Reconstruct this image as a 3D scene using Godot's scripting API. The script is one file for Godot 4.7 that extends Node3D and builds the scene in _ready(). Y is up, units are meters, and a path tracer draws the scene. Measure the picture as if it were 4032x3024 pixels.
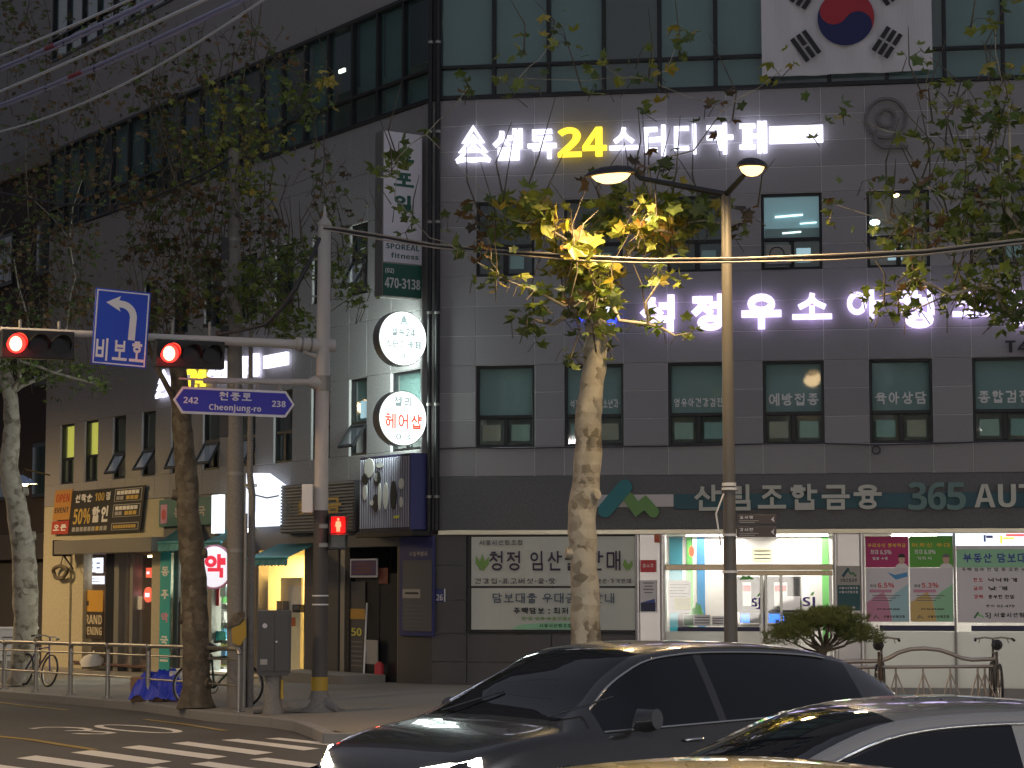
extends Node3D
# Night corner of a Seoul street. Photo pixels (4032 x 3024) give directions; distances come from the ground and the facades.
const F := 8627.0
const CX := 2016.0
const CY := 1512.0
const HOR := 2300.0
const EYE := 1.95
const K := 4032.0 / 2212.0
var pitch := atan((HOR - CY) / F)
var rng := RandomNumberGenerator.new()
var TR := Transform3D()
var TL := Transform3D()
var M := {}
var taken := {}
var boxes := {}

# ---------- positions ----------
func ray(x: float, y: float) -> Vector3:
	return Vector3(x - CX, CY - y, -F).normalized().rotated(Vector3.RIGHT, pitch)

func gh(x: float) -> float:      # the side street falls gently away from the corner
	if x > -1.5: return 0.0
	return maxf(0.03 * (x + 1.5), -0.9)

func deep(x: float, y: float, z: float) -> Vector3:
	var d := ray(x, y)
	return Vector3(0, EYE, 0) + d * (z / -d.z)

func ground(x: float, y: float, lift := 0.0) -> Vector3:
	var d := ray(x, y)
	var p := Vector3.ZERO
	var g := 0.0
	for i in 12:
		p = Vector3(0, EYE, 0) + d * ((g + lift - EYE) / d.y)
		g = gh(p.x)
	return p

func face(T: Transform3D, x: float, y: float, out := 0.0) -> Vector3:   # facade coordinates of a photo pixel
	var n := T.basis.z
	var o := T.origin + n * out
	var d := ray(x, y)
	var e := Vector3(0, EYE, 0)
	var t: float = (o - e).dot(n) / d.dot(n)
	return T.affine_inverse() * (e + d * t)

# ---------- materials ----------
func lin(r: float, g: float, b: float) -> Color:
	return Color(r, g, b).linear_to_srgb()

func mat(key: String, r := 0.5, g := 0.5, b := 0.5, rough := 0.7, metal := 0.0) -> StandardMaterial3D:
	if M.has(key): return M[key]
	var m := StandardMaterial3D.new()
	m.resource_name = key
	m.albedo_color = lin(r, g, b)
	m.roughness = rough
	m.metallic = metal
	M[key] = m
	return m

func glow(key: String, r: float, g: float, b: float, e: float) -> StandardMaterial3D:
	if M.has(key): return M[key]
	var m := mat(key, minf(r, 0.8), minf(g, 0.8), minf(b, 0.8), 0.5)
	m.emission_enabled = true
	m.emission = lin(r, g, b)
	m.emission_energy_multiplier = e
	return m

func noisy(key: String, a: Array, b: Array, freq: float, scale: float, rough := 0.85, cell := false, bump := 0.0, mids: Array = []) -> StandardMaterial3D:
	if M.has(key): return M[key]
	var m := mat(key, 1, 1, 1, rough)
	m.albedo_color = Color.WHITE
	var n := FastNoiseLite.new()
	n.seed = key.hash() % 1000
	n.frequency = freq
	n.fractal_octaves = 5
	n.noise_type = FastNoiseLite.TYPE_CELLULAR if cell else FastNoiseLite.TYPE_SIMPLEX_SMOOTH
	if cell:
		n.cellular_return_type = FastNoiseLite.RETURN_CELL_VALUE
		n.domain_warp_enabled = true
		n.domain_warp_amplitude = 18.0
		n.domain_warp_frequency = 0.03
		n.fractal_octaves = 2
	var ramp := Gradient.new()
	ramp.set_color(0, lin(a[0], a[1], a[2]))
	ramp.set_color(1, lin(b[0], b[1], b[2]))
	for q in mids: ramp.add_point(q[0], lin(q[1], q[2], q[3]))
	if cell: ramp.interpolation_mode = Gradient.GRADIENT_INTERPOLATE_LINEAR
	var t := NoiseTexture2D.new()
	t.width = 512; t.height = 512; t.seamless = true
	t.noise = n
	t.color_ramp = ramp
	m.albedo_texture = t
	m.uv1_triplanar = true
	m.uv1_world_triplanar = true
	m.uv1_scale = Vector3.ONE * scale
	if bump > 0.0:
		var h := NoiseTexture2D.new()
		h.width = 512; h.height = 512; h.seamless = true
		h.noise = n
		m.heightmap_enabled = true
		m.heightmap_texture = h
		m.heightmap_scale = bump
	return m

func glass(key: String, r: float, g: float, b: float, alpha: float) -> StandardMaterial3D:
	if M.has(key): return M[key]
	var m := mat(key, r, g, b, 0.03)
	m.transparency = BaseMaterial3D.TRANSPARENCY_ALPHA
	m.albedo_color.a = alpha
	m.metallic_specular = 0.6
	return m

# ---------- nodes ----------
func numbered(called: String) -> String:
	if not taken.has(called):
		taken[called] = 0
		return called
	taken[called] += 1
	return "%s_%03d" % [called, taken[called]]

func thing(called: String, label: String, category: String, where := Transform3D(), group := "") -> Node3D:
	var o := Node3D.new()
	o.name = numbered(called)
	add_child(o)
	o.transform = where
	o.set_meta("label", label)
	o.set_meta("category", category)
	if group: o.set_meta("group", group)
	return o

func struct(called: String, label: String) -> Node3D:
	var o := Node3D.new()
	o.name = numbered(called)
	add_child(o)
	o.set_meta("kind", "structure")
	o.set_meta("label", label)
	o.set_meta("category", called.replace("_", " "))
	return o

func put(parent: Node3D, called: String, mesh: Mesh, m: Material, where := Transform3D()) -> MeshInstance3D:
	var o := MeshInstance3D.new()
	o.name = called
	o.mesh = mesh
	o.material_override = m
	parent.add_child(o, true)
	o.transform = where
	return o

func shape(parent: Node3D, called: String, st: SurfaceTool, m: Material, where := Transform3D()) -> MeshInstance3D:
	return put(parent, called, st.commit(), m, where)

func bmesh(s: Vector3) -> Mesh:        # box with small chamfers when it is big enough to show them
	var key := s.snapped(Vector3.ONE * 0.002)
	if boxes.has(key): return boxes[key]
	var st := new_st()
	box(st, Vector3.ZERO, key)
	boxes[key] = st.commit()
	return boxes[key]

func pbox(parent: Node3D, called: String, c: Vector3, s: Vector3, m: Material, turn := Vector3.ZERO) -> MeshInstance3D:
	return put(parent, called, bmesh(s), m, Transform3D(Basis.from_euler(turn), c))

# box between two corners
func pbx(parent: Node3D, called: String, a: Vector3, b: Vector3, m: Material) -> MeshInstance3D:
	return pbox(parent, called, (a + b) / 2.0, (a - b).abs(), m)

# ---------- mesh pieces ----------
func new_st() -> SurfaceTool:
	var st := SurfaceTool.new()
	st.begin(Mesh.PRIMITIVE_TRIANGLES)
	return st

func tri(st: SurfaceTool, a: Vector3, b: Vector3, c: Vector3) -> void:
	var n := (b - a).cross(c - a)
	if n.length() < 1e-12: return
	n = n.normalized()
	for p in [a, c, b]:
		st.set_normal(n)
		st.add_vertex(p)

func quad(st: SurfaceTool, a: Vector3, b: Vector3, c: Vector3, d: Vector3) -> void:
	tri(st, a, b, c)
	tri(st, a, c, d)

func box(st: SurfaceTool, c: Vector3, s: Vector3, T := Transform3D()) -> void:
	var e := minf(0.008, minf(s.x, minf(s.y, s.z)) * 0.2)
	var h := s / 2.0
	for ax in 3:
		for sg in [-1.0, 1.0]:
			var u := (ax + 1) % 3
			var v := (ax + 2) % 3
			var q := []
			for k in [[-1, -1], [1, -1], [1, 1], [-1, 1]]:
				var p := Vector3.ZERO
				p[ax] = h[ax] * sg
				p[u] = (h[u] - e) * k[0]
				p[v] = (h[v] - e) * k[1]
				q.append(T * (c + p))
			if sg > 0: quad(st, q[0], q[1], q[2], q[3])
			else: quad(st, q[3], q[2], q[1], q[0])
	for ax in 3:     # chamfers
		var u := (ax + 1) % 3
		var v := (ax + 2) % 3
		for k in [[-1, -1], [1, -1], [1, 1], [-1, 1]]:
			var q := []
			for w in [[-1, 0], [1, 0], [1, 1], [-1, 1]]:
				var p := Vector3.ZERO
				p[ax] = (h[ax] - e) * w[0]
				p[u] = (h[u] - (0.0 if w[1] == 0 else e)) * k[0]
				p[v] = (h[v] - (e if w[1] == 0 else 0.0)) * k[1]
				q.append(T * (c + p))
			if k[0] * k[1] > 0: quad(st, q[0], q[1], q[2], q[3])
			else: quad(st, q[3], q[2], q[1], q[0])

func svert(st: SurfaceTool, p: Vector3, n: Vector3, c = null) -> void:
	if c != null: st.set_color(c)
	st.set_normal(n)
	st.add_vertex(p)

func tube(st: SurfaceTool, pts: Array, radii: Array, sides := 8, caps := true) -> void:
	var rings := []
	var side := Vector3.ZERO
	for i in pts.size():
		var d: Vector3 = (pts[mini(i + 1, pts.size() - 1)] - pts[maxi(i - 1, 0)]).normalized()
		if i == 0:
			side = d.cross(Vector3.UP if absf(d.y) < 0.9 else Vector3.RIGHT).normalized()
		else:
			side = (side - d * side.dot(d)).normalized()
		var up := side.cross(d)
		var r: float = radii[mini(i, radii.size() - 1)]
		var ring := []
		for k in sides:
			var a := TAU * k / sides
			ring.append([pts[i] + (side * cos(a) + up * sin(a)) * r, side * cos(a) + up * sin(a)])
		rings.append(ring)
	for i in pts.size() - 1:
		for k in sides:
			var a = rings[i][k]
			var b = rings[i][(k + 1) % sides]
			var c = rings[i + 1][(k + 1) % sides]
			var d = rings[i + 1][k]
			for q in [a, b, c, a, c, d]: svert(st, q[0], q[1])
	if caps:
		for e in [0, pts.size() - 1]:
			for k in range(1, sides - 1):
				if e == 0: tri(st, rings[e][0][0], rings[e][k][0], rings[e][k + 1][0])
				else: tri(st, rings[e][0][0], rings[e][k + 1][0], rings[e][k][0])

func ptube(parent: Node3D, called: String, pts: Array, radii: Array, m: Material, sides := 8) -> MeshInstance3D:
	var st := new_st()
	tube(st, pts, radii, sides)
	return shape(parent, called, st, m)

func prism(st: SurfaceTool, poly: PackedVector2Array, z0: float, z1: float) -> void:   # z1 is the front
	var idx := Geometry2D.triangulate_polygon(poly)
	for i in range(0, idx.size(), 3):
		var a := poly[idx[i]]
		var b := poly[idx[i + 1]]
		var c := poly[idx[i + 2]]
		if (b - a).cross(c - a) < 0:
			var t := b
			b = c
			c = t
		tri(st, Vector3(a.x, a.y, z1), Vector3(b.x, b.y, z1), Vector3(c.x, c.y, z1))
		tri(st, Vector3(a.x, a.y, z0), Vector3(c.x, c.y, z0), Vector3(b.x, b.y, z0))
	var cw := Geometry2D.is_polygon_clockwise(poly)
	for i in poly.size():
		var a := poly[i]
		var b := poly[(i + 1) % poly.size()]
		if cw: quad(st, Vector3(a.x, a.y, z1), Vector3(b.x, b.y, z1), Vector3(b.x, b.y, z0), Vector3(a.x, a.y, z0))
		else: quad(st, Vector3(a.x, a.y, z0), Vector3(b.x, b.y, z0), Vector3(b.x, b.y, z1), Vector3(a.x, a.y, z1))

func disc(c: Vector2, rx: float, ry: float, n := 36, a0 := 0.0, a1 := TAU) -> PackedVector2Array:
	var p := PackedVector2Array()
	for i in n:
		var a := a0 + (a1 - a0) * i / (n if is_equal_approx(a1 - a0, TAU) else n - 1)
		p.append(c + Vector2(cos(a) * rx, sin(a) * ry))
	return p

func pprism(parent: Node3D, called: String, poly: PackedVector2Array, z0: float, z1: float, m: Material, where := Transform3D()) -> MeshInstance3D:
	var st := new_st()
	prism(st, poly, z0, z1)
	return shape(parent, called, st, m, where)

# ---------- lettering: Hangul from strokes, Latin from TextMesh ----------
const LEAD := "ㄱㄲㄴㄷㄸㄹㅁㅂㅃㅅㅆㅇㅈㅉㅊㅋㅌㅍㅎ"
const TAIL := " ㄱㄲㄳㄴㄵㄶㄷㄹㄺㄻㄼㄽㄾㄿㅀㅁㅂㅄㅅㅆㅇㅈㅊㅋㅌㅍㅎ"
const VOW := "ㅏㅐㅑㅒㅓㅔㅕㅖㅗㅘㅙㅚㅛㅜㅝㅞㅟㅠㅡㅢㅣ"
const RING := [[0.5, 0.0]]
var JAMO := {
	"ㄱ": [[0, 0, 1, 0, 1, 1]], "ㄴ": [[0, 0, 0, 1, 1, 1]], "ㄷ": [[1, 0, 0, 0, 0, 1, 1, 1]],
	"ㄹ": [[0, 0, 1, 0, 1, .5, 0, .5, 0, 1, 1, 1]], "ㅁ": [[0, 0, 1, 0, 1, 1, 0, 1, 0, 0]],
	"ㅂ": [[0, 0, 0, 1, 1, 1, 1, 0], [0, .5, 1, .5]], "ㅅ": [[.5, 0, .46, .35, .3, .68, 0, 1], [.5, .28, .7, .7, 1, 1]],
	"ㅇ": ["O", .5, .5, .5, .5], "ㅈ": [[0, 0, 1, 0], [.5, 0, .46, .4, .3, .7, 0, 1], [.5, .35, .7, .72, 1, 1]],
	"ㅊ": [[.25, -.12, .75, -.12], [0, .2, 1, .2], [.5, .2, .46, .5, .3, .76, 0, 1], [.5, .45, .7, .78, 1, 1]],
	"ㅋ": [[0, 0, 1, 0, 1, 1], [0, .5, 1, .5]], "ㅌ": [[1, 0, 0, 0, 0, 1, 1, 1], [0, .5, 1, .5]],
	"ㅍ": [[0, 0, 1, 0], [0, 1, 1, 1], [.28, 0, .28, 1], [.72, 0, .72, 1]],
	"ㅎ": [[.28, -.08, .72, -.08], [0, .2, 1, .2], ["O", .5, .7, .36, .3]],
	"ㅏ": [[.3, 0, .3, 1], [.3, .45, 1, .45]], "ㅑ": [[.3, 0, .3, 1], [.3, .33, 1, .33], [.3, .62, 1, .62]],
	"ㅓ": [[.75, 0, .75, 1], [0, .45, .75, .45]], "ㅕ": [[.75, 0, .75, 1], [0, .33, .75, .33], [0, .62, .75, .62]],
	"ㅣ": [[.55, 0, .55, 1]], "ㅐ": [[.2, 0, .2, 1], [.9, 0, .9, 1], [.2, .47, .9, .47]],
	"ㅔ": [[.4, 0, .4, 1], [.98, 0, .98, 1], [-.1, .45, .4, .45]], "ㅖ": [[.4, 0, .4, 1], [.98, 0, .98, 1], [-.1, .35, .4, .35], [-.1, .6, .4, .6]],
	"ㅒ": [[.2, 0, .2, 1], [.9, 0, .9, 1], [.2, .35, .9, .35], [.2, .6, .9, .6]],
	"ㅗ": [[0, .9, 1, .9], [.5, .1, .5, .9]], "ㅛ": [[0, .9, 1, .9], [.33, .1, .33, .9], [.67, .1, .67, .9]],
	"ㅜ": [[0, .1, 1, .1], [.5, .1, .5, 1]], "ㅠ": [[0, .1, 1, .1], [.33, .1, .33, 1], [.67, .1, .67, 1]], "ㅡ": [[0, .5, 1, .5]],
}
const MIX := {9: "ㅗㅏ", 10: "ㅗㅐ", 11: "ㅗㅣ", 14: "ㅜㅓ", 15: "ㅜㅔ", 16: "ㅜㅣ", 19: "ㅡㅣ"}
const DOUBLE := {"ㄲ": "ㄱㄱ", "ㄸ": "ㄷㄷ", "ㅃ": "ㅂㅂ", "ㅆ": "ㅅㅅ", "ㅉ": "ㅈㅈ", "ㅀ": "ㄹㅎ", "ㄶ": "ㄴㅎ", "ㅄ": "ㅂㅅ", "ㄺ": "ㄹㄱ"}

func jamo(out: Array, j: String, x: float, y: float, w: float, h: float) -> void:
	if DOUBLE.has(j):
		jamo(out, DOUBLE[j][0], x, y, w * .44, h)
		jamo(out, DOUBLE[j][1], x + w * .56, y, w * .44, h)
		return
	if not JAMO.has(j): return
	var defs = JAMO[j]
	if defs[0] is String: defs = [defs]
	for s in defs:
		var p := PackedVector2Array()
		if s[0] is String:
			for k in 21:
				var a := TAU * k / 20.0
				p.append(Vector2(x + (s[1] + cos(a) * s[3]) * w, y + (s[2] + sin(a) * s[4]) * h))
		else:
			for k in range(0, s.size(), 2): p.append(Vector2(x + s[k] * w, y + s[k + 1] * h))
		out.append(p)

func syllable(ch: String) -> Array:     # strokes in a unit box, y down
	var s := ch.unicode_at(0) - 0xAC00
	var out := []
	var l := LEAD[s / 588]
	var v := (s % 588) / 28
	var t := s % 28
	var vs := VOW[v]
	var fin := t > 0
	if MIX.has(v):
		jamo(out, l, .08, .08, .42, .26 if fin else .36)
		jamo(out, MIX[v][0], .02, .42 if fin else .54, .58, .2 if fin else .32)
		jamo(out, MIX[v][1], .68, .02, .28, .6 if fin else .96)
	elif "ㅗㅛㅜㅠㅡ".contains(vs):
		jamo(out, l, .2, .08, .6, .24 if fin else .4)
		jamo(out, vs, .02, .38 if fin else .54, .96, .22 if fin else .4)
	else:
		jamo(out, l, .06, .1, .44, .38 if fin else .72)
		jamo(out, vs, .6, .03, .36, .54 if fin else .94)
	if fin: jamo(out, TAIL[t], .22, .68, .62 if not "ㅗㅛㅜㅠㅡ".contains(vs) else .56, .29)
	return out

func stroke(st: SurfaceTool, p: PackedVector2Array, w: float, z0: float, z1: float, cap := 0.5) -> void:
	var n := p.size()
	var closed := p[0].distance_to(p[n - 1]) < 1e-5
	var L := []
	var R := []
	for i in n:
		var a: Vector2 = p[i] - p[i - 1] if i > 0 else (p[n - 1] - p[n - 2] if closed else p[1] - p[0])
		var b: Vector2 = p[i + 1] - p[i] if i < n - 1 else (p[1] - p[0] if closed else p[n - 1] - p[n - 2])
		a = a.normalized()
		b = b.normalized()
		var m := (a.orthogonal() + b.orthogonal()).normalized()
		var k := w * 0.5 / maxf(0.45, m.dot(a.orthogonal()))
		var c := p[i]
		if not closed and i == 0: c -= b * w * cap
		if not closed and i == n - 1: c += a * w * cap
		L.append(c + m * k)
		R.append(c - m * k)
	for i in n - 1:
		var q := [L[i], R[i], R[i + 1], L[i + 1]]
		var f := []
		var r := []
		for e in q:
			f.append(Vector3(e.x, e.y, z1))
			r.append(Vector3(e.x, e.y, z0))
		if (q[1] - q[0]).cross(q[2] - q[0]) < 0:
			quad(st, f[3], f[2], f[1], f[0])
			quad(st, f[0], r[0], r[3], f[3])
			quad(st, f[2], r[2], r[1], f[1])
		else:
			quad(st, f[0], f[1], f[2], f[3])
			quad(st, f[3], r[3], r[0], f[0])
			quad(st, f[1], r[1], r[2], f[2])
	if not closed:
		for e in [0, n - 1]:
			quad(st, Vector3(L[e].x, L[e].y, z0), Vector3(R[e].x, R[e].y, z0), Vector3(R[e].x, R[e].y, z1), Vector3(L[e].x, L[e].y, z1))

var font: SystemFont
func latin(st: SurfaceTool, s: String, x: float, y: float, h: float, depth: float, z: float, squeeze := 1.0, bold := true) -> float:
	var t := TextMesh.new()
	var f := SystemFont.new()
	f.font_names = PackedStringArray(["Droid Sans"])
	f.font_weight = 700 if bold else 400
	t.font = f
	t.text = s
	t.font_size = 48
	t.pixel_size = h / 34.5
	t.depth = maxf(depth, 0.001)
	t.curve_step = 2.0
	t.horizontal_alignment = HORIZONTAL_ALIGNMENT_LEFT
	t.vertical_alignment = VERTICAL_ALIGNMENT_BOTTOM
	var bb := t.get_aabb()
	var cap := 11.3 * t.pixel_size
	var T := Transform3D(Basis.from_scale(Vector3(squeeze, 1, 1)), Vector3(x - bb.position.x * squeeze, y - cap, z + depth / 2.0))
	for sf in t.get_surface_count():
		var ar := t.surface_get_arrays(sf)
		var vs: PackedVector3Array = ar[Mesh.ARRAY_VERTEX]
		var ns: PackedVector3Array = ar[Mesh.ARRAY_NORMAL]
		for i in (ar[Mesh.ARRAY_INDEX] if ar[Mesh.ARRAY_INDEX] != null else range(vs.size())): svert(st, T * vs[i], ns[i])
	return bb.size.x * squeeze

# one line of text; lower-left corner at (x, y), letters h high; returns its width
func line(st: SurfaceTool, s: String, x: float, y: float, h: float, w := 0.13, depth := 0.004, z := 0.0, wide := 0.92, gap := 0.12) -> float:
	var x0 := x
	var run := ""
	var tick := 0
	for i in s.length() + 1:
		var ch := s[i] if i < s.length() else ""
		var hangul := ch != "" and ch.unicode_at(0) >= 0xAC00 and ch.unicode_at(0) <= 0xD7A3
		if (ch == "" or ch == " " or hangul) and run != "":
			x += latin(st, run, x, y, h * 0.92, depth, z) + h * gap
			run = ""
		if ch == " ": x += h * 0.35
		elif hangul:
			for p in syllable(ch):
				var q := PackedVector2Array()
				for e in p: q.append(Vector2(x + (e.x * (1.0 - w) + w * .5) * h * wide, y + (1.0 - (e.y * (1.0 - w) + w * .5)) * h))
				tick = (tick + 1) % 7
				stroke(st, q, w * h, z, z + depth + tick * 0.0004)
			x += h * (wide + gap)
		elif ch != "": run += ch
	return x - x0

func measure(s: String, h: float, wide := 0.92, gap := 0.12) -> float:
	return line(new_st(), s, 0, 0, h, 0.13, 0.004, 0.0, wide, gap)

# a line of text fitted between x0 and x1
func fit(parent: Node3D, called: String, s: String, x0: float, x1: float, y: float, h: float, m: Material, w := 0.13, depth := 0.004, z := 0.0) -> MeshInstance3D:
	var st := new_st()
	var wd := measure(s, h)
	line(st, s, 0, 0, h, w, depth, 0.0)
	return shape(parent, called, st, m, Transform3D(Basis.from_scale(Vector3((x1 - x0) / maxf(wd - h * .12, .01), 1, 1)), Vector3(x0, y, z)))

func fb(parent: Node3D, called: String, T: Transform3D, a: Vector3, b: Vector3, m: Material) -> MeshInstance3D:
	return put(parent, called, bmesh((a - b).abs()), m, T * Transform3D(Basis(), (a + b) / 2.0))

func lamp(parent: Node3D, at: Vector3, col: Color, e: float, size := 0.1) -> OmniLight3D:
	var l := OmniLight3D.new()
	l.name = "light"
	l.light_color = col
	l.light_energy = e
	l.light_size = size
	l.omni_range = 80.0
	l.omni_attenuation = 2.0
	l.shadow_enabled = true
	parent.add_child(l, true)
	l.position = at
	return l

func spot(parent: Node3D, at: Vector3, to: Vector3, col: Color, e: float, angle := 60.0, size := 0.15) -> SpotLight3D:
	var l := SpotLight3D.new()
	l.name = "light"
	l.light_color = col
	l.light_energy = e
	l.light_size = size
	l.spot_range = 80.0
	l.spot_attenuation = 2.0
	l.spot_angle = angle
	l.spot_angle_attenuation = 0.6
	l.shadow_enabled = true
	parent.add_child(l, true)
	var up := Vector3.UP if absf((to - at).normalized().y) < 0.95 else Vector3.BACK
	l.transform = Transform3D(Basis.looking_at(to - at, up), at)
	return l

func panel_light(parent: Node3D, T: Transform3D, sx: float, sy: float, col: Color, e: float) -> AreaLight3D:
	var l := AreaLight3D.new()
	l.name = "light"
	l.light_color = col
	l.light_energy = e
	l.area_size = Vector2(sx, sy)
	l.area_range = 60.0
	l.shadow_enabled = true
	parent.add_child(l, true)
	l.transform = T * Transform3D(Basis(Vector3.UP, PI), Vector3.ZERO)   # shines along +z of T
	return l

func _ready() -> void:
	rng.seed = 7
	# ----- camera, sky, light, exposure -----
	var cam := Camera3D.new()
	cam.name = "camera"
	add_child(cam)
	cam.position = Vector3(0, EYE, 0)
	cam.rotation.x = pitch
	cam.fov = rad_to_deg(2.0 * atan(CY / F))
	cam.near = 0.1
	cam.far = 600.0
	cam.current = true
	var sky := ProceduralSkyMaterial.new()
	sky.sky_top_color = lin(0.062, 0.066, 0.082)
	sky.sky_horizon_color = lin(0.115, 0.118, 0.135)
	sky.ground_bottom_color = lin(0.02, 0.018, 0.016)
	sky.ground_horizon_color = lin(0.04, 0.035, 0.032)
	sky.sky_curve = 0.2
	var env := Environment.new()
	env.background_mode = Environment.BG_SKY
	env.sky = Sky.new()
	env.sky.sky_material = sky
	env.tonemap_mode = Environment.TONE_MAPPER_LINEAR
	env.tonemap_exposure = 2.35
	env.sdfgi_enabled = true
	env.ssao_enabled = true
	env.ssil_enabled = true
	var we := WorldEnvironment.new()
	we.name = "world_environment"
	we.environment = env
	add_child(we)
	var moon := DirectionalLight3D.new()
	moon.name = "moon"
	moon.light_energy = 0.02
	moon.light_angular_distance = 10.0
	moon.light_color = Color(0.85, 0.9, 1.0)
	moon.shadow_enabled = true
	moon.rotation_degrees = Vector3(-50, 20, 0)
	add_child(moon)
	# ----- the two facades meet at an obtuse corner -----
	var corner := ground(932 * K, 1478 * K, 0.13)
	TR = Transform3D(Basis(Vector3.UP, -deg_to_rad(9.35)), corner)
	TL = Transform3D(Basis(Vector3.UP, -deg_to_rad(56.4)), corner)
	materials()
	roads()
	building()
	ground_floor()
	side_shops()
	neighbours()
	wall_signs()
	signal_pole()
	street_lamps()
	wires()
	fence()
	street_items()
	trees()
	cars()

func materials() -> void:
	noisy("granite", [.19, .18, .185], [.33, .315, .325], .09, .9, .7, false, .05, [[.5, .26, .248, .256]])
	noisy("granite_b", [.17, .16, .165], [.31, .295, .305], .11, .9, .7, false, .05, [[.5, .24, .23, .237]])
	noisy("granite_c", [.20, .19, .195], [.36, .345, .35], .10, .9, .7, false, .05, [[.5, .28, .268, .273]])
	noisy("side_stone", [.21, .20, .20], [.34, .325, .325], .06, .7, .75, false, .05)
	noisy("dark_granite", [.045, .042, .042], [.11, .10, .10], .12, 1.1, .45, false, .05)
	noisy("fascia", [.075, .075, .082], [.12, .12, .125], .05, .6, .5)
	noisy("asphalt", [.05, .048, .046], [.11, .107, .10], .2, 1.1, .8, false, .4)
	noisy("paving", [.14, .13, .115], [.26, .24, .21], .06, .7, .85, false, .2)
	noisy("kerb_stone", [.17, .16, .15], [.30, .29, .27], .1, 1.3, .8, false, .2)
	noisy("paint_white", [.45, .44, .41], [.76, .74, .7], .1, 1.2, .6, false, 0.0, [[.35, .66, .64, .6]])
	noisy("paint_yellow", [.20, .14, .05], [.42, .30, .06], .1, 1.2, .6)
	noisy("bark", [.10, .085, .06], [.52, .47, .36], .03, .4, .85, true, .5, [[.3, .20, .17, .12], [.36, .36, .32, .24], [.7, .46, .42, .33]])
	noisy("bark_dark", [.05, .04, .03], [.22, .18, .13], .03, .5, .9, true, .5, [[.4, .10, .08, .055], [.7, .14, .115, .08]])
	noisy("concrete", [.17, .155, .14], [.27, .25, .225], .05, .8, .85, false, .1)
	noisy("beige_render", [.36, .32, .22], [.48, .43, .31], .04, .5, .8)
	noisy("backing", [.44, .43, .42], [.52, .51, .50], .1, 1.0, .9)
	mat("frame", .02, .02, .022, .4, .3)
	mat("steel", .55, .53, .5, .28, 1.0)
	mat("steel_dull", .30, .29, .27, .5, .7)
	mat("pole_paint", .50, .47, .45, .5)
	mat("black", .012, .012, .013, .5)
	mat("white", .75, .74, .72, .5)
	mat("paper", .72, .70, .68, .7)
	mat("interior", .72, .70, .66, .7)
	mat("blind", .28, .43, .415, .8)
	glass("pane", .10, .20, .18, .10)
	glass("pane_dark", .03, .10, .095, .2)
	glass("shop_glass", .6, .65, .62, .05)

# ---------- ground ----------
func kerb_line() -> Array:
	var p := []
	for q in [[0, 1493], [149, 1505], [312, 1519], [448, 1538], [521, 1545], [590, 1551], [642, 1559], [680, 1572], [703, 1584]]:
		p.append(ground(q[0] * K, q[1] * K, 0.13))
	var d0: Vector3 = (p[0] - p[4]).normalized()
	p.insert(0, p[0] + d0 * 60.0)
	var e: Vector3 = p[p.size() - 1]
	p.append(e + Vector3(0.7, 0, 0.55))
	p.append(e + Vector3(1.6, 0, 0.75))
	p.append(e + Vector3(1.6, 0, .75) + TR.basis.x * 45.0)
	for i in p.size(): p[i].y = gh(p[i].x) + 0.13
	return p

func kerb_z(p: Array, x: float) -> float:
	for i in p.size() - 1:
		if x >= p[i].x and x <= p[i + 1].x:
			return lerpf(p[i].z, p[i + 1].z, (x - p[i].x) / maxf(p[i + 1].x - p[i].x, 1e-4))
	return p[0].z if x < p[0].x else p[p.size() - 1].z

func flat(parent: Node3D, called: String, pts: Array, lift: float, m: Material) -> MeshInstance3D:   # sheet over road points
	var st := new_st()
	var c := Vector3.ZERO
	for p in pts: c += p
	c /= pts.size()
	for i in pts.size():
		var a: Vector3 = pts[i] + Vector3.UP * lift
		var b: Vector3 = pts[(i + 1) % pts.size()] + Vector3.UP * lift
		var cc := c + Vector3.UP * lift
		if (a - cc).cross(b - cc).y > 0: tri(st, cc, a, b)
		else: tri(st, cc, b, a)
	return shape(parent, called, st, m)

func ribbon(pts: Array, w: float, lift: float) -> SurfaceTool:
	var st := new_st()
	var L := []
	var R := []
	for i in pts.size():
		var d: Vector3 = pts[mini(i + 1, pts.size() - 1)] - pts[maxi(i - 1, 0)]
		var s := Vector3(-d.z, 0, d.x).normalized() * w / 2.0
		var p: Vector3 = pts[i]
		p.y = gh(p.x) + lift
		L.append(p - s)
		R.append(p + s)
	for i in pts.size() - 1: quad(st, L[i], R[i], R[i + 1], L[i + 1])
	return st

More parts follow.
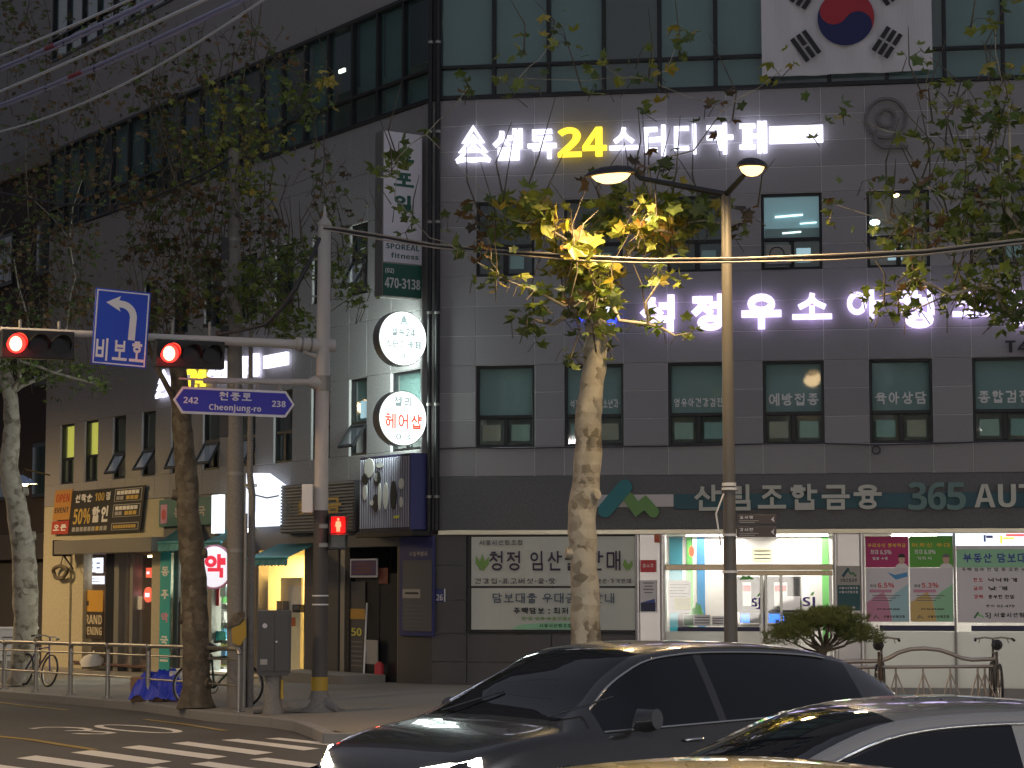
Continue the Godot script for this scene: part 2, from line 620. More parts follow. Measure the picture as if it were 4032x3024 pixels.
func roads() -> void:
	var road := struct("road", "grey asphalt road with worn white crossing stripes")
	var st := new_st()
	var xs := [-300.0, -31.5, -16.0, -1.5, 300.0]
	for i in 4:
		for z in [[-400.0, -30.0], [-30.0, 60.0]]:
			quad(st, Vector3(xs[i], gh(xs[i]), z[1]), Vector3(xs[i + 1], gh(xs[i + 1]), z[1]), Vector3(xs[i + 1], gh(xs[i + 1]), z[0]), Vector3(xs[i], gh(xs[i]), z[0]))
	shape(road, "asphalt", st, M.asphalt)
	# crossing stripes, photo corners turned into road points (crop scale 1.58 from 0, 1974)
	for q in [[100, 1600, 225, 1583, 715, 1648, 590, 1668], [440, 1565, 570, 1550, 1070, 1620, 950, 1638], [755, 1533, 870, 1520, 1415, 1590, 1300, 1606], [1065, 1507, 1170, 1497, 1700, 1565, 1590, 1580], [1375, 1487, 1480, 1480, 1990, 1540, 1890, 1552], [1645, 1477, 1740, 1473, 2120, 1512, 2040, 1520], [-260, 1640, -140, 1622, 370, 1690, 240, 1712], [1180, 1636, 1300, 1622, 1820, 1695, 1700, 1712], [1550, 1607, 1660, 1597, 2180, 1664, 2070, 1678], [860, 1668, 980, 1652, 1500, 1722, 1380, 1742]]:
		var pts := []
		for k in 4: pts.append(ground(q[k * 2] / 1.58, 1974 + q[k * 2 + 1] / 1.58))
		flat(road, "crossing_stripe", pts, 0.005, M.paint_white)
	var three := []
	for q in [[195, 1416], [280, 1407], [400, 1407], [500, 1412], [555, 1420], [540, 1427], [470, 1429], [410, 1429]]: three.append(ground(q[0] / 1.58, 1974 + q[1] / 1.58))
	shape(road, "speed_digit", ribbon(three, 0.13, 0.005), M.paint_white)
	three = []
	for q in [[470, 1429], [560, 1430], [660, 1437], [700, 1443], [640, 1449], [560, 1449], [460, 1446]]: three.append(ground(q[0] / 1.58, 1974 + q[1] / 1.58))
	shape(road, "speed_digit", ribbon(three, 0.13, 0.005), M.paint_white)
	var zero := []
	for k in 25:
		var a := TAU * k / 24.0
		zero.append(ground((860 + 245 * cos(a) + 35 * sin(a)) / 1.58, 1974 + (1417 + 20 * sin(a) + 14 * cos(a)) / 1.58))
	shape(road, "speed_digit", ribbon(zero, 0.13, 0.005), M.paint_white)
	var yl := []
	for q in [[-300, 1425], [0, 1465], [200, 1485], [400, 1518], [590, 1547]]: yl.append(ground(q[0] / 1.58, 1974 + q[1] / 1.58))
	shape(road, "yellow_line", ribbon(yl, 0.14, 0.005), M.paint_yellow)
	yl = []
	for q in [[-100, 1240], [150, 1272], [420, 1300]]: yl.append(ground(q[0] / 1.58, 1974 + q[1] / 1.58))
	shape(road, "yellow_line", ribbon(yl, 0.12, 0.005), M.paint_yellow)
	yl = []
	for q in [[900, 1358], [1150, 1388], [1400, 1428]]: yl.append(ground(q[0] / 1.58, 1974 + q[1] / 1.58))
	shape(road, "yellow_line", ribbon(yl, 0.12, 0.005), M.paint_yellow)
	# pavement in front of the building and its kerb stones
	var kl := kerb_line()
	var pave := struct("pavement", "sandy grey pavement along both shop fronts")
	st = new_st()
	var x := -60.0
	while x < 50.0:
		var s := 0.5
		var a := Vector3(x, gh(x) + 0.128, kerb_z(kl, x) - 0.14)
		var b := Vector3(x + s, gh(x + s) + 0.128, kerb_z(kl, x + s) - 0.14)
		quad(st, a, b, Vector3(x + s, b.y, -130), Vector3(x, a.y, -130))
		x += s
	shape(pave, "paving", st, M.paving)
	var kerb := struct("kerb", "grey granite kerb edging the pavement")
	for i in range(0, kl.size() - 1):
		var a: Vector3 = kl[i]
		var b: Vector3 = kl[i + 1]
		var n := int(clampf(round(a.distance_to(b) / 1.0), 1, 22))
		if i == 0: a = a.lerp(b, 0.7)
		if i == kl.size() - 2: b = a.lerp(b, 0.5)
		for k in n:
			var p := a.lerp(b, float(k) / n)
			var q := a.lerp(b, float(k + 1) / n)
			var d := (q - p)
			var B := Basis(d.normalized(), Vector3.UP, d.normalized().cross(Vector3.UP)).orthonormalized()
			put(kerb, "kerb_stone", bmesh(Vector3(d.length() - 0.012, 0.26, 0.18)), M.kerb_stone, Transform3D(B, (p + q) / 2.0 + Vector3(0, -0.13 + 0.006, 0) - B.z * (-0.05 if B.z.z < 0 else 0.05)))
	# pavement on this side of the street, behind the viewer
	var near := struct("near_pavement", "paved strip on the opposite side of the street")
	put(near, "paving", bmesh(Vector3(200, 0.13, 30)), M.paving, Transform3D(Basis(), Vector3(60, 0.065, 17.5)))

# ---------- main building ----------
func window(b: Node3D, T: Transform3D, x0: float, x1: float, y0: float, y1: float, split: float, blind: Material, glassm: Material, tilt := 0.0) -> MeshInstance3D:
	var st := new_st()
	var z := -0.10
	var w := x1 - x0
	var f := 0.055
	var ym := lerpf(y0, y1, split)
	for q in [[x0, y0, x0 + f, y1], [x1 - f, y0, x1, y1], [x0 + f, y1 - f, x1 - f, y1], [x0 + f, y0, x1 - f, y0 + f], [x0 + f, ym - f * .6, x1 - f, ym + f * .6]]:
		box(st, Vector3((q[0] + q[2]) / 2, (q[1] + q[3]) / 2, z), Vector3(q[2] - q[0], q[3] - q[1], 0.10))
	var two := w > 0.8
	if two: box(st, Vector3((x0 + x1) / 2, (y0 + f + ym - f * .6) / 2, z), Vector3(f * 1.6, ym - y0 - f * 1.6, 0.09))
	var win := shape(b, "window", st, M.frame, T)
	put(win, "pane", bmesh(Vector3(w - f * 2, y1 - ym - f * 1.6, 0.012)), glassm, Transform3D(Basis(), Vector3((x0 + x1) / 2, (ym + y1 - f * .4) / 2, z)))
	if blind: put(win, "blind", bmesh(Vector3(w - f, y1 - ym, 0.01)), blind, Transform3D(Basis(), Vector3((x0 + x1) / 2, (ym + y1) / 2, z - 0.09)))
	put(win, "room_wall", bmesh(Vector3(w + 2.4, y1 - y0 + 1.2, 0.05)), M.interior, Transform3D(Basis(), Vector3((x0 + x1) / 2 - (1.2 if T == TL else .3), (y0 + y1) / 2 + .3, -1.5)))
	var lo := ym - f * .6
	if tilt > 0.0:     # bottom-hung sash pushed open at its foot
		var B := Basis(Vector3.RIGHT, -tilt)
		var pv := Vector3((x0 + x1) / 2, lo, z + 0.06)
		var h := lo - y0 - f
		var sf := new_st()
		for q in [[-w / 2 + .04, -h, -w / 2 + .09, 0.0], [w / 2 - .09, -h, w / 2 - .04, 0.0], [-w / 2 + .09, -.06, w / 2 - .09, 0.0], [-w / 2 + .09, -h, w / 2 - .09, -h + .06]]:
			box(sf, Vector3((q[0] + q[2]) / 2, (q[1] + q[3]) / 2, 0), Vector3(q[2] - q[0], q[3] - q[1], 0.05))
		shape(win, "open_sash", sf, M.frame, Transform3D(B, pv))
		put(win, "pane", bmesh(Vector3(w - .18, h - .12, 0.01)), M.pane, Transform3D(B, pv + B * Vector3(0, -h / 2, 0)))
	else:
		for s in ([-1, 1] if two else [0]):
			var pw := (w - f * 3.6) / 2 if two else w - f * 2
			put(win, "pane", bmesh(Vector3(pw, lo - y0 - f, 0.012)), glassm, Transform3D(Basis(), Vector3((x0 + x1) / 2 + s * (pw / 2 + f * .8), (lo + y0 + f) / 2, z)))
	return win

var bld: Node3D
var RW := []      # windows of the front: x0, x1
var ROWS := []
func building() -> void:
	bld = thing("office_building", "grey stone office building wrapping the street corner with ribbon glazing above", "building")
	var b := bld
	for q in [[1873, 2105], [2221, 2455], [2630, 2868], [3003, 3246], [3423, 3673], [3830, 4085]]:
		RW.append([face(TR, q[0], 1600).x, face(TR, q[1], 1600).x])
	var last = RW[5]
	RW.append([last[0] + 1.72, last[1] + 1.72])
	for y in [1877, 1762, 1655, 1547, 1440, 1323, 1207, 1090, 992, 893, 795, 695, 595, 495, 391]: ROWS.append(face(TR, 1873, y).y)
	var far: float = RW[6][1] + 0.9
	var cols := [0.02]
	for w in RW:
		cols.append(w[0])
		cols.append(w[1])
	cols.append(far)
	var kinds := [M.granite, M.granite_b, M.granite_c, M.granite]
	var wall := b
	for c in cols.size() - 1:
		for r in ROWS.size() - 1:
			if c % 2 == 1 and (r in [1, 2, 3] or r in [7, 8, 9]): continue
			var w: float = cols[c + 1] - cols[c]
			var h: float = ROWS[r + 1] - ROWS[r]
			put(wall, "stone_panel", bmesh(Vector3(w - 0.009, h - 0.009, 0.05)), kinds[rng.randi() % 4], TR * Transform3D(Basis(), Vector3((cols[c] + cols[c + 1]) / 2, (ROWS[r] + ROWS[r + 1]) / 2, -0.025 + rng.randf() * 0.002)))
	# masonry behind the stone, left open at the windows
	var st := new_st()
	var yb: float = ROWS[0]
	var yt: float = ROWS[14]
	for q in [[0.02, yb, far, ROWS[1]], [0.02, ROWS[4], far, ROWS[7]], [0.02, ROWS[10], far, yt]]:
		box(st, Vector3((q[0] + q[2]) / 2, (q[1] + q[3]) / 2, -0.206), Vector3(q[2] - q[0], q[3] - q[1], 0.40))
	for c in range(0, cols.size() - 1, 2):
		for q in [[ROWS[1], ROWS[4]], [ROWS[7], ROWS[10]]]:
			box(st, Vector3((cols[c] + cols[c + 1]) / 2, (q[0] + q[1]) / 2, -0.206), Vector3(cols[c + 1] - cols[c], q[1] - q[0] - 0.002, 0.40))
	shape(b, "wall", st, M.backing, TR)
	# windows of the two middle storeys
	mat("lit_room", .5, .6, .6)
	glow("lit_blind", .30, .52, .58, .13)
	glow("room_tube", .75, 1.0, 1.0, 1.0)
	glow("amber_bulb", 1.0, .6, .25, 8.0)
	glow("cool_bulb", .85, .95, 1.0, 6.0)
	for i in RW.size():
		var w = window(b, TR, RW[i][0], RW[i][1], ROWS[1], ROWS[4], 0.37, M.blind, M.pane)
		var t := ["", "석정우소아청소년과", "영유아건강검진", "예방접종", "육아상담", "종합검진", ""][i] as String
		if t != "":
			var hh: float = (0.17 if i < 3 else 0.235)
			fit(w, "lettering", t, RW[i][0] + .1, RW[i][1] - .1, lerpf(ROWS[1], ROWS[4], 0.37) + 0.14, hh, M.paper, .12, .003, -0.088)
		for s in [-1, 1]:    # notices stuck behind the small panes
			var xm: float = (RW[i][0] + RW[i][1]) / 2 + s * 0.27
			mat("notice_%d" % ((i + s + 3) % 3), [.30, .40, .44][(i + s + 3) % 3], [.52, .60, .46][(i + s + 3) % 3], [.46, .50, .34][(i + s + 3) % 3])
			put(w, "notice", bmesh(Vector3(.34, .30, .004)), M["notice_%d" % ((i + s + 3) % 3)], Transform3D(Basis(), Vector3(xm, ROWS[1] + .27, -0.12)))
		var lit: bool = i in [3]
		var w3 = window(b, TR, RW[i][0], RW[i][1], ROWS[7], ROWS[10], 0.40, M.lit_blind if lit else null, M.pane_dark if not lit else M.pane)
		if lit:
			for q in [[.25, .72, .5, .03], [.6, .62, .3, .02], [.3, .50, .34, .03]]: put(w3, "room_light", bmesh(Vector3(q[2], q[3], .02)), M.room_tube, Transform3D(Basis(Vector3.BACK, .06), Vector3(RW[i][0] + .25 + q[0], lerpf(ROWS[7], ROWS[10], q[1]), -.17)))
			put(w3, "half_curtain", bmesh(Vector3(.98, .24, .01)), M.blind, Transform3D(Basis(), Vector3((RW[i][0] + RW[i][1]) / 2, lerpf(ROWS[7], ROWS[10], .47), -.175)))
		if i == 3:
			var ac := put(w3, "air_conditioner", bmesh(Vector3(.44, .34, .16)), M.steel_dull, Transform3D(Basis(), Vector3(RW[i][0] + .32, ROWS[7] + .27, .02)))
			var rs := new_st()
			tube(rs, ring_pts(Vector3(-.03, 0, .085), .13, 20), [.012], 5)
			shape(ac, "fan_guard", rs, M.frame)
		for q in [[4, 3525, 768, "amber_bulb", .07], [5, 3940, 752, "amber_bulb", .06], [4, 3445, 876, "cool_bulb", .09]]:
			if q[0] == i:
				var bp := face(TR, q[1], q[2], -.13)
				var bs := SphereMesh.new()
				bs.radius = q[4]
				bs.height = q[4] * 1.1
				bs.radial_segments = 14
				bs.rings = 8
				put(w3, "ceiling_lamp", bs, M[q[3]], Transform3D(Basis(), bp))
		glow("paper_lit", .40, .62, .70, .25)
		if i < 6:
			put(w3, "paper_sheet", bmesh(Vector3(.26, .26, .004)), M.paper_lit if i in [3, 4] else M.blind, Transform3D(Basis(), Vector3(RW[i][1] - (.34 if i != 4 else .62), ROWS[7] + .27, -0.085)))
	# ribbon glazing of the storey above
	ribbon_glass(b, TR, 0.12, far, yt, yt + 3.4, 0.97)
	var c0 := face(TL, 1300, 551)
	var lt: float = face(TL, 1400, 76).y
	var l2: float = face(TL, 400, 150).y
	# ----- side facade -----
	var lw := []
	for q in [[237, 291], [332, 385], [443, 494], [557, 611], [672, 732], [797, 864], [932, 1004], [1076, 1149], [1224, 1298], [1373, 1442], [1537, 1654]]:
		lw.append([face(TL, q[0], 1750).x, face(TL, q[1], 1750).x])
	var lend: float = face(TL, 178, 1800).x
	var lc := [lend]
	for w in lw:
		lc.append(w[0])
		lc.append(w[1])
	lc.append(-0.02)
	var lr := [ROWS[0], ROWS[1], ROWS[4], ROWS[6], ROWS[7], ROWS[10], ROWS[12], yt]
	st = new_st()
	for c in lc.size() - 1:
		for r in lr.size() - 1:
			var hole: bool = c % 2 == 1 and (r == 1 or (r == 4 and c > 5))
			if hole: continue
			var cx: float = (lc[c] + lc[c + 1]) / 2
			var cy: float = (lr[r] + lr[r + 1]) / 2
			put(b, "stone_panel", bmesh(Vector3(lc[c + 1] - lc[c] - .008, lr[r + 1] - lr[r] - .008, .05)), M.side_stone, TL * Transform3D(Basis(), Vector3(cx, cy, -.025)))
			box(st, Vector3(cx, cy, -.206), Vector3(lc[c + 1] - lc[c] - .001, lr[r + 1] - lr[r] - .001, .40))
	shape(b, "wall", st, M.backing, TL)
	glow("warm_blind", .55, .55, .10, .45)
	for i in lw.size():
		var lit: bool = i < 2
		var tl := [0.0, 0.0, .5, .55, .4, .5, .45, 0.0, 0.0, .6, 0.0]
		var win := window(b, TL, lw[i][0], lw[i][1], ROWS[1], ROWS[4], .42, M.warm_blind if lit else (M.blind if i > 8 else null), M.pane, tl[i])
		if i == 9: put(win, "paper_sheet", bmesh(Vector3(.6, .34, .004)), M.paper_lit, Transform3D(Basis(), Vector3(lw[i][0] + .6, lerpf(ROWS[1], ROWS[4], .42) + .26, -.09)))
		if i > 2: window(b, TL, lw[i][0], lw[i][1], ROWS[7], ROWS[10], .5, null, M.pane_dark, .5 if i == 9 else 0.0)
	ribbon_glass(b, TL, lend, -0.1, yt, lt, 0.97)
	fb(b, "upper_wall", TL, Vector3(lend, lt, -.4), Vector3(-.1, l2, 0.02), M.side_stone)
	ribbon_glass(b, TL, lend, -0.1, l2, l2 + 2.4, 0.97)
	fb(b, "upper_wall", TL, Vector3(lend, l2 + 2.4, -.4), Vector3(-.1, l2 + 8, 0.02), M.side_stone)
	fb(b, "upper_wall", TR, Vector3(.1, yt + 3.4, -.4), Vector3(far, l2 + 8, 0.02), M.granite)
	# rainwater pipes at the corner
	for q in [[1692, .045], [1722, .05]]:
		var x := face(TR, q[0], 1200, .08).x
		var y0 := face(TR, q[0], 2090, .08).y
		var pts := [TR * Vector3(x, y0, .08), TR * Vector3(x, 16, .08)]
		ptube(b, "drain_pipe", pts, [q[1]], M.frame, 10)
		for k in 6:
			var yy := y0 + .6 + k * 1.7
			ptube(b, "pipe_bracket", [TR * Vector3(x, yy, .08), TR * Vector3(x, yy + .05, .08)], [q[1] + .012], M.steel_dull, 10)
	var xj := face(TR, 1700, 200).x
	fb(b, "corner_jamb", TR, Vector3(-.06, yt, -.3), Vector3(.12, yt + 5, .05), M.frame)
	# end wall and back, so that light cannot pass through
	var P := [TL * Vector3(lend, 0, 0), TR * Vector3(far, 0, 0)]
	st = new_st()
	var hgt := l2 + 8.0
	var bk := [P[0], P[0] + Vector3(6, 0, -14), P[1] + Vector3(2, 0, -14), P[1]]
	for i in 3: quad(st, bk[i] + Vector3(0, -1, 0), bk[i + 1] + Vector3(0, -1, 0), bk[i + 1] + Vector3(0, hgt, 0), bk[i] + Vector3(0, hgt, 0))
	shape(b, "rear_wall", st, M.side_stone)

func ribbon_glass(b: Node3D, T: Transform3D, x0: float, x1: float, y0: float, y1: float, step: float) -> void:
	var st := new_st()
	var n := int((x1 - x0) / step)
	step = (x1 - x0) / n
	var yt := y0 + 0.62
	glow("far_tube", .8, 1.0, .75, 2.2)
	for i in n + 1: box(st, Vector3(x0 + i * step, (y0 + y1) / 2, -.03), Vector3(.07, y1 - y0 - .16, .12))
	for y in [y0 + .04, yt, y1 - .04]: box(st, Vector3((x0 + x1) / 2, y, -.03), Vector3(x1 - x0, .08 if y != yt else .06, .14))
	var f := shape(b, "curtain_wall", st, M.frame, T)
	for i in n:
		for q in [[y0 + .08, yt - .03], [yt + .03, y1 - .08]]:
			put(f, "pane", bmesh(Vector3(step - .07, q[1] - q[0], .014)), M.pane_dark, Transform3D(Basis(), Vector3(x0 + (i + .5) * step, (q[0] + q[1]) / 2, -.05)))
			if (i * 7 + int(q[0])) % 5 != 2 and (i * 3) % 4 != 1:
				put(f, "blind", bmesh(Vector3(step - .06, q[1] - q[0], .01)), M.blind, Transform3D(Basis(), Vector3(x0 + (i + .5) * step, (q[0] + q[1]) / 2, -.16)))
			elif q[0] > yt and (i * 3) % 4 != 1:
				put(f, "office_light", bmesh(Vector3(.24, .08, .05)), M.far_tube, Transform3D(Basis(), Vector3(x0 + (i + .4) * step, q[0] + 1.2, -1.2)))
	fb(b, "rear_wall", T, Vector3(x0, y0, -3.2), Vector3(x1, y1, -3.0), M.interior)
	fb(b, "floor_slab", T, Vector3(x0, y0 - .02, -3.0), Vector3(x1, y0 + .0, -.12), M.concrete)

# box over a photo rectangle on a facade, between depths z0 and z1 (front)
func fr(parent: Node3D, called: String, T: Transform3D, x0: float, y0: float, x1: float, y1: float, z0: float, z1: float, m: Material) -> MeshInstance3D:
	var xm := (x0 + x1) / 2
	var ym := (y0 + y1) / 2
	var l := face(T, x0, ym, z1).x
	var r := face(T, x1, ym, z1).x
	var t := face(T, xm, y0, z1).y
	var bt := face(T, xm, y1, z1).y
	return fb(parent, called, T, Vector3(l, bt, z0), Vector3(r, t, z1), m)

# a sign or poster: thing whose origin is the lower-left corner of a photo rectangle on a facade; returns [node, width, height]
func board(called: String, label: String, category: String, T: Transform3D, x0: float, y0: float, x1: float, y1: float, out: float, group := "") -> Array:
	var xm := (x0 + x1) / 2
	var ym := (y0 + y1) / 2
	var l := face(T, x0, ym, out).x
	var r := face(T, x1, ym, out).x
	var t := face(T, xm, y0, out).y
	var bt := face(T, xm, y1, out).y
	return [thing(called, label, category, T * Transform3D(Basis(), Vector3(l, bt, out)), group), r - l, t - bt]

func sheet(n: Node3D, called: String, x0: float, y0: float, x1: float, y1: float, z0: float, z1: float, m: Material) -> MeshInstance3D:
	return pbx(n, called, Vector3(x0, y0, z0), Vector3(x1, y1, z1), m)

func words(n: Node3D, s: String, x0: float, x1: float, y: float, h: float, z: float, m: Material, w := .13) -> MeshInstance3D:
	return fit(n, "lettering", s, x0, x1, y, h, m, w, .003, z)

func peaks(n: Node3D, x: float, y: float, s: float, z: float, d: float, a: Material, b: Material) -> void:   # mountain-shaped emblem
	var st := new_st()
	stroke(st, PackedVector2Array([Vector2(x + s * .1, y + s * .08), Vector2(x + s * .42, y + s * .52)]), s * .2, z, z + d)
	shape(n, "emblem", st, a)
	st = new_st()
	stroke(st, PackedVector2Array([Vector2(x + s * .5, y + s * .38), Vector2(x + s * .62, y + s * .2), Vector2(x + s * .78, y + s * .26), Vector2(x + s * .96, y + s * .06)]), s * .13, z, z + d * .8)
	shape(n, "emblem", st, b)

func ground_floor() -> void:
	var b := bld
	var far: float = RW[6][1] + 0.9
	var trim_y := face(TR, 2600, 2093).y
	var floor_y := -0.3
	var p1a := face(TR, 2503, 2300).x
	var p1b := face(TR, 2620, 2300).x
	var p2a := face(TR, 3280, 2300).x
	var p2b := face(TR, 3405, 2300).x
	fb(b, "fascia", TR, Vector3(0.0, trim_y + .04, -.4), Vector3(far, ROWS[0] - .006, .03), M.fascia)
	mat("gold_trim", .52, .47, .36, .3, 1.0)
	fb(b, "metal_trim", TR, Vector3(0.12, trim_y - .05, -.3), Vector3(far, trim_y + .04, .06), M.gold_trim)
	# dark stone wall next to the corner, in slabs
	var cx := [0.0, face(TR, 1838, 2300).x, face(TR, 2170, 2300).x, p1a]
	var cy := []
	for y in [2101, 2227, 2363, 2496, 2607, 2720]: cy.append(face(TR, 1838, y).y)
	for c in 3:
		for r in 5:
			put(b, "dark_stone_slab", bmesh(Vector3(cx[c + 1] - cx[c] - .009, cy[r] - cy[r + 1] - .009, .05)), M.dark_granite, TR * Transform3D(Basis(), Vector3((cx[c] + cx[c + 1]) / 2, (cy[r] + cy[r + 1]) / 2, -.025)))
	fb(b, "wall", TR, Vector3(0, -.6, -.4), Vector3(p1a, trim_y - .05, -.052), M.backing)
	# metal pillars
	for p in [[p1a, p1b], [p2a, p2b]]:
		var st := new_st()
		box(st, Vector3((p[0] + p[1]) / 2, trim_y / 2 - .2, -.1), Vector3(p[1] - p[0], trim_y + .3, .36))
		for x in [p[0] + .05, p[1] - .05]: tube(st, [Vector3(x, -.3, .07), Vector3(x, trim_y - .06, .07)], [.04], 10)
		mat("pillar_metal", .58, .54, .52, .28, .85)
		shape(b, "metal_pillar", st, M.pillar_metal, TR)
	# banking hall
	var dp := -4.2
	var st := new_st()
	for q in [[p1a, floor_y, far, floor_y + .1, -.3, dp], [p1a, floor_y, far, trim_y + .3, dp, dp - .15], [p1a, floor_y, p1a + .08, trim_y, -.3, dp], [far - .1, floor_y, far, trim_y, .0, dp]]:
		box(st, Vector3((q[0] + q[2]) / 2, (q[1] + q[3]) / 2, (q[4] + q[5]) / 2), Vector3(absf(q[2] - q[0]), absf(q[3] - q[1]), absf(q[4] - q[5])))
	shape(b, "hall", st, M.interior, TR)
	fb(b, "hall_ceiling", TR, Vector3(p1a, trim_y - .03, dp), Vector3(far, trim_y + .1, -.42), M.interior)
	glow("hall_tube", 1.0, .98, .92, 5.0)
	for x in [p1b + .8, p1b + 2.4, p2b + 1.0, p2b + 2.8]:
		for z in [-1.0, -2.6]:
			var t := fb(b, "ceiling_tube", TR, Vector3(x - .5, trim_y - .07, z - .06), Vector3(x + .5, trim_y - .032, z + .06), M.hall_tube)
		var l := panel_light(b, TR * Transform3D(Basis(Vector3.RIGHT, PI / 2), Vector3(x, trim_y - .09, -1.8)), 1.0, 1.4, Color(1, .97, .92), 2.0)
	# wall graphics behind the doors
	mat("teal", .03, .27, .36, .6)
	mat("leaf_green", .15, .52, .13, .6)
	mat("sky_blue", .07, .27, .52, .6)
	mat("navy", .025, .025, .07, .5)
	mat("purple_ink", .09, .06, .30, .6)
	for q in [[2636, 2688, "teal"], [2704, 2728, "leaf_green"], [2745, 2776, "sky_blue"], [3238, 3264, "leaf_green"]]:
		fr(b, "wall_stripe", TR, q[0], 2115, q[1], 2560, -2.42, -2.40, M[q[2]])
	fr(b, "partition", TR, 2600, 2100, 3300, 2600, -2.5, -2.43, M.white)
	# entrance framing
	var y1 := face(TR, 2800, 2222).y
	var y2 := face(TR, 2800, 2245).y
	mat("bronze", .32, .25, .17, .25, 1.0)
	fb(b, "transom", TR, Vector3(p1b, y2, -.12), Vector3(p2a, y1, .0), M.bronze)
	fr(b, "door_header", TR, 2890, 2246, 3278, 2266, -.14, -.03, M.bronze)
	mat("door_metal", .62, .6, .56, .3, .9)
	for q in [[2994, 3006, 2266, 2700], [3012, 3022, 2266, 2700], [3072, 3082, 2250, 2700], [2884, 2894, 2246, 2700], [3268, 3278, 2246, 2700]]:
		fr(b, "door_stile", TR, q[0], q[2], q[1], q[3], -.12, -.04, M.door_metal)
	for q in [[2622, 2890, 2110, 2222], [2892, 3278, 2110, 2222], [2622, 2884, 2246, 2470], [2894, 2994, 2267, 2700], [3022, 3072, 2267, 2700], [3082, 3268, 2267, 2700]]:
		fr(b, "glass_pane", TR, q[0], q[2], q[1], q[3], -.09, -.078, M.shop_glass)
	mat("frosted", .68, .69, .66, .6)
	fr(b, "frosted_panel", TR, 2622, 2486, 2884, 2720, -.09, -.06, M.frosted)
	fr(b, "navy_strip", TR, 2668, 2469, 2884, 2486, -.085, -.06, M.navy)
	fr(b, "navy_strip", TR, 2896, 2469, 2992, 2486, -.09, -.066, M.navy)
	# poster window
	var pm := face(TR, 3760, 2300).x
	fb(b, "mullion", TR, Vector3(pm - .02, -.3, -.12), Vector3(pm + .02, trim_y - .05, -.02), M.steel_dull)
	for q in [[p2b, pm - .02], [pm + .02, far]]:
		fb(b, "glass_pane", TR, Vector3(q[0], face(TR, 3700, 2484).y, -.075), Vector3(q[1], trim_y - .05, -.063), M.shop_glass)
		fb(b, "frosted_panel", TR, Vector3(q[0], -.3, -.09), Vector3(q[1], face(TR, 3700, 2486).y, -.05), M.frosted)
		fb(b, "navy_strip", TR, Vector3(q[0] + .25, face(TR, 3700, 2485).y, -.058), Vector3(q[1], face(TR, 3700, 2463).y, -.045), M.navy)
	for k in ["frosted"]:
		M[k].backlight_enabled = true
		M[k].backlight = lin(.55, .56, .54)
	hall_items(trim_y)
	for k in ["pale_print", "magenta", "poster_green", "pink_print", "amber_print", "mint_print", "paper"]:
		M[k].backlight_enabled = true
		M[k].backlight = M[k].albedo_color * .55

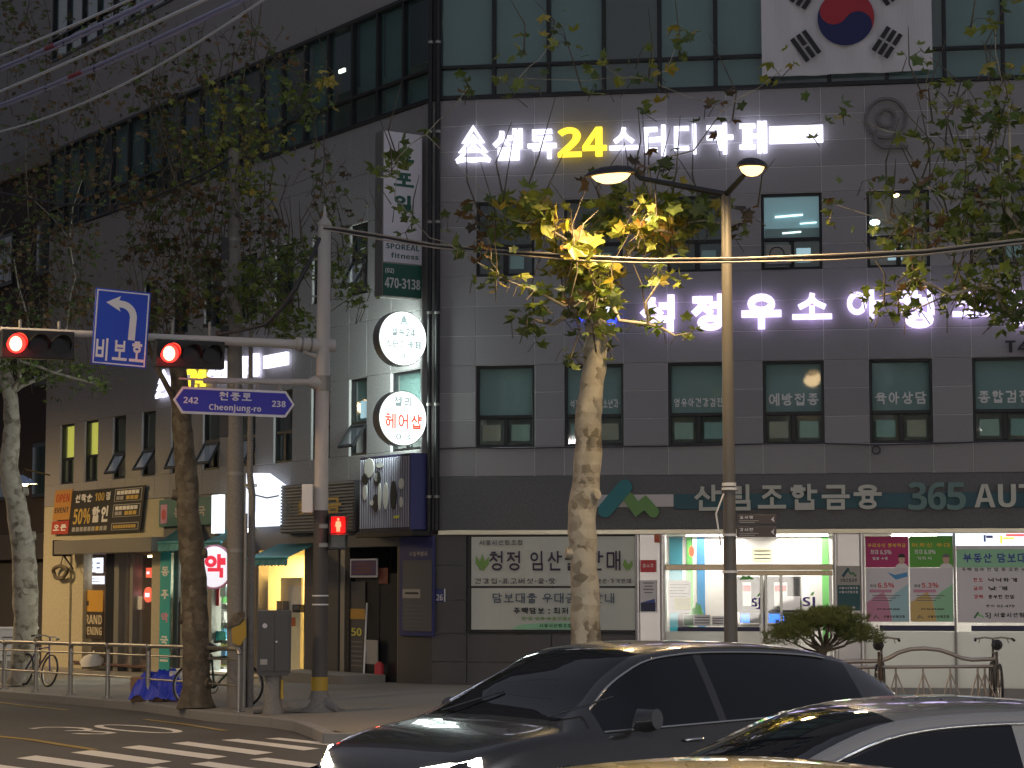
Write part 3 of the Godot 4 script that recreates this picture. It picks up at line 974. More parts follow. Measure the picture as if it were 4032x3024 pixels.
func hall_items(trim_y: float) -> void:
	mat("ink", .03, .03, .035, .7)
	mat("grey_ink", .16, .15, .15, .7)
	mat("red_ink", .52, .05, .06, .6)
	mat("magenta", .42, .03, .14, .55)
	mat("poster_green", .11, .36, .05, .55)
	mat("poster_yellow", .72, .45, .05, .55)
	mat("pale_print", .62, .60, .62, .6)
	mat("pink_print", .55, .25, .36, .6)
	mat("amber_print", .62, .45, .17, .6)
	mat("mint_print", .30, .58, .36, .6)
	mat("skin", .55, .36, .27, .6)
	mat("hair", .03, .025, .02, .6)
	# cash machines
	glow("atm_screen", .05, .2, .9, .9)
	var k := 0
	for q in [[2903, 2993], [3015, 3154]]:
		var r := board("cash_machine", ["white cash machine with glowing blue screen inside the bank entrance", "wide white cash machine with grey notice on its dark hood inside the bank"][k], "cash machine", TR, q[0], 2270, q[1], 2660, -1.7, "cash machines in the bank")
		var n: Node3D = r[0]
		var w: float = r[1]
		var h: float = r[2]
		sheet(n, "cabinet", 0, -.1, w, h * .52, -.7, .1, M.white)
		sheet(n, "hood", 0, h * .64, w, h, -.7, .0, M.black)
		sheet(n, "side", 0, h * .52, .05, h * .64, -.7, 0, M.white)
		sheet(n, "back_panel", 0.05, h * .52, w, h * .64, -.7, -.3, M.steel_dull)
		sheet(n, "ledge", 0, h * .5, w, h * .53, .1, .25, M.steel_dull)
		sheet(n, "screen", w * .04, h * .53, w * .5, h * .62, -.3, -.28, M.atm_screen)
		sheet(n, "notice", w * .25, h * .7, w * .62, h * .94, 0, .006, M.paper)
		sheet(n, "notice_band", w * .27, h * .85, w * .6, h * .91, .006, .008, M.red_ink)
		sheet(n, "slot", w * .6, h * .56, w * .85, h * .58, -.3, -.27, M.ink)
		if k == 1: sheet(n, "grey_notice", w * .42, h * .66, w * .98, h * .8, 0.02, .03, M.pale_print)
		k += 1
	# posters, notices and boards in the entrance
	var r := board("notice_poster", "white notice poster with small print beside the entrance glass", "poster", TR, 2632, 2285, 2721, 2412, -.11)
	sheet(r[0], "paper", 0, 0, r[1], r[2], 0, .004, M.paper)
	for i in 5: sheet(r[0], "print_line", r[1] * .08, r[2] * (.85 - i * .09), r[1] * (.9 - .1 * (i % 3)), r[2] * (.87 - i * .09), .004, .005, M.grey_ink)
	r = board("yellow_notice", "small yellow notice stuck over a white poster on glass", "notice", TR, 2655, 2353, 2720, 2400, -.10)
	mat("lemon", .62, .58, .08, .6)
	sheet(r[0], "paper", 0, 0, r[1], r[2], 0, .004, M.lemon)
	for i in 4: sheet(r[0], "print_line", r[1] * .1, r[2] * (.8 - i * .17), r[1] * .9, r[2] * (.83 - i * .17), .004, .005, M.grey_ink)
	r = board("green_board", "grey notice board with green square emblem at the bank window", "board", TR, 2690, 2420, 2799, 2464, -.14)
	sheet(r[0], "board_face", 0, 0, r[1], r[2], 0, .01, M.pale_print)
	mat("deep_green", .05, .17, .07, .6)
	sheet(r[0], "emblem", r[1] * .02, r[2] * .05, r[1] * .36, r[2] * .95, .01, .012, M.deep_green)
	for i in 3: sheet(r[0], "print_line", r[1] * .42, r[2] * (.72 - i * .25), r[1] * .95, r[2] * (.8 - i * .25), .01, .011, M.ink)
	r = board("grey_board", "plain grey notice board standing next to the green emblem board", "board", TR, 2802, 2426, 2852, 2464, -.14)
	sheet(r[0], "board_face", 0, 0, r[1], r[2], 0, .01, M.pale_print)
	for i in 3: sheet(r[0], "print_line", r[1] * .1, r[2] * (.72 - i * .25), r[1] * .9, r[2] * (.8 - i * .25), .01, .011, M.ink)
	r = board("mountain_cutout", "green mountain-shaped cardboard cutout behind the bank glass", "cutout", TR, 2718, 2370, 2772, 2422, -.3)
	pprism(r[0], "card", PackedVector2Array([Vector2(0, 0), Vector2(r[1] * .15, r[2] * .55), Vector2(r[1] * .3, r[2] * .5), Vector2(r[1] * .45, r[2]), Vector2(r[1] * .58, r[2] * .72), Vector2(r[1] * .7, r[2] * .9), Vector2(r[1], 0)]), 0, .02, M.leaf_green)
	r = board("grey_cutout", "rounded grey cardboard figure cutout beside the green mountain", "cutout", TR, 2668, 2400, 2720, 2470, -.35)
	pprism(r[0], "card", disc(Vector2(r[1] * .5, r[2] * .4), r[1] * .5, r[2] * .6, 24), 0, .02, M.grey_ink)
	glow("red_neon", 1.0, .06, .03, 2.5)
	r = board("red_lantern", "small glowing red lamp hanging inside the bank entrance", "lamp", TR, 2714, 2150, 2734, 2192, -.6)
	pprism(r[0], "lamp_body", disc(Vector2(r[1] / 2, r[2] / 2), r[1] / 2, r[2] / 2, 20), -.04, .04, M.red_neon)
	ptube(r[0], "cord", [Vector3(r[1] / 2, r[2], 0), Vector3(r[1] / 2, r[2] + .25, 0)], [.006], M.ink, 6)
	r = board("opening_notice", "pale yellow notice of three printed lines on the wall behind the doors", "notice", TR, 2962, 2160, 3042, 2212, -2.42)
	mat("cream", .68, .66, .48, .6)
	sheet(r[0], "paper", 0, 0, r[1], r[2], 0, .004, M.cream)
	for i in 3: sheet(r[0], "print_line", r[1] * .1, r[2] * (.78 - i * .28), r[1] * .9, r[2] * (.86 - i * .28), .004, .005, M.grey_ink)
	for q in [[2960, 2994, 2340, 2390, "purple letters sj with a green leaf on the first door leaf"], [3160, 3210, 2335, 2388, "purple letters sj with a green leaf beside the door frame"]]:
		r = board("door_decal", q[4], "decal", TR, q[0], q[2], q[1], q[3], -.07)
		words(r[0], "SJ", 0, r[1], 0, r[2] * .75, 0, M.purple_ink)
		pprism(r[0], "leaf_mark", PackedVector2Array([Vector2(r[1] * .6, r[2] * .8), Vector2(r[1] * .75, r[2] * 1.05), Vector2(r[1] * .95, r[2] * 1.1), Vector2(r[1] * .85, r[2] * .85)]), 0, .003, M.leaf_green)
	r = board("glass_decal", "green mountain emblem and grey letters across the sliding doors", "decal", TR, 2910, 2266, 3110, 2282, -.07)
	pprism(r[0], "emblem", PackedVector2Array([Vector2(0, 0), Vector2(r[1] * .08, r[2]), Vector2(r[1] * .14, r[2] * .7), Vector2(r[1] * .2, r[2]), Vector2(r[1] * .3, 0)]), 0, .003, M.leaf_green)
	# posters on the second window
	var posters := [["magenta", 3408, 2112, 3577, 2234, "magenta rate poster reading 6.5 percent with a smiling bust", "6.5%"], ["poster_green", 3581, 2110, 3752, 2234, "bright green rate poster reading 6.0 percent with a bust", "6.0%"]]
	for p in posters:
		r = board("rate_poster", p[5], "poster", TR, p[1], p[2], p[3], p[4], -.05, "rate posters in the bank window")
		var n: Node3D = r[0]
		sheet(n, "paper", 0, 0, r[1], r[2], -.004, 0, M[p[0]])
		words(n, "우리아이 행복적금" if p[0] == "magenta" else "어르신 우대", r[1] * .05, r[1] * .94, r[2] * .64, r[2] * .14, 0, M.poster_yellow)
		words(n, "최대 " + p[6], r[1] * .12, r[1] * .6, r[2] * .42, r[2] * .15, 0, M.paper)
		words(n, "월불 수령" if p[0] == "magenta" else "거치식", r[1] * .16, r[1] * .52, r[2] * .24, r[2] * .1, 0, M.paper)
		pprism(n, "portrait_shirt", disc(Vector2(r[1] * .84, -r[2] * .02), r[1] * .15, r[2] * .16, 20, 0, PI), 0, .002, M.paper)
		pprism(n, "portrait_face", disc(Vector2(r[1] * .84, r[2] * .26), r[1] * .075, r[2] * .15, 20), .002, .004, M.skin)
		pprism(n, "portrait_hair", disc(Vector2(r[1] * .84, r[2] * .32), r[1] * .085, r[2] * .12, 20, 0, PI), .004, .005, M.hair if p[0] == "magenta" else M.grey_ink)
	for p in [["pink_print", 3410, 3579, "white savings poster with pink and blue print reading 6.5 percent", "teal", "6.5%"], ["amber_print", 3583, 3754, "white savings poster with amber and mint print", "mint_print", "5.3%"]]:
		r = board("savings_poster", p[3], "poster", TR, p[1], 2236, p[2], 2449, -.05, "savings posters in the bank window")
		var n: Node3D = r[0]
		var w: float = r[1]
		var h: float = r[2]
		sheet(n, "paper", 0, 0, w, h, -.004, 0, M.pale_print)
		pprism(n, "print_shape", PackedVector2Array([Vector2(.01, .01), Vector2(w * .6, .01), Vector2(w * .52, h * .4), Vector2(w * .4, h * .56), Vector2(w * .2, h * .46), Vector2(.01, h * .36)]), 0, .001, M[p[0]])
		mat("pale_teal", .33, .52, .56, .6)
		pprism(n, "print_shape", PackedVector2Array([Vector2(w * .605, .01), Vector2(w - .01, .01), Vector2(w - .01, h * .7), Vector2(w * .7, h * .55), Vector2(w * .53, h * .4)]), 0, .001, M.pale_teal if p[4] == "teal" else M.mint_print)
		words(n, "최대", w * .1, w * .24, h * .64, h * .055, 0.001, M.ink)
		words(n, p[5], w * .28, w * .66, h * .63, h * .1, 0.001, M.red_ink)
		sheet(n, "red_bar", w * .08, h * .545, w * .6, h * .6, .001, .002, M.pink_print)
		if p[4] == "teal": pprism(n, "ribbon_print", PackedVector2Array([Vector2(w * .5, h * .92), Vector2(w * .68, h * .87), Vector2(w * .97, h * .92), Vector2(w * .98, h * .84), Vector2(w * .7, h * .78)]), 0, .001, M.sky_blue)
		for i in 3: sheet(n, "print_line", w * .15, h * (.48 - i * .045), w * (.8 - .1 * i), h * (.495 - i * .045), .001, .002, M.grey_ink)
		words(n, "문의 02-479-0040", w * .25, w * .78, h * .22, h * .035, .001, M.ink)
		words(n, "서울시산림조합", w * .4, w * .9, h * .075, h * .05, .001, M.ink)
		peaks(n, w * .16, h * .06, w * .14, .001, .001, M.grey_ink, M.grey_ink)
	r = board("loan_poster", "large white property loan poster with blue headline and green band", "poster", TR, 3768, 2150, 4090, 2452, -.05)
	var n: Node3D = r[0]
	var w: float = r[1]
	var h: float = r[2]
	sheet(n, "paper", 0, 0, w, h, -.004, 0, M.pale_print)
	sheet(n, "green_band", 0.001, h * .72, w, h * .96, 0, .001, M.mint_print)
	mat("blue_ink", .05, .08, .30, .6)
	words(n, "부동산 담보대출", w * .08, w * .98, h * .78, h * .13, .001, M.blue_ink)
	words(n, "주택 임야 전 답 등 모든 부동산", w * .06, w * .98, h * .67, h * .05, .001, M.grey_ink)
	for i in 3:
		words(n, ["한도", "금리", "경력"][i], w * .2, w * .32, h * (.53 - i * .11), h * .055, .001, M.red_ink)
		words(n, ["넉넉하게", "낮게", "풍부한 전담"][i], w * .38, w * ([.74, .62, .7][i]), h * (.53 - i * .11), h * .055, .001, M.ink)
	words(n, "문의 02-479", w * .35, w * .7, h * .2, h * .035, .001, M.ink)
	words(n, "SJ 서울시산림조합", w * .34, w * .98, h * .07, h * .065, .001, M.ink)
	peaks(n, w * .2, h * .06, w * .12, .001, .001, M.deep_green, M.leaf_green)
	glow("reflection_blue_white", .72, .80, 1.0, .7)
	r = board("painted_reflection", "painted reflection, glowing bluish white strip with coloured marks above the loan poster", "sign", TR, 3690, 2099, 4090, 2148, -.16)  # a reflection in the window glass, painted as a glowing strip
	sheet(r[0], "reflection_strip", 0, 0, r[1], r[2], -.08, 0, M.reflection_blue_white)
	glow("lit_red", .9, .08, .08, 1.0)
	glow("lit_yellow", .95, .7, .05, 1.2)
	sheet(r[0], "mark", r[1] * .46, r[2] * .3, r[1] * .48, r[2] * .85, 0, .01, M.blue_ink)
	sheet(r[0], "mark", r[1] * .485, r[2] * .6, r[1] * .55, r[2] * .8, 0, .01, M.blue_ink)
	sheet(r[0], "mark", r[1] * .62, r[2] * .15, r[1] * .645, r[2] * .8, 0, .01, M.lit_yellow)
	sheet(r[0], "mark", r[1] * .65, r[2] * .5, r[1] * .76, r[2] * .66, 0, .01, M.lit_yellow)
	sheet(r[0], "mark", r[1] * .68, r[2] * .72, r[1] * .86, r[2] * .92, 0, .01, M.lit_red)
	# pillar plates
	r = board("mask_notice", "red mask notice plate on the metal pillar", "notice", TR, 2522, 2205, 2582, 2253, .14)
	sheet(r[0], "plate", 0, 0, r[1], r[2], 0, .005, M.red_ink)
	words(r[0], "마스크", r[1] * .15, r[1] * .85, r[2] * .35, r[2] * .35, .005, M.paper)
	r = board("pillar_notice", "white notice with dark navy foot on the metal pillar", "notice", TR, 2520, 2285, 2584, 2410, .14)
	sheet(r[0], "plate", 0, 0, r[1], r[2], 0, .005, M.pale_print)
	sheet(r[0], "navy_foot", r[1] * .05, r[2] * .02, r[1] * .95, r[2] * .3, .005, .007, M.navy)
	pprism(r[0], "green_mark", PackedVector2Array([Vector2(r[1] * .08, r[2] * .3), Vector2(r[1] * .3, r[2] * .33), Vector2(r[1] * .9, r[2] * .42), Vector2(r[1] * .93, r[2] * .3)]), .005, .0065, M.blue_ink)
	for i in 4: sheet(r[0], "print_line", r[1] * (.2 + .08 * (i % 2)), r[2] * (.9 - i * .1), r[1] * (.85 - .08 * (i % 2)), r[2] * (.93 - i * .1), .005, .006, M.grey_ink)
	mat("orange_lamp", .45, .12, .04, .4)
	r = board("alarm_box", "small orange alarm box at the top of the metal pillar", "alarm", TR, 2578, 2105, 2600, 2137, .14)
	sheet(r[0], "case", 0, 0, r[1], r[2], 0, .1, M.orange_lamp)
	sheet(r[0], "lens", r[1] * .25, r[2] * .2, r[1] * .75, r[2] * .5, .1, .12, M.red_ink)
	r = board("bank_plate", "grey and dark teal name plate of the forestry bank on a pillar", "sign", TR, 3296, 2228, 3388, 2405, .14)
	n = r[0]
	w = r[1]
	h = r[2]
	mat("plate_grey", .34, .32, .29, .5)
	mat("dark_teal", .012, .075, .085, .5)
	sheet(n, "plate", 0, 0, w, h, 0, .03, M.plate_grey)
	sheet(n, "teal_field", w * .02, h * .01, w * .98, h * .57, .03, .034, M.dark_teal)
	peaks(n, w * .22, h * .76, w * .6, .03, .004, M.dark_teal, M.deep_green)
	words(n, "산림조합금융", w * .14, w * .86, h * .64, h * .08, .03, M.ink)
	for i in 2: words(n, "서울시산림조합", w * .08, w * .9, h * (.48 - .09 * i), h * .055, .034, M.pale_print)
	pprism(r[0], "small_emblem", disc(Vector2(w * .7, h * .07), w * .06, w * .06, 14), .034, .037, M.pale_print)
	# pillar wall lamp
	glow("warm_bulb", 1.0, .75, .45, 3.0)
	# the double banner
	var board_label := ["white banner selling clean forest produce with dark lettering", "white banner offering secured loans with green foot below the produce banner"]
	var by := [[2113, 2307], [2316, 2480]]
	for i in 2:
		r = board("wall_banner", board_label[i], "banner", TR, 1856, by[i][0], 2500, by[i][1], .05, "banners on the dark stone wall")
		n = r[0]
		w = r[1]
		h = r[2]
		# slightly rippled cloth
		var st := new_st()
		var nx := 24
		for a in nx:
			var x0 := w * a / nx
			var x1 := w * (a + 1) / nx
			var z0 := .012 * sin(a * .9) + .006 * sin(a * 2.3)
			var z1 := .012 * sin((a + 1) * .9) + .006 * sin((a + 1) * 2.3)
			quad(st, Vector3(x0, 0, z0 + .01), Vector3(x1, 0, z1 + .01), Vector3(x1, h, z1 * .3), Vector3(x0, h, z0 * .3))
		mat("banner_cloth", .52, .53, .47, .8)
		shape(n, "cloth", st, M.banner_cloth)
		mat("leaf_print", .20, .34, .09, .8)
		mat("violet_ink", .055, .04, .07, .8)
		mat("slate_ink", .10, .12, .16, .8)
		if i == 0:
			words(n, "청정 임산물 판매", w * .11, w * .92, h * .3, h * .42, .03, M.violet_ink, .1)
			words(n, "서울시산림조합", w * .05, w * .32, h * .83, h * .11, .03, M.grey_ink)
			words(n, "건강집·표고버섯·꿀·잣", w * .02, w * .52, h * .04, h * .12, .03, M.grey_ink)
			words(n, "벌집묻은·가격판매", w * .7, w * .98, h * .05, h * .1, .03, M.grey_ink)
			for q in [[.06, .3, .03, .62], [.07, .3, .07, .66], [.075, .3, .11, .6], [.95, .3, .94, .55], [.96, .3, .985, .52]]:
				pprism(n, "leaf_print", PackedVector2Array([Vector2(w * q[0], h * q[1]), Vector2(w * (q[0] + q[2]) / 2 + .05, h * (q[1] + q[3]) / 2), Vector2(w * q[2], h * q[3]), Vector2(w * (q[0] + q[2]) / 2 - .05, h * (q[1] + q[3]) / 2)]), .028, .032, M.leaf_print)
		else:
			words(n, "담보대출 우대금리 안내", w * .13, w * .88, h * .64, h * .25, .03, M.slate_ink, .1)
			words(n, "주택담보 : 최저", w * .26, w * .6, h * .38, h * .16, .03, M.ink)
			words(n, "전·답·임야·부동산담보", w * .31, w * .62, h * .23, h * .09, .03, M.leaf_print)
			words(n, "서울시산림조합", w * .42, w * .62, h * .06, h * .09, .034, M.deep_green)
			pprism(n, "green_foot", PackedVector2Array([Vector2(w * .25, h * .01), Vector2(w * .3, h * .12), Vector2(w * .45, h * .17), Vector2(w * .6, h * .18), Vector2(w * .72, h * .1), Vector2(w * .78, h * .01)]), .027, .03, M.mint_print)
		for q in [[0.0, h], [w, h], [0.0, 0.0], [w, 0.0]]: ptube(n, "tie", [Vector3(q[0], q[1], .01), Vector3(q[0] + (-.06 if q[0] == 0.0 else .06), q[1] + (.03 if q[1] > 0 else -.03), -.01)], [.006], M.ink, 5)
	var fr0 := face(TR, 1843, 2300)
	mat("board_frame", .02, .018, .018, .5)
	for q in [[1841, 2104, 1855, 2488], [2490, 2104, 2503, 2488], [1855, 2480, 2490, 2492], [1855, 2104, 2490, 2112]]:
		fr(bld, "banner_frame", TR, q[0], q[1], q[2], q[3], .0, .045, M.board_frame)

# ---------- shops along the side street ----------
func side_shops() -> void:
	var b := bld
	var top: float = ROWS[0]
	var base := -1.0
	var X := func(sx): return face(TL, sx, 2400).x
	var Yq := func(sx, sy): return face(TL, sx, sy).y
	var hd: float = Yq.call(1250, 2160)       # head of the shop openings
	var hl: float = Yq.call(450, 2170)
	# solid pieces of the ground storey
	var lend: float = face(TL, 178, 1800).x
	noisy("brown_dark", [.035, .03, .028], [.075, .066, .06], .1, 1.0, .6)
	for q in [[lend, X.call(272), "beige_render"], [X.call(595), X.call(640), "beige_render"], [X.call(900), X.call(981), "brown_dark"], [X.call(1200), X.call(1330), "dark_granite"], [X.call(1565), -.01, "dark_granite"]]:
		fb(b, "pier", TL, Vector3(q[0], base, -.35), Vector3(q[1], hd + .3, .0), M[q[2]])
	fb(b, "shop_lintel", TL, Vector3(lend, hl + .0, -.36), Vector3(X.call(640), top - .004, -.004), M.beige_render)
	fb(b, "shop_lintel", TL, Vector3(X.call(640), hd, -.36), Vector3(-.01, top - .004, -.006), M.fascia)
	fb(b, "step", TL, Vector3(lend, base, -.2), Vector3(X.call(600), Yq.call(400, 2640), .35), M.concrete)
	fb(b, "step", TL, Vector3(X.call(1180), -.3, 0), Vector3(X.call(1520), .12, .9), M.concrete)
	# rooms behind the openings
	var rooms := [[272, 595, "dim", 3.0], [640, 900, "white", 3.5], [981, 1200, "cream_wall", 3.2], [1330, 1565, "dark", 1.2]]
	mat("cream_wall", .74, .66, .46, .7)
	mat("dark_room", .05, .045, .045, .8)
	mat("cafe_wall", .10, .05, .045, .7)
	for q in rooms:
		var x0: float = X.call(q[0])
		var x1: float = X.call(q[1])
		var m: Material = {"dim": M.cafe_wall, "white": M.interior, "cream_wall": M.cream_wall, "dark": M.dark_room}[q[2]]
		var st := new_st()
		var d: float = q[3]
		for e in [[x0, -.12, x1, -.06, 0.0, -d], [x0, -.12, x1, hd + .3, -d, -d - .1], [x0 - .1, -.12, x0, hd + .3, -.3, -d], [x1, -.12, x1 + .1, hd + .3, -.3, -d], [x0, hd + .02, x1, hd + .1, -.37, -d]]:
			box(st, Vector3((e[0] + e[2]) / 2, (e[1] + e[3]) / 2, (e[4] + e[5]) / 2), Vector3(absf(e[2] - e[0]), absf(e[3] - e[1]), absf(e[4] - e[5])))
		shape(b, "shop_room", st, m, TL)
	# lights of the shops
	glow("shop_tube", .95, 1.0, .95, 5.0)
	glow("warm_tube", 1.0, .78, .38, 5.0)
	for q in [[760, -1.2, "shop_tube", Color(.93, 1, .96), 7.0], [840, -2.2, "shop_tube", Color(.93, 1, .96), 6.0], [1060, -1.4, "warm_tube", Color(1, .86, .58), 3.0], [1140, -2.4, "warm_tube", Color(1, .86, .58), 2.4], [380, -1.6, "warm_tube", Color(1, .8, .6), .6]]:
		var x: float = X.call(q[0])
		fb(b, "ceiling_tube", TL, Vector3(x - .5, hd - .05, q[1] - .06), Vector3(x + .5, hd + .0, q[1] + .06), M[q[2]])
		panel_light(b, TL * Transform3D(Basis(Vector3.RIGHT, PI / 2), Vector3(x, hd - .07, q[1])), 1.0, .15, q[3], q[4])
	# café front
	mat("tan_frame", .19, .15, .11, .5)
	for q in [[272, 316, "beige_render"], [405, 438, "frame"], [438, 456, "steel_dull"], [500, 512, "steel_dull"], [588, 597, "frame"]]:
		fb(b, "shop_stile", TL, Vector3(X.call(q[0]), base, -.3), Vector3(X.call(q[1]), hl, -.06), M[q[2]])
	for q in [[316, 405], [456, 500], [512, 588]]:
		fb(b, "glass_pane", TL, Vector3(X.call(q[0]), -.3, -.2), Vector3(X.call(q[1]), hl, -.19), M.shop_glass)
	var r := board("awning_box", "grey rolled awning box above the cafe windows", "awning", TL, 212, 2122, 596, 2178, .5)
	mat("awning_grey", .15, .14, .125, .6)
	sheet(r[0], "roll_case", 0, 0, r[1], r[2], -.45, 0, M.awning_grey)
	sheet(r[0], "end_cap", -.05, -.04, 0, r[2] + .02, -.47, .02, M.frame)
	ptube(r[0], "crank_arm", [Vector3(.1, 0, -.2), Vector3(.4, -.35, -.35)], [.02], M.frame, 6)
	r = board("wreath", "dark round dry wreath hanging by the cafe door", "wreath", TL, 212, 2225, 270, 2280, .1)
	var ring := []
	for i in 21: ring.append(Vector3(r[1] / 2 + cos(TAU * i / 20) * r[1] * .45, r[2] / 2 + sin(TAU * i / 20) * r[2] * .45, .03 + .02 * sin(i * 5)))
	ptube(r[0], "hoop", ring, [.05], M.bark_dark, 7)
	ptube(r[0], "hook", [Vector3(r[1] / 2, r[2], .02), Vector3(r[1] / 2, r[2] + .25, -.05)], [.015], M.frame, 6)
	# lit menu signs inside the café
	glow("menu_white", .80, .84, 1.0, .7)
	glow("menu_red", 1.0, .12, .06, .6)
	for q in [[318, 343, 2225, 2255, "menu_white", "round white glowing figure sign inside the cafe window"], [352, 372, 2198, 2253, "menu_white", "tall white glowing shop sign inside the cafe window"], [376, 400, 2196, 2256, "menu_white", "white glowing picture sign beside the tall sign in the cafe"], [318, 342, 2273, 2305, "menu_white", "small white glowing menu panel in the cafe"], [352, 405, 2268, 2300, "menu_white", "wide white glowing menu panel in the cafe"], [574, 592, 2236, 2274, "menu_red", "small red glowing sign in the dark cafe glass"], [566, 594, 2312, 2372, "menu_red", "round red glowing sign in the dark cafe glass"]]:
		r = board("lit_menu_sign", q[5], "sign", TL, q[0], q[2], q[1], q[3], -.32, "glowing signs in the cafe window")
		if q[5].begins_with("round"): pprism(r[0], "face", disc(Vector2(r[1] / 2, r[2] / 2), r[1] / 2, r[2] / 2, 24), -.05, 0, M[q[4]])
		else: sheet(r[0], "face", 0, 0, r[1], r[2], -.05, 0, M[q[4]])
		if q[4] == "menu_white":
			for i in 2: sheet(r[0], "print", r[1] * .2, r[2] * (.3 + .3 * i), r[1] * .75, r[2] * (.38 + .3 * i), 0, .004, M.sky_blue)
		else: sheet(r[0], "print", r[1] * .2, r[2] * .35, r[1] * .8, r[2] * .62, 0, .004, M.menu_white)
	mat("amber_card", .50, .27, .04, .6)
	r = board("opening_poster", "amber and black grand opening poster on the cafe glass", "poster", TL, 317, 2324, 405, 2515, -.17)
	sheet(r[0], "amber_half", 0, r[2] * .56, r[1], r[2], 0, .005, M.amber_card)
	mat("brown_card", .035, .025, .018, .6)
	sheet(r[0], "dark_half", 0.02, 0, r[1], r[2] * .555, 0, .005, M.brown_card)
	mat("cream_ink", .55, .47, .33, .6)
	words(r[0], "GRAND", r[1] * .05, r[1] * .97, r[2] * .3, r[2] * .2, .006, M.cream_ink)
	words(r[0], "OPENING", r[1] * .05, r[1] * .97, r[2] * .08, r[2] * .17, .006, M.cream_ink)
	sheet(r[0], "card_label", r[1] * .17, r[2] * .68, r[1] * .38, r[2] * .78, .005, .007, M.brown_card)
	r = board("door_sheet", "pale paper sheet taped inside the dark cafe door", "notice", TL, 530, 2348, 560, 2400, -.17)
	sheet(r[0], "paper", 0, 0, r[1], r[2], 0, .004, M.paper)
	r = board("plastic_bag", "white plastic bag standing on the cafe step", "bag", TL, 352, 2575, 384, 2620, .12)
	var st := new_st()
	tube(st, [Vector3(r[1] / 2, 0, 0), Vector3(r[1] / 2, r[2] * .3, .01), Vector3(r[1] * .52, r[2] * .7, 0), Vector3(r[1] * .5, r[2], -.01)], [.28, .32, .24, .1], 9)
	shape(r[0], "bag_body", st, M.paper)
	ptube(r[0], "bag_handle", [Vector3(r[1] * .4, r[2] * .95, 0), Vector3(r[1] * .5, r[2] * 1.25, 0), Vector3(r[1] * .62, r[2] * .95, 0)], [.02], M.paper, 5)
	# pharmacy
	mat("pharmacy_teal", .02, .33, .33, .6)
	r = board("vertical_banner", "tall teal banner with pharmacy name in white syllables", "banner", TL, 628, 2172, 668, 2665, .12)
	sheet(r[0], "cloth", 0, 0, r[1], r[2], -.02, 0, M.pharmacy_teal)
	for i in 4: words(r[0], "동주약국"[i], r[1] * .12, r[1] * .88, r[2] * (.80 - .185 * i), r[2] * .085, 0, M.paper if i != 2 else M.pink_print, .15)
	for i in 2: sheet(r[0], "print_line", r[1] * .12, r[2] * (.12 + .03 * i), r[1] * .88, r[2] * (.137 + .03 * i), 0, .003, M.paper)
	for q in [[671, 690, "steel_dull"], [700, 712, "steel_dull"], [722, 730, "white"], [806, 822, "steel_dull"], [890, 900, "steel_dull"]]:
		fb(b, "shop_stile", TL, Vector3(X.call(q[0]), base, -.3), Vector3(X.call(q[1]), hd, -.06), M[q[2]])
	for q in [[690, 700], [712, 722], [730, 806], [822, 890]]:
		fb(b, "glass_pane", TL, Vector3(X.call(q[0]), -.3, -.2), Vector3(X.call(q[1]), hd, -.19), M.shop_glass)
	# medicine shelves seen through the glass
	r = board("medicine_shelf", "bright shelf of coloured medicine packets inside the pharmacy", "shelf", TL, 735, 2240, 888, 2660, -.62)
	for i in 6: sheet(r[0], "shelf_board", 0, r[2] * i / 6.0, r[1], r[2] * i / 6.0 + .03, -.35, 0, M.white)
	sheet(r[0], "shelf_back", 0, 0, r[1], r[2], -.38, -.35, M.interior)
	var cols := ["magenta", "sky_blue", "leaf_green", "lemon", "paper", "teal", "red_ink", "paper"]
	k_packets(r, cols)
	fr(b, "window_poster", TL, 826, 2310, 862, 2385, -.19, -.18, M.red_ink)
	fr(b, "window_poster", TL, 866, 2290, 888, 2350, -.19, -.18, M.pale_teal if M.has("pale_teal") else M.teal)
	fr(b, "window_poster", TL, 826, 2485, 888, 2530, -.19, -.18, M.pharmacy_teal)
	mat("sign_teal", .03, .14, .13, .6)
	r = board("pharmacy_fascia", "dark teal pharmacy sign board with a pink poster", "sign", TL, 626, 1962, 830, 2070, .1)
	sheet(r[0], "board_face", 0, 0, r[1], r[2], -.1, 0, M.sign_teal)
	sheet(r[0], "pink_poster", r[1] * .04, r[2] * .12, r[1] * .17, r[2] * .82, 0, .01, M.pink_print)
	pprism(r[0], "red_mark", disc(Vector2(r[1] * .105, r[2] * .45), r[1] * .04, r[2] * .2, 16), .01, .014, M.red_ink)
	words(r[0], "동주약국", r[1] * .3, r[1] * .9, r[2] * .3, r[2] * .4, 0, M.plate_grey)
	glow("tall_white", .82, .90, .95, .6)
	r = board("tall_lightbox", "narrow upright white light box above the pharmacy awning", "sign", TL, 832, 1948, 866, 2100, .35)
	sheet(r[0], "light_face", 0, 0, r[1], r[2], -.12, 0, M.tall_white)
	sheet(r[0], "bracket", r[1] * .3, -.06, r[1] * .7, 0, -.4, -.02, M.frame)
	for q in [[622, 712, 2108, 2170, .55, "small dark teal awning over the teal banner"], [800, 872, 2110, 2165, .6, "dark teal awning over the pharmacy window"], [975, 1132, 2172, 2228, .7, "teal scalloped awning over the yellow lit shop"]]:
		awning(q[5], q[0], q[1], q[2], q[3], q[4])
	# round pharmacy sign
	glow("round_face", .78, .74, .80, .35)
	var c := face(TL, 843, 2232, .75)
	var t := thing("round_pharmacy_sign", "round white pharmacy sign with one red syllable", "sign", TL * Transform3D(Basis(Vector3.UP, deg_to_rad(52)), c))
	pprism(t, "rim", disc(Vector2.ZERO, .40, .47, 36), -.09, .0, M.pink_print)
	pprism(t, "face", disc(Vector2.ZERO, .36, .43, 36), 0, .012, M.round_face)
	glow("red_lit", .75, .03, .06, .3)
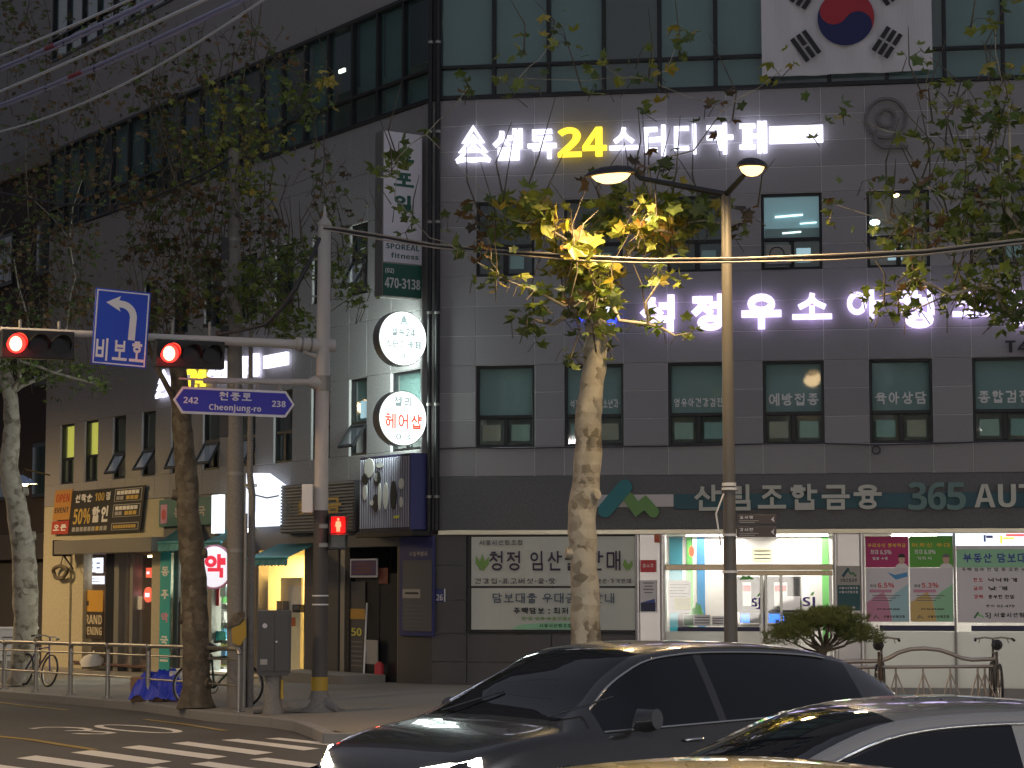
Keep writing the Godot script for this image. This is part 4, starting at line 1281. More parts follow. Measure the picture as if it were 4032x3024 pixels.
	words(t, "약", -.22, .26, -.24, .52, .013, M.red_lit, .15)
	ptube(t, "bracket", [Vector3(.4, .1, -.05), Vector3(.75, .1, -.05)], [.025], M.frame, 6)
	# yellow lit shop
	for q in [[978, 998, "tan_frame"], [998, 1006, "steel"], [1186, 1200, "bronze"]]:
		fb(b, "shop_stile", TL, Vector3(X.call(q[0]), base, -.3), Vector3(X.call(q[1]), hd, -.06), M[q[2]])
	for i in 5: fb(b, "lattice_light", TL, Vector3(X.call(983), .4 + i * .45, -.055), Vector3(X.call(990), .6 + i * .45, -.05), M.warm_tube if M.has("none") else M.cream_wall)
	fr(b, "door_panel", TL, 1103, 2275, 1184, 2660, -.62, -.56, M.cream_wall)
	fr(b, "door_panel", TL, 1134, 2305, 1184, 2640, -.56, -.53, M.interior)
	r = board("wall_calendar", "pair of grey printed sheets on the cream shop wall", "calendar", TL, 1090, 2366, 1138, 2435, -.5)
	for i in 2: sheet(r[0], "printed_sheet", r[1] * .52 * i, 0, r[1] * (.44 + .52 * i), r[2], 0, .01, M.grey_ink)
	r = board("coffee_machine", "dark coffee machine on a cream stand inside the yellow shop", "coffee machine", TL, 1150, 2380, 1182, 2412, -.4)
	sheet(r[0], "machine_body", 0, 0, r[1], r[2], -.3, 0, M.ink)
	sheet(r[0], "machine_front", r[1] * .3, r[2] * .3, r[1] * .9, r[2] * .9, 0, .02, M.grey_ink)
	sheet(r[0], "stand", -.1, -1.3, r[1] + .1, -.0, -.4, .05, M.cream)
	sheet(r[0], "stand_label", r[1] * .1, -.28, r[1] * .7, -.1, .05, .06, M.orange_lamp)
	# dark entrance door with posters
	mat("door_dark", .02, .022, .025, .3, .2)
	for q in [[1335, 1352, "steel_dull"], [1352, 1372, "frame"], [1364, 1371, "steel_dull"], [1560, 1570, "steel"]]:
		fb(b, "shop_stile", TL, Vector3(X.call(q[0]), base, -.3), Vector3(X.call(q[1]), hd, -.02), M[q[2]])
	fb(b, "door_leaf", TL, Vector3(X.call(1385), base, -.12), Vector3(X.call(1480), hd - .5, -.07), M.door_dark)
	fb(b, "door_leaf", TL, Vector3(X.call(1484), base, -.12), Vector3(X.call(1560), hd - .5, -.07), M.door_dark)
	mat("violet_panel", .055, .02, .11, .5)
	mat("dull_red", .16, .04, .03, .6)
	r = board("violet_sign", "dark violet sign panel with red print over the stair door", "sign", TL, 1378, 2200, 1484, 2274, .02)
	sheet(r[0], "frame", 0, 0, r[1], r[2], -.03, 0, M.pale_print)
	sheet(r[0], "panel", .06, .04, r[1] - .03, r[2] - .03, 0, .01, M.violet_panel)
	for i in 3: sheet(r[0], "print_line", r[1] * .2, r[2] * (.25 + .2 * i), r[1] * .8, r[2] * (.33 + .2 * i), .01, .014, M.dull_red)
	r = board("door_poster", "grey door poster with golden fifty and yellow label", "poster", TL, 1372, 2290, 1438, 2660, -.05)
	mat("charcoal_print", .06, .06, .065, .6)
	sheet(r[0], "paper", 0, 0, r[1], r[2], 0, .006, M.charcoal_print)
	sheet(r[0], "yellow_label", 0, r[2] * .6, r[1], r[2] * .71, .006, .01, M.amber_card)
	words(r[0], "50", r[1] * .2, r[1] * .8, r[2] * .42, r[2] * .09, .006, M.lemon)
	for i in 6: sheet(r[0], "print_line", r[1] * .2, r[2] * (.1 + .05 * i), r[1] * .85, r[2] * (.115 + .05 * i), .006, .008, M.grey_ink)
	r = board("orange_notice", "small orange notice next to the stair door", "notice", TL, 1492, 2236, 1528, 2298, -.05)
	sheet(r[0], "paper", 0, 0, r[1], r[2], 0, .006, M.dull_red)
	r = board("parking_cone_board", "pale board and red extinguisher leaning in the doorway", "board", TL, 1440, 2520, 1490, 2615, .02)
	sheet(r[0], "board_face", 0, 0, r[1], r[2], 0, .03, M.plate_grey)
	ptube(r[0], "pole", [Vector3(.1, -.3, .1), Vector3(-.05, r[2] + .7, -.05)], [.02], M.white, 6)
	ptube(r[0], "extinguisher", [Vector3(r[1] + .12, -.35, .05), Vector3(r[1] + .12, .0, .05), Vector3(r[1] + .12, .06, .05)], [.09, .09, .03], M.red_ink, 12)
	# notice board at the corner
	mat("board_blue", .025, .03, .14, .5)
	mat("dull_panel", .10, .10, .105, .6)
	r = board("notice_case", "blue framed public notice case near the building corner", "notice board", TL, 1572, 2112, 1704, 2505, .06)
	sheet(r[0], "frame", 0, 0, r[1], r[2], -.05, 0, M.board_blue)
	sheet(r[0], "panel", r[1] * .12, r[2] * .05, r[1] * .98, r[2] * .76, 0, .012, M.dull_panel)
	words(r[0], "서울특별시", r[1] * .3, r[1] * .85, r[2] * .80, r[2] * .05, .001, M.plate_grey)
	sheet(r[0], "white_label", r[1] * .12, r[2] * .38, r[1] * .65, r[2] * .47, .012, .016, M.plate_grey)
	sheet(r[0], "print_line", r[1] * .2, r[2] * .42, r[1] * .6, r[2] * .44, .016, .018, M.ink)
	for i in 6: sheet(r[0], "print_line", r[1] * .2, r[2] * (.1 + .04 * i), r[1] * .8, r[2] * (.108 + .04 * i), .012, .013, M.grey_ink)
	r = board("house_number", "small dark house number plate beside the notice case", "sign", TR, 1712, 2318, 1752, 2370, .02)
	sheet(r[0], "plate", 0, 0, r[1], r[2], -.01, .01, M.board_blue)
	words(r[0], "26", r[1] * .15, r[1] * .8, r[2] * .1, r[2] * .5, .011, M.pale_print)
	sheet(r[0], "edge", r[1] * .93, 0, r[1] * 1.05, r[2], -.01, .03, M.white)
	side_banners()

func k_packets(r: Array, cols: Array) -> void:
	for i in 6:
		var x := .04
		while x < r[1] - .25:
			var w := rng.randf_range(.12, .3)
			var h := rng.randf_range(.14, r[2] / 6.0 - .08)
			sheet(r[0], "packet", x, r[2] * i / 6.0 + .032, x + w, r[2] * i / 6.0 + .032 + h, -.25, -.05, M[cols[rng.randi() % cols.size()]])
			x += w + .03

func awning(label: String, x0: float, x1: float, y0: float, y1: float, out: float) -> void:
	var r := board("shop_awning", label, "awning", TL, x0, y0, x1, y1, out, "teal awnings of the side street shops")
	mat("awning_teal", .015, .10, .10, .8)
	mat("awning_light", .06, .30, .30, .7)
	var w: float = r[1]
	var h: float = r[2]
	var st := new_st()
	quad(st, Vector3(0, h * .55, 0), Vector3(w, h * .55, 0), Vector3(w, h * 1.6, -out), Vector3(0, h * 1.6, -out))
	shape(r[0], "canvas", st, M.awning_teal)
	ptube(r[0], "front_bar", [Vector3(0, h * .55, 0), Vector3(w, h * .55, 0)], [.03], M.awning_light, 8)
	st = new_st()
	var n := int(w / .14)
	for i in n:
		var a := w * i / n
		var b2 := w * (i + 1) / n
		var z := .02 * (i % 2)
		quad(st, Vector3(a, h * .06, z), Vector3(b2, h * .06, .02 - z), Vector3(b2, h * .52, 0), Vector3(a, h * .52, 0))
		tri(st, Vector3(a, h * .06, z), Vector3((a + b2) / 2, -h * .04, .01), Vector3(b2, h * .06, .02 - z))
	shape(r[0], "valance", st, M.awning_light)

func side_banners() -> void:
	# black discount banner, its corners as in the photo
	var q := [face(TL, 268, 2105, .08), face(TL, 553, 2092, .08), face(TL, 571, 1910, .08), face(TL, 297, 1931, .08)]
	var t := thing("discount_banner", "black discount banner with white and yellow lettering and boxed text", "banner", TL * Transform3D(Basis(), q[0]))
	var w: float = q[1].x - q[0].x
	var h: float = q[2].y - q[1].y
	var sk := Basis(Vector3(1, (q[1].y - q[0].y) / w, 0), Vector3((q[3].x - q[0].x) / h * .6, 1, 0), Vector3(0, 0, 1))
	mat("black_cloth", .016, .014, .015, .7)
	mat("gold_ink", .50, .33, .07, .6)
	put(t, "cloth", bmesh(Vector3(w, h, .02)), M.black_cloth, Transform3D(sk, sk * Vector3(w / 2, h / 2, 0)))
	var lab := func(s, x0, x1, y, hh, m):
		var o := words(t, s, 0, 1, 0, hh, .012, m, .16)
		var sx := o.transform.basis.x.x
		o.transform = Transform3D(sk * Basis.from_scale(Vector3(sx * (x1 - x0), 1, 1)), sk * Vector3(x0, y, .012))
	lab.call("선착순", w * .06, w * .3, h * .72, h * .2, M.paper)
	lab.call("100", w * .34, w * .47, h * .73, h * .2, M.gold_ink)
	lab.call("명", w * .49, w * .56, h * .73, h * .2, M.paper)
	lab.call("50%", w * .06, w * .3, h * .22, h * .38, M.gold_ink)
	lab.call("할인", w * .32, w * .56, h * .24, h * .38, M.paper)
	for k in 9: put(t, "print_block", bmesh(Vector3(w * .042, h * .1, .006)), M.plate_grey if k != 6 else M.gold_ink, Transform3D(sk, sk * Vector3(w * (.08 + .056 * k), h * .11, .014)))
	for i in 3:
		var y0: float = h * [.68, .34, .05][i]
		var hh: float = h * ([.28, .28, .16][i])
		var st := new_st()
		for e in [[0, 0, .36, .012], [0, hh - .02, .36, hh], [0, 0, .008, hh], [.352, 0, .36, hh]]:
			box(st, Vector3(w * (.61 + (e[0] + e[2]) / 2), y0 + (e[1] + e[3]) / 2 if i < 9 else 0.0, .012), Vector3(w * maxf(e[2] - e[0], .006), maxf(e[3] - e[1], .012), .006))
		shape(t, "text_box", st, M.plate_grey, Transform3D(sk, Vector3.ZERO))
		var bar := func(x0, x1, y, hh2, m):
			put(t, "print_block", bmesh(Vector3(x1 - x0, hh2, .006)), m, Transform3D(sk, sk * Vector3((x0 + x1) / 2, y + hh2 / 2, .014)))
		if i < 2:
			for k in 6: bar.call(w * (.64 + .05 * k), w * (.682 + .05 * k), y0 + hh * .55, hh * .3, M.paper)
			for k in 2: bar.call(w * (.64 + .05 * k), w * (.682 + .05 * k), y0 + hh * .14, hh * .3, M.plate_grey)
			for k in 3: bar.call(w * (.77 + .055 * k), w * (.815 + .055 * k), y0 + hh * .14, hh * .3, M.gold_ink)
		else:
			for k in 9: bar.call(w * (.635 + .034 * k), w * (.662 + .034 * k), y0 + hh * .25, hh * .45, M.gold_ink)
	q = [face(TL, 202, 2105, .1), face(TL, 268, 2103, .1), face(TL, 289, 1927, .1)]
	t = thing("open_banner", "orange open banner with red letters beside the black banner", "banner", TL * Transform3D(Basis(), q[0]))
	w = q[1].x - q[0].x
	h = q[2].y - q[1].y
	mat("orange_cloth", .42, .20, .04, .7)
	mat("red_cloth", .38, .04, .02, .7)
	var sk2 := Basis(Vector3(1, 0, 0), Vector3(.22, 1, 0), Vector3(0, 0, 1))
	put(t, "cloth", bmesh(Vector3(w, h * .68, .02)), M.orange_cloth, Transform3D(sk2, sk2 * Vector3(w / 2, h * .66, 0)))
	put(t, "red_field", bmesh(Vector3(w, h * .3, .02)), M.red_cloth, Transform3D(sk2, sk2 * Vector3(w / 2, h * .15, 0)))
	for e in [["OPEN", .72, .2, "red_cloth"], ["EVENT", .48, .13, "ink"], ["오픈", .07, .16, "paper"]]:
		var o := words(t, e[0], 0, w * .8, 0, h * e[2], .012, M[e[3]], .16)
		o.transform = Transform3D(sk2 * o.transform.basis, sk2 * Vector3(w * .1, h * e[1], .012))

# ---------- neighbouring buildings ----------
func neighbours() -> void:
	var lend: float = face(TL, 178, 1800).x
	noisy("old_brick", [.025, .018, .018], [.06, .045, .04], .1, .9, .9)
	var o := TL * Vector3(lend - 2.2, 0, -1.5)
	var t := thing("brick_building", "dark brick neighbour building beyond the side street end", "building", Transform3D(TL.basis, o))
	pbx(t, "wall", Vector3(-26, -2, -9), Vector3(0, 13.5, 0), M.old_brick)
	pbx(t, "upper_block", Vector3(-26, 13.6, -9), Vector3(-.4, 34, -.3), M.side_stone)
	pbx(t, "parapet", Vector3(-26.1, 13.5, -.28), Vector3(.1, 14.0, .1), M.concrete)
	for f in 3:
		for i in 5:
			var x := -2.4 - i * 3.2
			var w := pbx(t, "window", Vector3(x, 4.2 + f * 3.1, .0), Vector3(x + 1.4, 5.7 + f * 3.1, .06), M.frame)
			put(w, "pane", bmesh(Vector3(.6, 1.3, .02)), M.pane_dark, Transform3D(Basis(), Vector3(-.33, 0, .04)))
			put(w, "pane", bmesh(Vector3(.6, 1.3, .02)), M.pane_dark, Transform3D(Basis(), Vector3(.33, 0, .04)))
	pbx(t, "shop_front", Vector3(-8, -.5, 0.02), Vector3(-.3, 2.4, .1), M.dark_room)
	pbx(t, "shop_sign", Vector3(-8, 2.5, 0.02), Vector3(-.3, 3.2, .2), M.brown_dark)
	# small parasol lamp beyond the corner tree
	var c := deep(85, 1905, 50.0)
	glow("bulb_yellow", 1.0, .8, .3, 6.0)
	t = thing("shade_lamp", "small blue shade lamp glowing on the dark neighbour wall", "lamp", Transform3D(Basis(), c))
	var st := new_st()
	tube(st, [Vector3(0, .2, 0), Vector3(0, .12, 0), Vector3(0, 0, 0)], [.03, .2, .36], 14, false)
	shape(t, "shade", st, mat("blue_shade", .2, .25, .45, .5))
	st = new_st()
	tube(st, [Vector3(.08, .0, 0), Vector3(.08, -.05, 0)], [.08, .05], 10)
	shape(t, "bulb", st, M.bulb_yellow)
	ptube(t, "arm", [Vector3(0, .2, 0), Vector3(0, .35, -.3), Vector3(0, .35, -3.0)], [.02], M.frame, 6)
	lamp(t, Vector3(.08, -.12, 0), Color(1, .85, .5), .6, .06)
	# tall block across the side street, outside the frame: its dark front is what the side glazing mirrors
	t = thing("apartment_block", "tall dark apartment block across the side street", "building", Transform3D(Basis(Vector3.UP, -deg_to_rad(56.4)), Vector3(-31, -.8, -58)))
	pbx(t, "wall", Vector3(-34, 0, 0), Vector3(18, 24, 12), M.old_brick)
	for f in 6:
		for i in 8: pbx(t, "window", Vector3(-30 + i * 6.0, 3.6 + f * 3.2, -.05), Vector3(-28 + i * 6.0, 5.2 + f * 3.2, 0), M.frame)
	# the row on the opposite side of the street, which glossy cars and windows mirror
	var spec := [[-26.0, 22.0, 12.0], [-2.0, 20.0, 15.0], [20.0, 24.0, 10.0], [46.0, 22.0, 14.0]]
	var labels := ["low grey shop house behind the viewer with lit ground floor", "tall brown house behind the viewer with lit ground floor", "low brick house behind the viewer with lit ground floor", "tall pale house behind the viewer with lit ground floor"]
	for i in 4:
		var s = spec[i]
		t = thing("street_house", labels[i], "building", Transform3D(Basis(), Vector3(s[0], 0, 18)), "houses on the opposite side of the street")
		pbx(t, "wall", Vector3(0, 0, 0), Vector3(s[1], s[2], 10), [M.concrete, M.old_brick, M.brown_dark, M.side_stone][i])
		glow("far_shop", 1.0, .92, .8, 3.0)
		for k in 4: pbx(t, "shop_window", Vector3(1 + k * s[1] / 4.2, .4, -.05), Vector3(1 + k * s[1] / 4.2 + 3.4, 2.6, -.01), M.far_shop)

# ---------- signs on the walls ----------
func glyph(n: Node3D, ch: String, x0: float, y0: float, x1: float, y1: float, z: float, d: float, w: float, m: Material) -> MeshInstance3D:
	var st := new_st()
	var h := y1 - y0
	var c := ch.unicode_at(0)
	if c >= 0xAC00 and c <= 0xD7A3:
		var k := 0
		for p in syllable(ch):
			var q := PackedVector2Array()
			for e in p: q.append(Vector2((e.x * (1.0 - w) + w * .5) * (x1 - x0), (1.0 - (e.y * (1.0 - w) + w * .5)) * h))
			stroke(st, q, w * h, 0, d + .0015 * (k % 5))
			k += 1
		return shape(n, "letter", st, m, Transform3D(Basis(), Vector3(x0, y0, z)))
	latin(st, ch, 0, 0, h, d, 0)
	var bb := st.commit().get_aabb()
	return shape(n, "letter", st, m, Transform3D(Basis.from_scale(Vector3((x1 - x0) / bb.size.x, h / bb.size.y, 1)), Vector3(x0, y0 - bb.position.y * h / bb.size.y, z)))

func row(n: Node3D, T: Transform3D, s: String, xs: Array, y0: float, y1: float, out: float, d: float, w: float, m: Array) -> void:
	var inv: Transform3D = n.transform.affine_inverse() * T
	for i in s.length():
		var a: float = xs[i][0]
		var b: float = xs[i][1]
		var ym := (y0 + y1) / 2
		var xm := (a + b) / 2
		var p0 := Vector3(face(T, a, ym, out).x, face(T, xm, xs[i][3] if xs[i].size() > 2 else y1, out).y, out)
		var p1 := Vector3(face(T, b, ym, out).x, face(T, xm, xs[i][2] if xs[i].size() > 2 else y0, out).y, out)
		var q0: Vector3 = inv * p0
		var q1: Vector3 = inv * p1
		glyph(n, s[i], q0.x, q0.y, q1.x, q1.y, q0.z, d, w, m[i % m.size()])

func tree_logo(n: Node3D, x: float, y: float, w: float, h: float, z: float, m: Material) -> void:
	var st := new_st()
	var k := 0
	for p in [[.5, 1, .2, .58, .8, .58, .5, 1], [.5, .74, .1, .3, .9, .3, .5, .74], [.5, .48, .0, .08, 1, .08, .5, .48], [.0, .0, .25, .04, .5, 0, .75, .04, 1, 0]]:
		var q := PackedVector2Array()
		for i in range(0, p.size(), 2): q.append(Vector2(x + p[i] * w, y + p[i + 1] * h))
		stroke(st, q, w * .09, z, z + .05 + .002 * k)
		k += 1
	shape(n, "emblem", st, m)

func wall_signs() -> void:
	glow("led_white", .78, .78, 1.0, .8)
	glow("led_yellow", 1.0, .72, .05, .6)
	glow("led_lilac", .72, .62, 1.0, .8)
	glow("led_blue", .02, .05, 1.0, 1.2)
	# front study-café sign
	var o := face(TR, 988 * K, 345 * K, .06)
	var n := thing("study_cafe_sign", "glowing white channel letters with yellow 24 high on the front wall", "sign", TR * Transform3D(Basis(), o))
	var V := func(a, b, t, u): return [a * K, b * K, t * K, u * K]
	var xs := [V.call(1064, 1132, 278, 349), V.call(1140, 1203, 276, 346), V.call(1205, 1256, 277, 340), V.call(1258, 1310, 276, 339), V.call(1315, 1378, 272, 340), V.call(1388, 1441, 270, 340), V.call(1452, 1512, 268, 336), V.call(1522, 1583, 266, 336), V.call(1592, 1656, 262, 334)]
	row(n, TR, "셀독24스터디카페", xs, 0, 0, .06, .09, .125, [M.led_white, M.led_white, M.led_yellow, M.led_yellow, M.led_white, M.led_white, M.led_white, M.led_white, M.led_white])
	var inv: Transform3D = n.transform.affine_inverse() * TR
	var a: Vector3 = inv * face(TR, 990 * K, 350 * K, .06)
	var b: Vector3 = inv * face(TR, 1056 * K, 275 * K, .06)
	tree_logo(n, a.x, a.y, b.x - a.x, b.y - a.y, 0, M.led_white)
	a = inv * face(TR, 1662 * K, 312 * K, .06)
	b = inv * face(TR, 1778 * K, 271 * K, .06)
	pbx(n, "light_bar", a, b + Vector3(0, 0, .09), M.led_white)
	# side study-café sign
	o = face(TL, 340 * K, 858 * K, .06)
	n = thing("study_cafe_sign", "glowing white channel letters with yellow 24 on the side street wall", "sign", TL * Transform3D(Basis(), o))
	xs = []
	for i in 9:
		var x0 := lerpf(374, 572, i / 9.0)
		var x1 := lerpf(374, 572, (i + .86) / 9.0)
		xs.append(V.call(x0, x1, lerpf(806, 762, i / 8.0), lerpf(846, 814, i / 8.0)))
	row(n, TL, "셀독24스터디카페", xs, 0, 0, .06, .09, .125, [M.led_white, M.led_white, M.led_yellow, M.led_yellow, M.led_white, M.led_white, M.led_white, M.led_white, M.led_white])
	inv = n.transform.affine_inverse() * TL
	a = inv * face(TL, 341 * K, 858 * K, .06)
	b = inv * face(TL, 370 * K, 800 * K, .06)
	tree_logo(n, a.x, a.y, b.x - a.x, b.y - a.y, 0, M.led_white)
	a = inv * face(TL, 576 * K, 797 * K, .06)
	b = inv * face(TL, 625 * K, 760 * K, .06)
	pbx(n, "light_bar", a, b + Vector3(0, 0, .09), M.led_white)
	# children's clinic
	o = face(TR, 1250 * K, 715 * K, .06)
	n = thing("clinic_sign", "glowing lilac white clinic letters between the two window rows", "sign", TR * Transform3D(Basis(), o))
	xs = [V.call(1378, 1462, 636, 720), V.call(1488, 1566, 634, 717), V.call(1594, 1682, 630, 716), V.call(1700, 1792, 630, 696), V.call(1814, 1902, 626, 690), V.call(1928, 2016, 625, 712), V.call(2042, 2128, 624, 690), V.call(2160, 2246, 620, 706), V.call(2270, 2356, 618, 704)]
	row(n, TR, "석정우소아청소년과", xs, 0, 0, .06, .10, .17, [M.led_lilac])
	inv = n.transform.affine_inverse() * TR
	for q in [[1250, 1262, 666, 694, "led_blue"], [1312, 1332, 668, 706, "led_blue"], [1300, 1322, 662, 690, "led_white"]]:
		a = inv * face(TR, q[0] * K, q[3] * K, .06)
		b = inv * face(TR, q[1] * K, q[2] * K, .06)
		pprism(n, "emblem", disc(Vector2((a.x + b.x) / 2, (a.y + b.y) / 2), (b.x - a.x) / 2, (b.y - a.y) / 2, 20), .0, .06 + (.01 if q[4] == "led_white" else 0.0), M[q[4]])
	# forestry bank, unlit
	o = face(TR, 1232 * K, 1115 * K, .04)
	n = thing("bank_sign", "unlit pale bank letters with teal and green peaks on the dark fascia", "sign", TR * Transform3D(Basis(), o))
	inv = n.transform.affine_inverse() * TR
	mat("letter_pale", .50, .50, .44, .5)
	mat("band_teal", .02, .085, .11, .5)
	mat("band_white", .55, .50, .50, .5)
	mat("olive_green", .13, .27, .08, .5)
	mat("teal_arm", .02, .17, .19, .5)
	a = inv * face(TR, 1232 * K, 1096 * K, .04)
	b = inv * face(TR, 1455 * K, 1068 * K, .04)
	pbx(n, "white_band", a, b + Vector3(0, 0, .02), M.band_white)
	a = inv * face(TR, 1456 * K, 1100 * K, .04)
	b = inv * face(TR, 2400 * K, 1068 * K, .04)
	pbx(n, "teal_band", a, Vector3(b.x, inv.basis.y.y * (face(TR, 1456 * K, 1068 * K, .04).y) + inv.origin.y, .02), M.band_teal)
	var st := new_st()
	var P := func(x, y):
		var v: Vector3 = inv * face(TR, x * K, y * K, .07)
		return Vector2(v.x, v.y)
	var pw := 0.26
	# rounded bars
	for q in [["teal_arm", [1308, 1102, 1350, 1052], .27, .04], ["olive_green", [1358, 1075, 1376, 1100, 1394, 1086, 1412, 1106], .2, .03]]:
		st = new_st()
		var pl := PackedVector2Array()
		for i in range(0, q[1].size(), 2): pl.append(P.call(q[1][i], q[1][i + 1]))
		stroke(st, pl, q[2], .02, .02 + q[3] + .03, 0.0)
		for e in [pl[0], pl[pl.size() - 1]]: prism(st, disc(e, q[2] / 2, q[2] / 2, 18), .02, .02 + q[3] + .028)
		shape(n, "emblem", st, M[q[0]])
	xs = []
	for i in 6: xs.append(V.call(1490 + i * 67.5, 1552 + i * 67.5, 1046 - i * .6, 1105 - i * .6))
	row(n, TR, "산림조합금융", xs, 0, 0, .062, .06, .13, [M.letter_pale])
	xs = [V.call(1944, 1984, 1042, 1102), V.call(1986, 2024, 1042, 1102), V.call(2026, 2066, 1042, 1102)]
	mat("teal_letter", .12, .21, .20, .5)
	row(n, TR, "365", xs, 0, 0, .062, .06, .13, [M.teal_letter])
	xs = [V.call(2084, 2128, 1046, 1096), V.call(2134, 2172, 1046, 1096), V.call(2178, 2216, 1046, 1096), V.call(2220, 2264, 1046, 1096)]
	row(n, TR, "AUTO", xs, 0, 0, .062, .06, .13, [M.letter_pale])
	# upper unlit letters, mostly behind leaves
	o = face(TR, 3905, 690, .03)
	n = thing("unlit_letter_sign", "unlit pale letter t high on the wall behind leaves", "sign", TR * Transform3D(Basis(), o))
	row(n, TR, "T", [[3906, 3956, 626, 684]], 0, 0, .03, .05, .2, [M.letter_pale])
	o = face(TR, 3740, 1385, .03)
	n = thing("dark_letter_sign", "dark unlit letters on the wall above the last windows", "sign", TR * Transform3D(Basis(), o))
	row(n, TR, "T4", [[3930, 3970, 1342, 1388], [3978, 4024, 1342, 1388]], 0, 0, .03, .04, .2, [M.frame])
	# big unlit wall ornament: round dial with a bent foot
	o = face(TR, 3430, 590, .03)
	n = thing("wall_ornament", "dark unlit round dial ornament with bent foot on the upper wall", "ornament", TR * Transform3D(Basis(), o))
	inv = n.transform.affine_inverse() * TR
	var c: Vector3 = inv * face(TR, 3490, 465, .05)
	mat("dull_stone", .14, .13, .13, .6)
	for rr in [.36, .16]:
		st = new_st()
		var pl := PackedVector2Array()
		for i in 25: pl.append(Vector2(c.x + cos(TAU * i / 24) * rr, c.y + sin(TAU * i / 24) * rr))
		stroke(st, pl, .05, 0, .06)
		shape(n, "dial_ring", st, M.dull_stone)
	var e0: Vector3 = inv * face(TR, 3448, 520, .05)
	var e1: Vector3 = inv * face(TR, 3475, 580, .05)
	var e2: Vector3 = inv * face(TR, 3570, 578, .05)
	st = new_st()
	stroke(st, PackedVector2Array([Vector2(e0.x, e0.y), Vector2(e0.x, e1.y + .1), Vector2(e1.x, e1.y), Vector2(e2.x, e2.y)]), .06, 0, .07)
	shape(n, "bent_foot", st, M.dull_stone)
	flag()
	corner_signs()

func flag() -> void:
	var o := face(TR, 3001, 304, .12)
	var w := face(TR, 3673, 290, .12).x - o.x
	var h := w * 2.0 / 3.0
	var n := thing("national_flag", "large white flag with red and blue circle hung over the glazing", "flag", TR * Transform3D(Basis(Vector3.BACK, .004), o))
	mat("flag_cloth", .55, .53, .55, .8)
	mat("flag_red", .36, .03, .045, .8)
	mat("flag_blue", .02, .025, .10, .8)
	mat("flag_black", .025, .025, .03, .8)
	var fz := func(x, y): return .03 * sin(x * 5.0) * (1.0 - y / h) + .02 * sin(x * 11.0 + y * 2.0)
	var st := new_st()
	for i in 40:
		for j in 12:
			var q := []
			for e in [[0, 0], [1, 0], [1, 1], [0, 1]]:
				var x: float = w * (i + e[0]) / 40.0
				var y: float = h * (j + e[1]) / 12.0
				q.append(Vector3(x, y, fz.call(x, y)))
			quad(st, q[0], q[1], q[2], q[3])
	shape(n, "cloth", st, M.flag_cloth)
	var put_poly := func(poly: PackedVector2Array, m: Material, called: String, lift: float):
		var s2 := new_st()
		var idx := Geometry2D.triangulate_polygon(poly)
		for i in range(0, idx.size(), 3):
			var q := []
			for k in 3:
				var p := poly[idx[i + k]]
				q.append(Vector3(p.x, p.y, .055 + lift))
			if (q[1] - q[0]).cross(q[2] - q[0]).z < 0: tri(s2, q[0], q[2], q[1])
			else: tri(s2, q[0], q[1], q[2])
		shape(n, called, s2, m)
	var c := Vector2(w / 2, h / 2)
	var r := h / 4
	var tilt := -atan2(2.0, 3.0)
	# red upper part with its bulges, blue disc beneath
	put_poly.call(disc(c, r, r, 48), M.flag_blue, "blue_part", 0.0)
	var red := PackedVector2Array()
	for i in 25: red.append(c + Vector2(cos(PI * i / 24), sin(PI * i / 24)) * r)
	for i in range(1, 13): red.append(c + Vector2(-r / 2, 0) + Vector2(cos(PI + PI * i / 12), sin(PI + PI * i / 12)) * r / 2)
	for i in range(1, 12): red.append(c + Vector2(r / 2, 0) + Vector2(cos(PI - PI * i / 12), sin(PI - PI * i / 12)) * r / 2)
	var rot := PackedVector2Array()
	for p in red: rot.append(c + (p - c).rotated(tilt))
	put_poly.call(rot, M.flag_red, "red_part", .004)
	for q in [[-1, 1, "111"], [1, 1, "010"], [-1, -1, "101"], [1, -1, "000"]]:
		var dir := Vector2(q[0] * 3.0, q[1] * 2.0).normalized()
		var cc := c + dir * h * .43
		for k in 3:
			var off := cc + dir * (k - 1) * h * .062
			var t2 := dir.orthogonal()
			for sgn in ([0.0] if q[2][k] == "1" else [-1.0, 1.0]):
				var len := h * .25 if sgn == 0.0 else h * .115
				var mid: Vector2 = off + t2 * sgn * h * .0675
				var u := t2 * len / 2
				var v := dir * h * .0208
				put_poly.call(PackedVector2Array([mid - u - v, mid + u - v, mid + u + v, mid - u + v]), M.flag_black, "trigram_bar", .0)

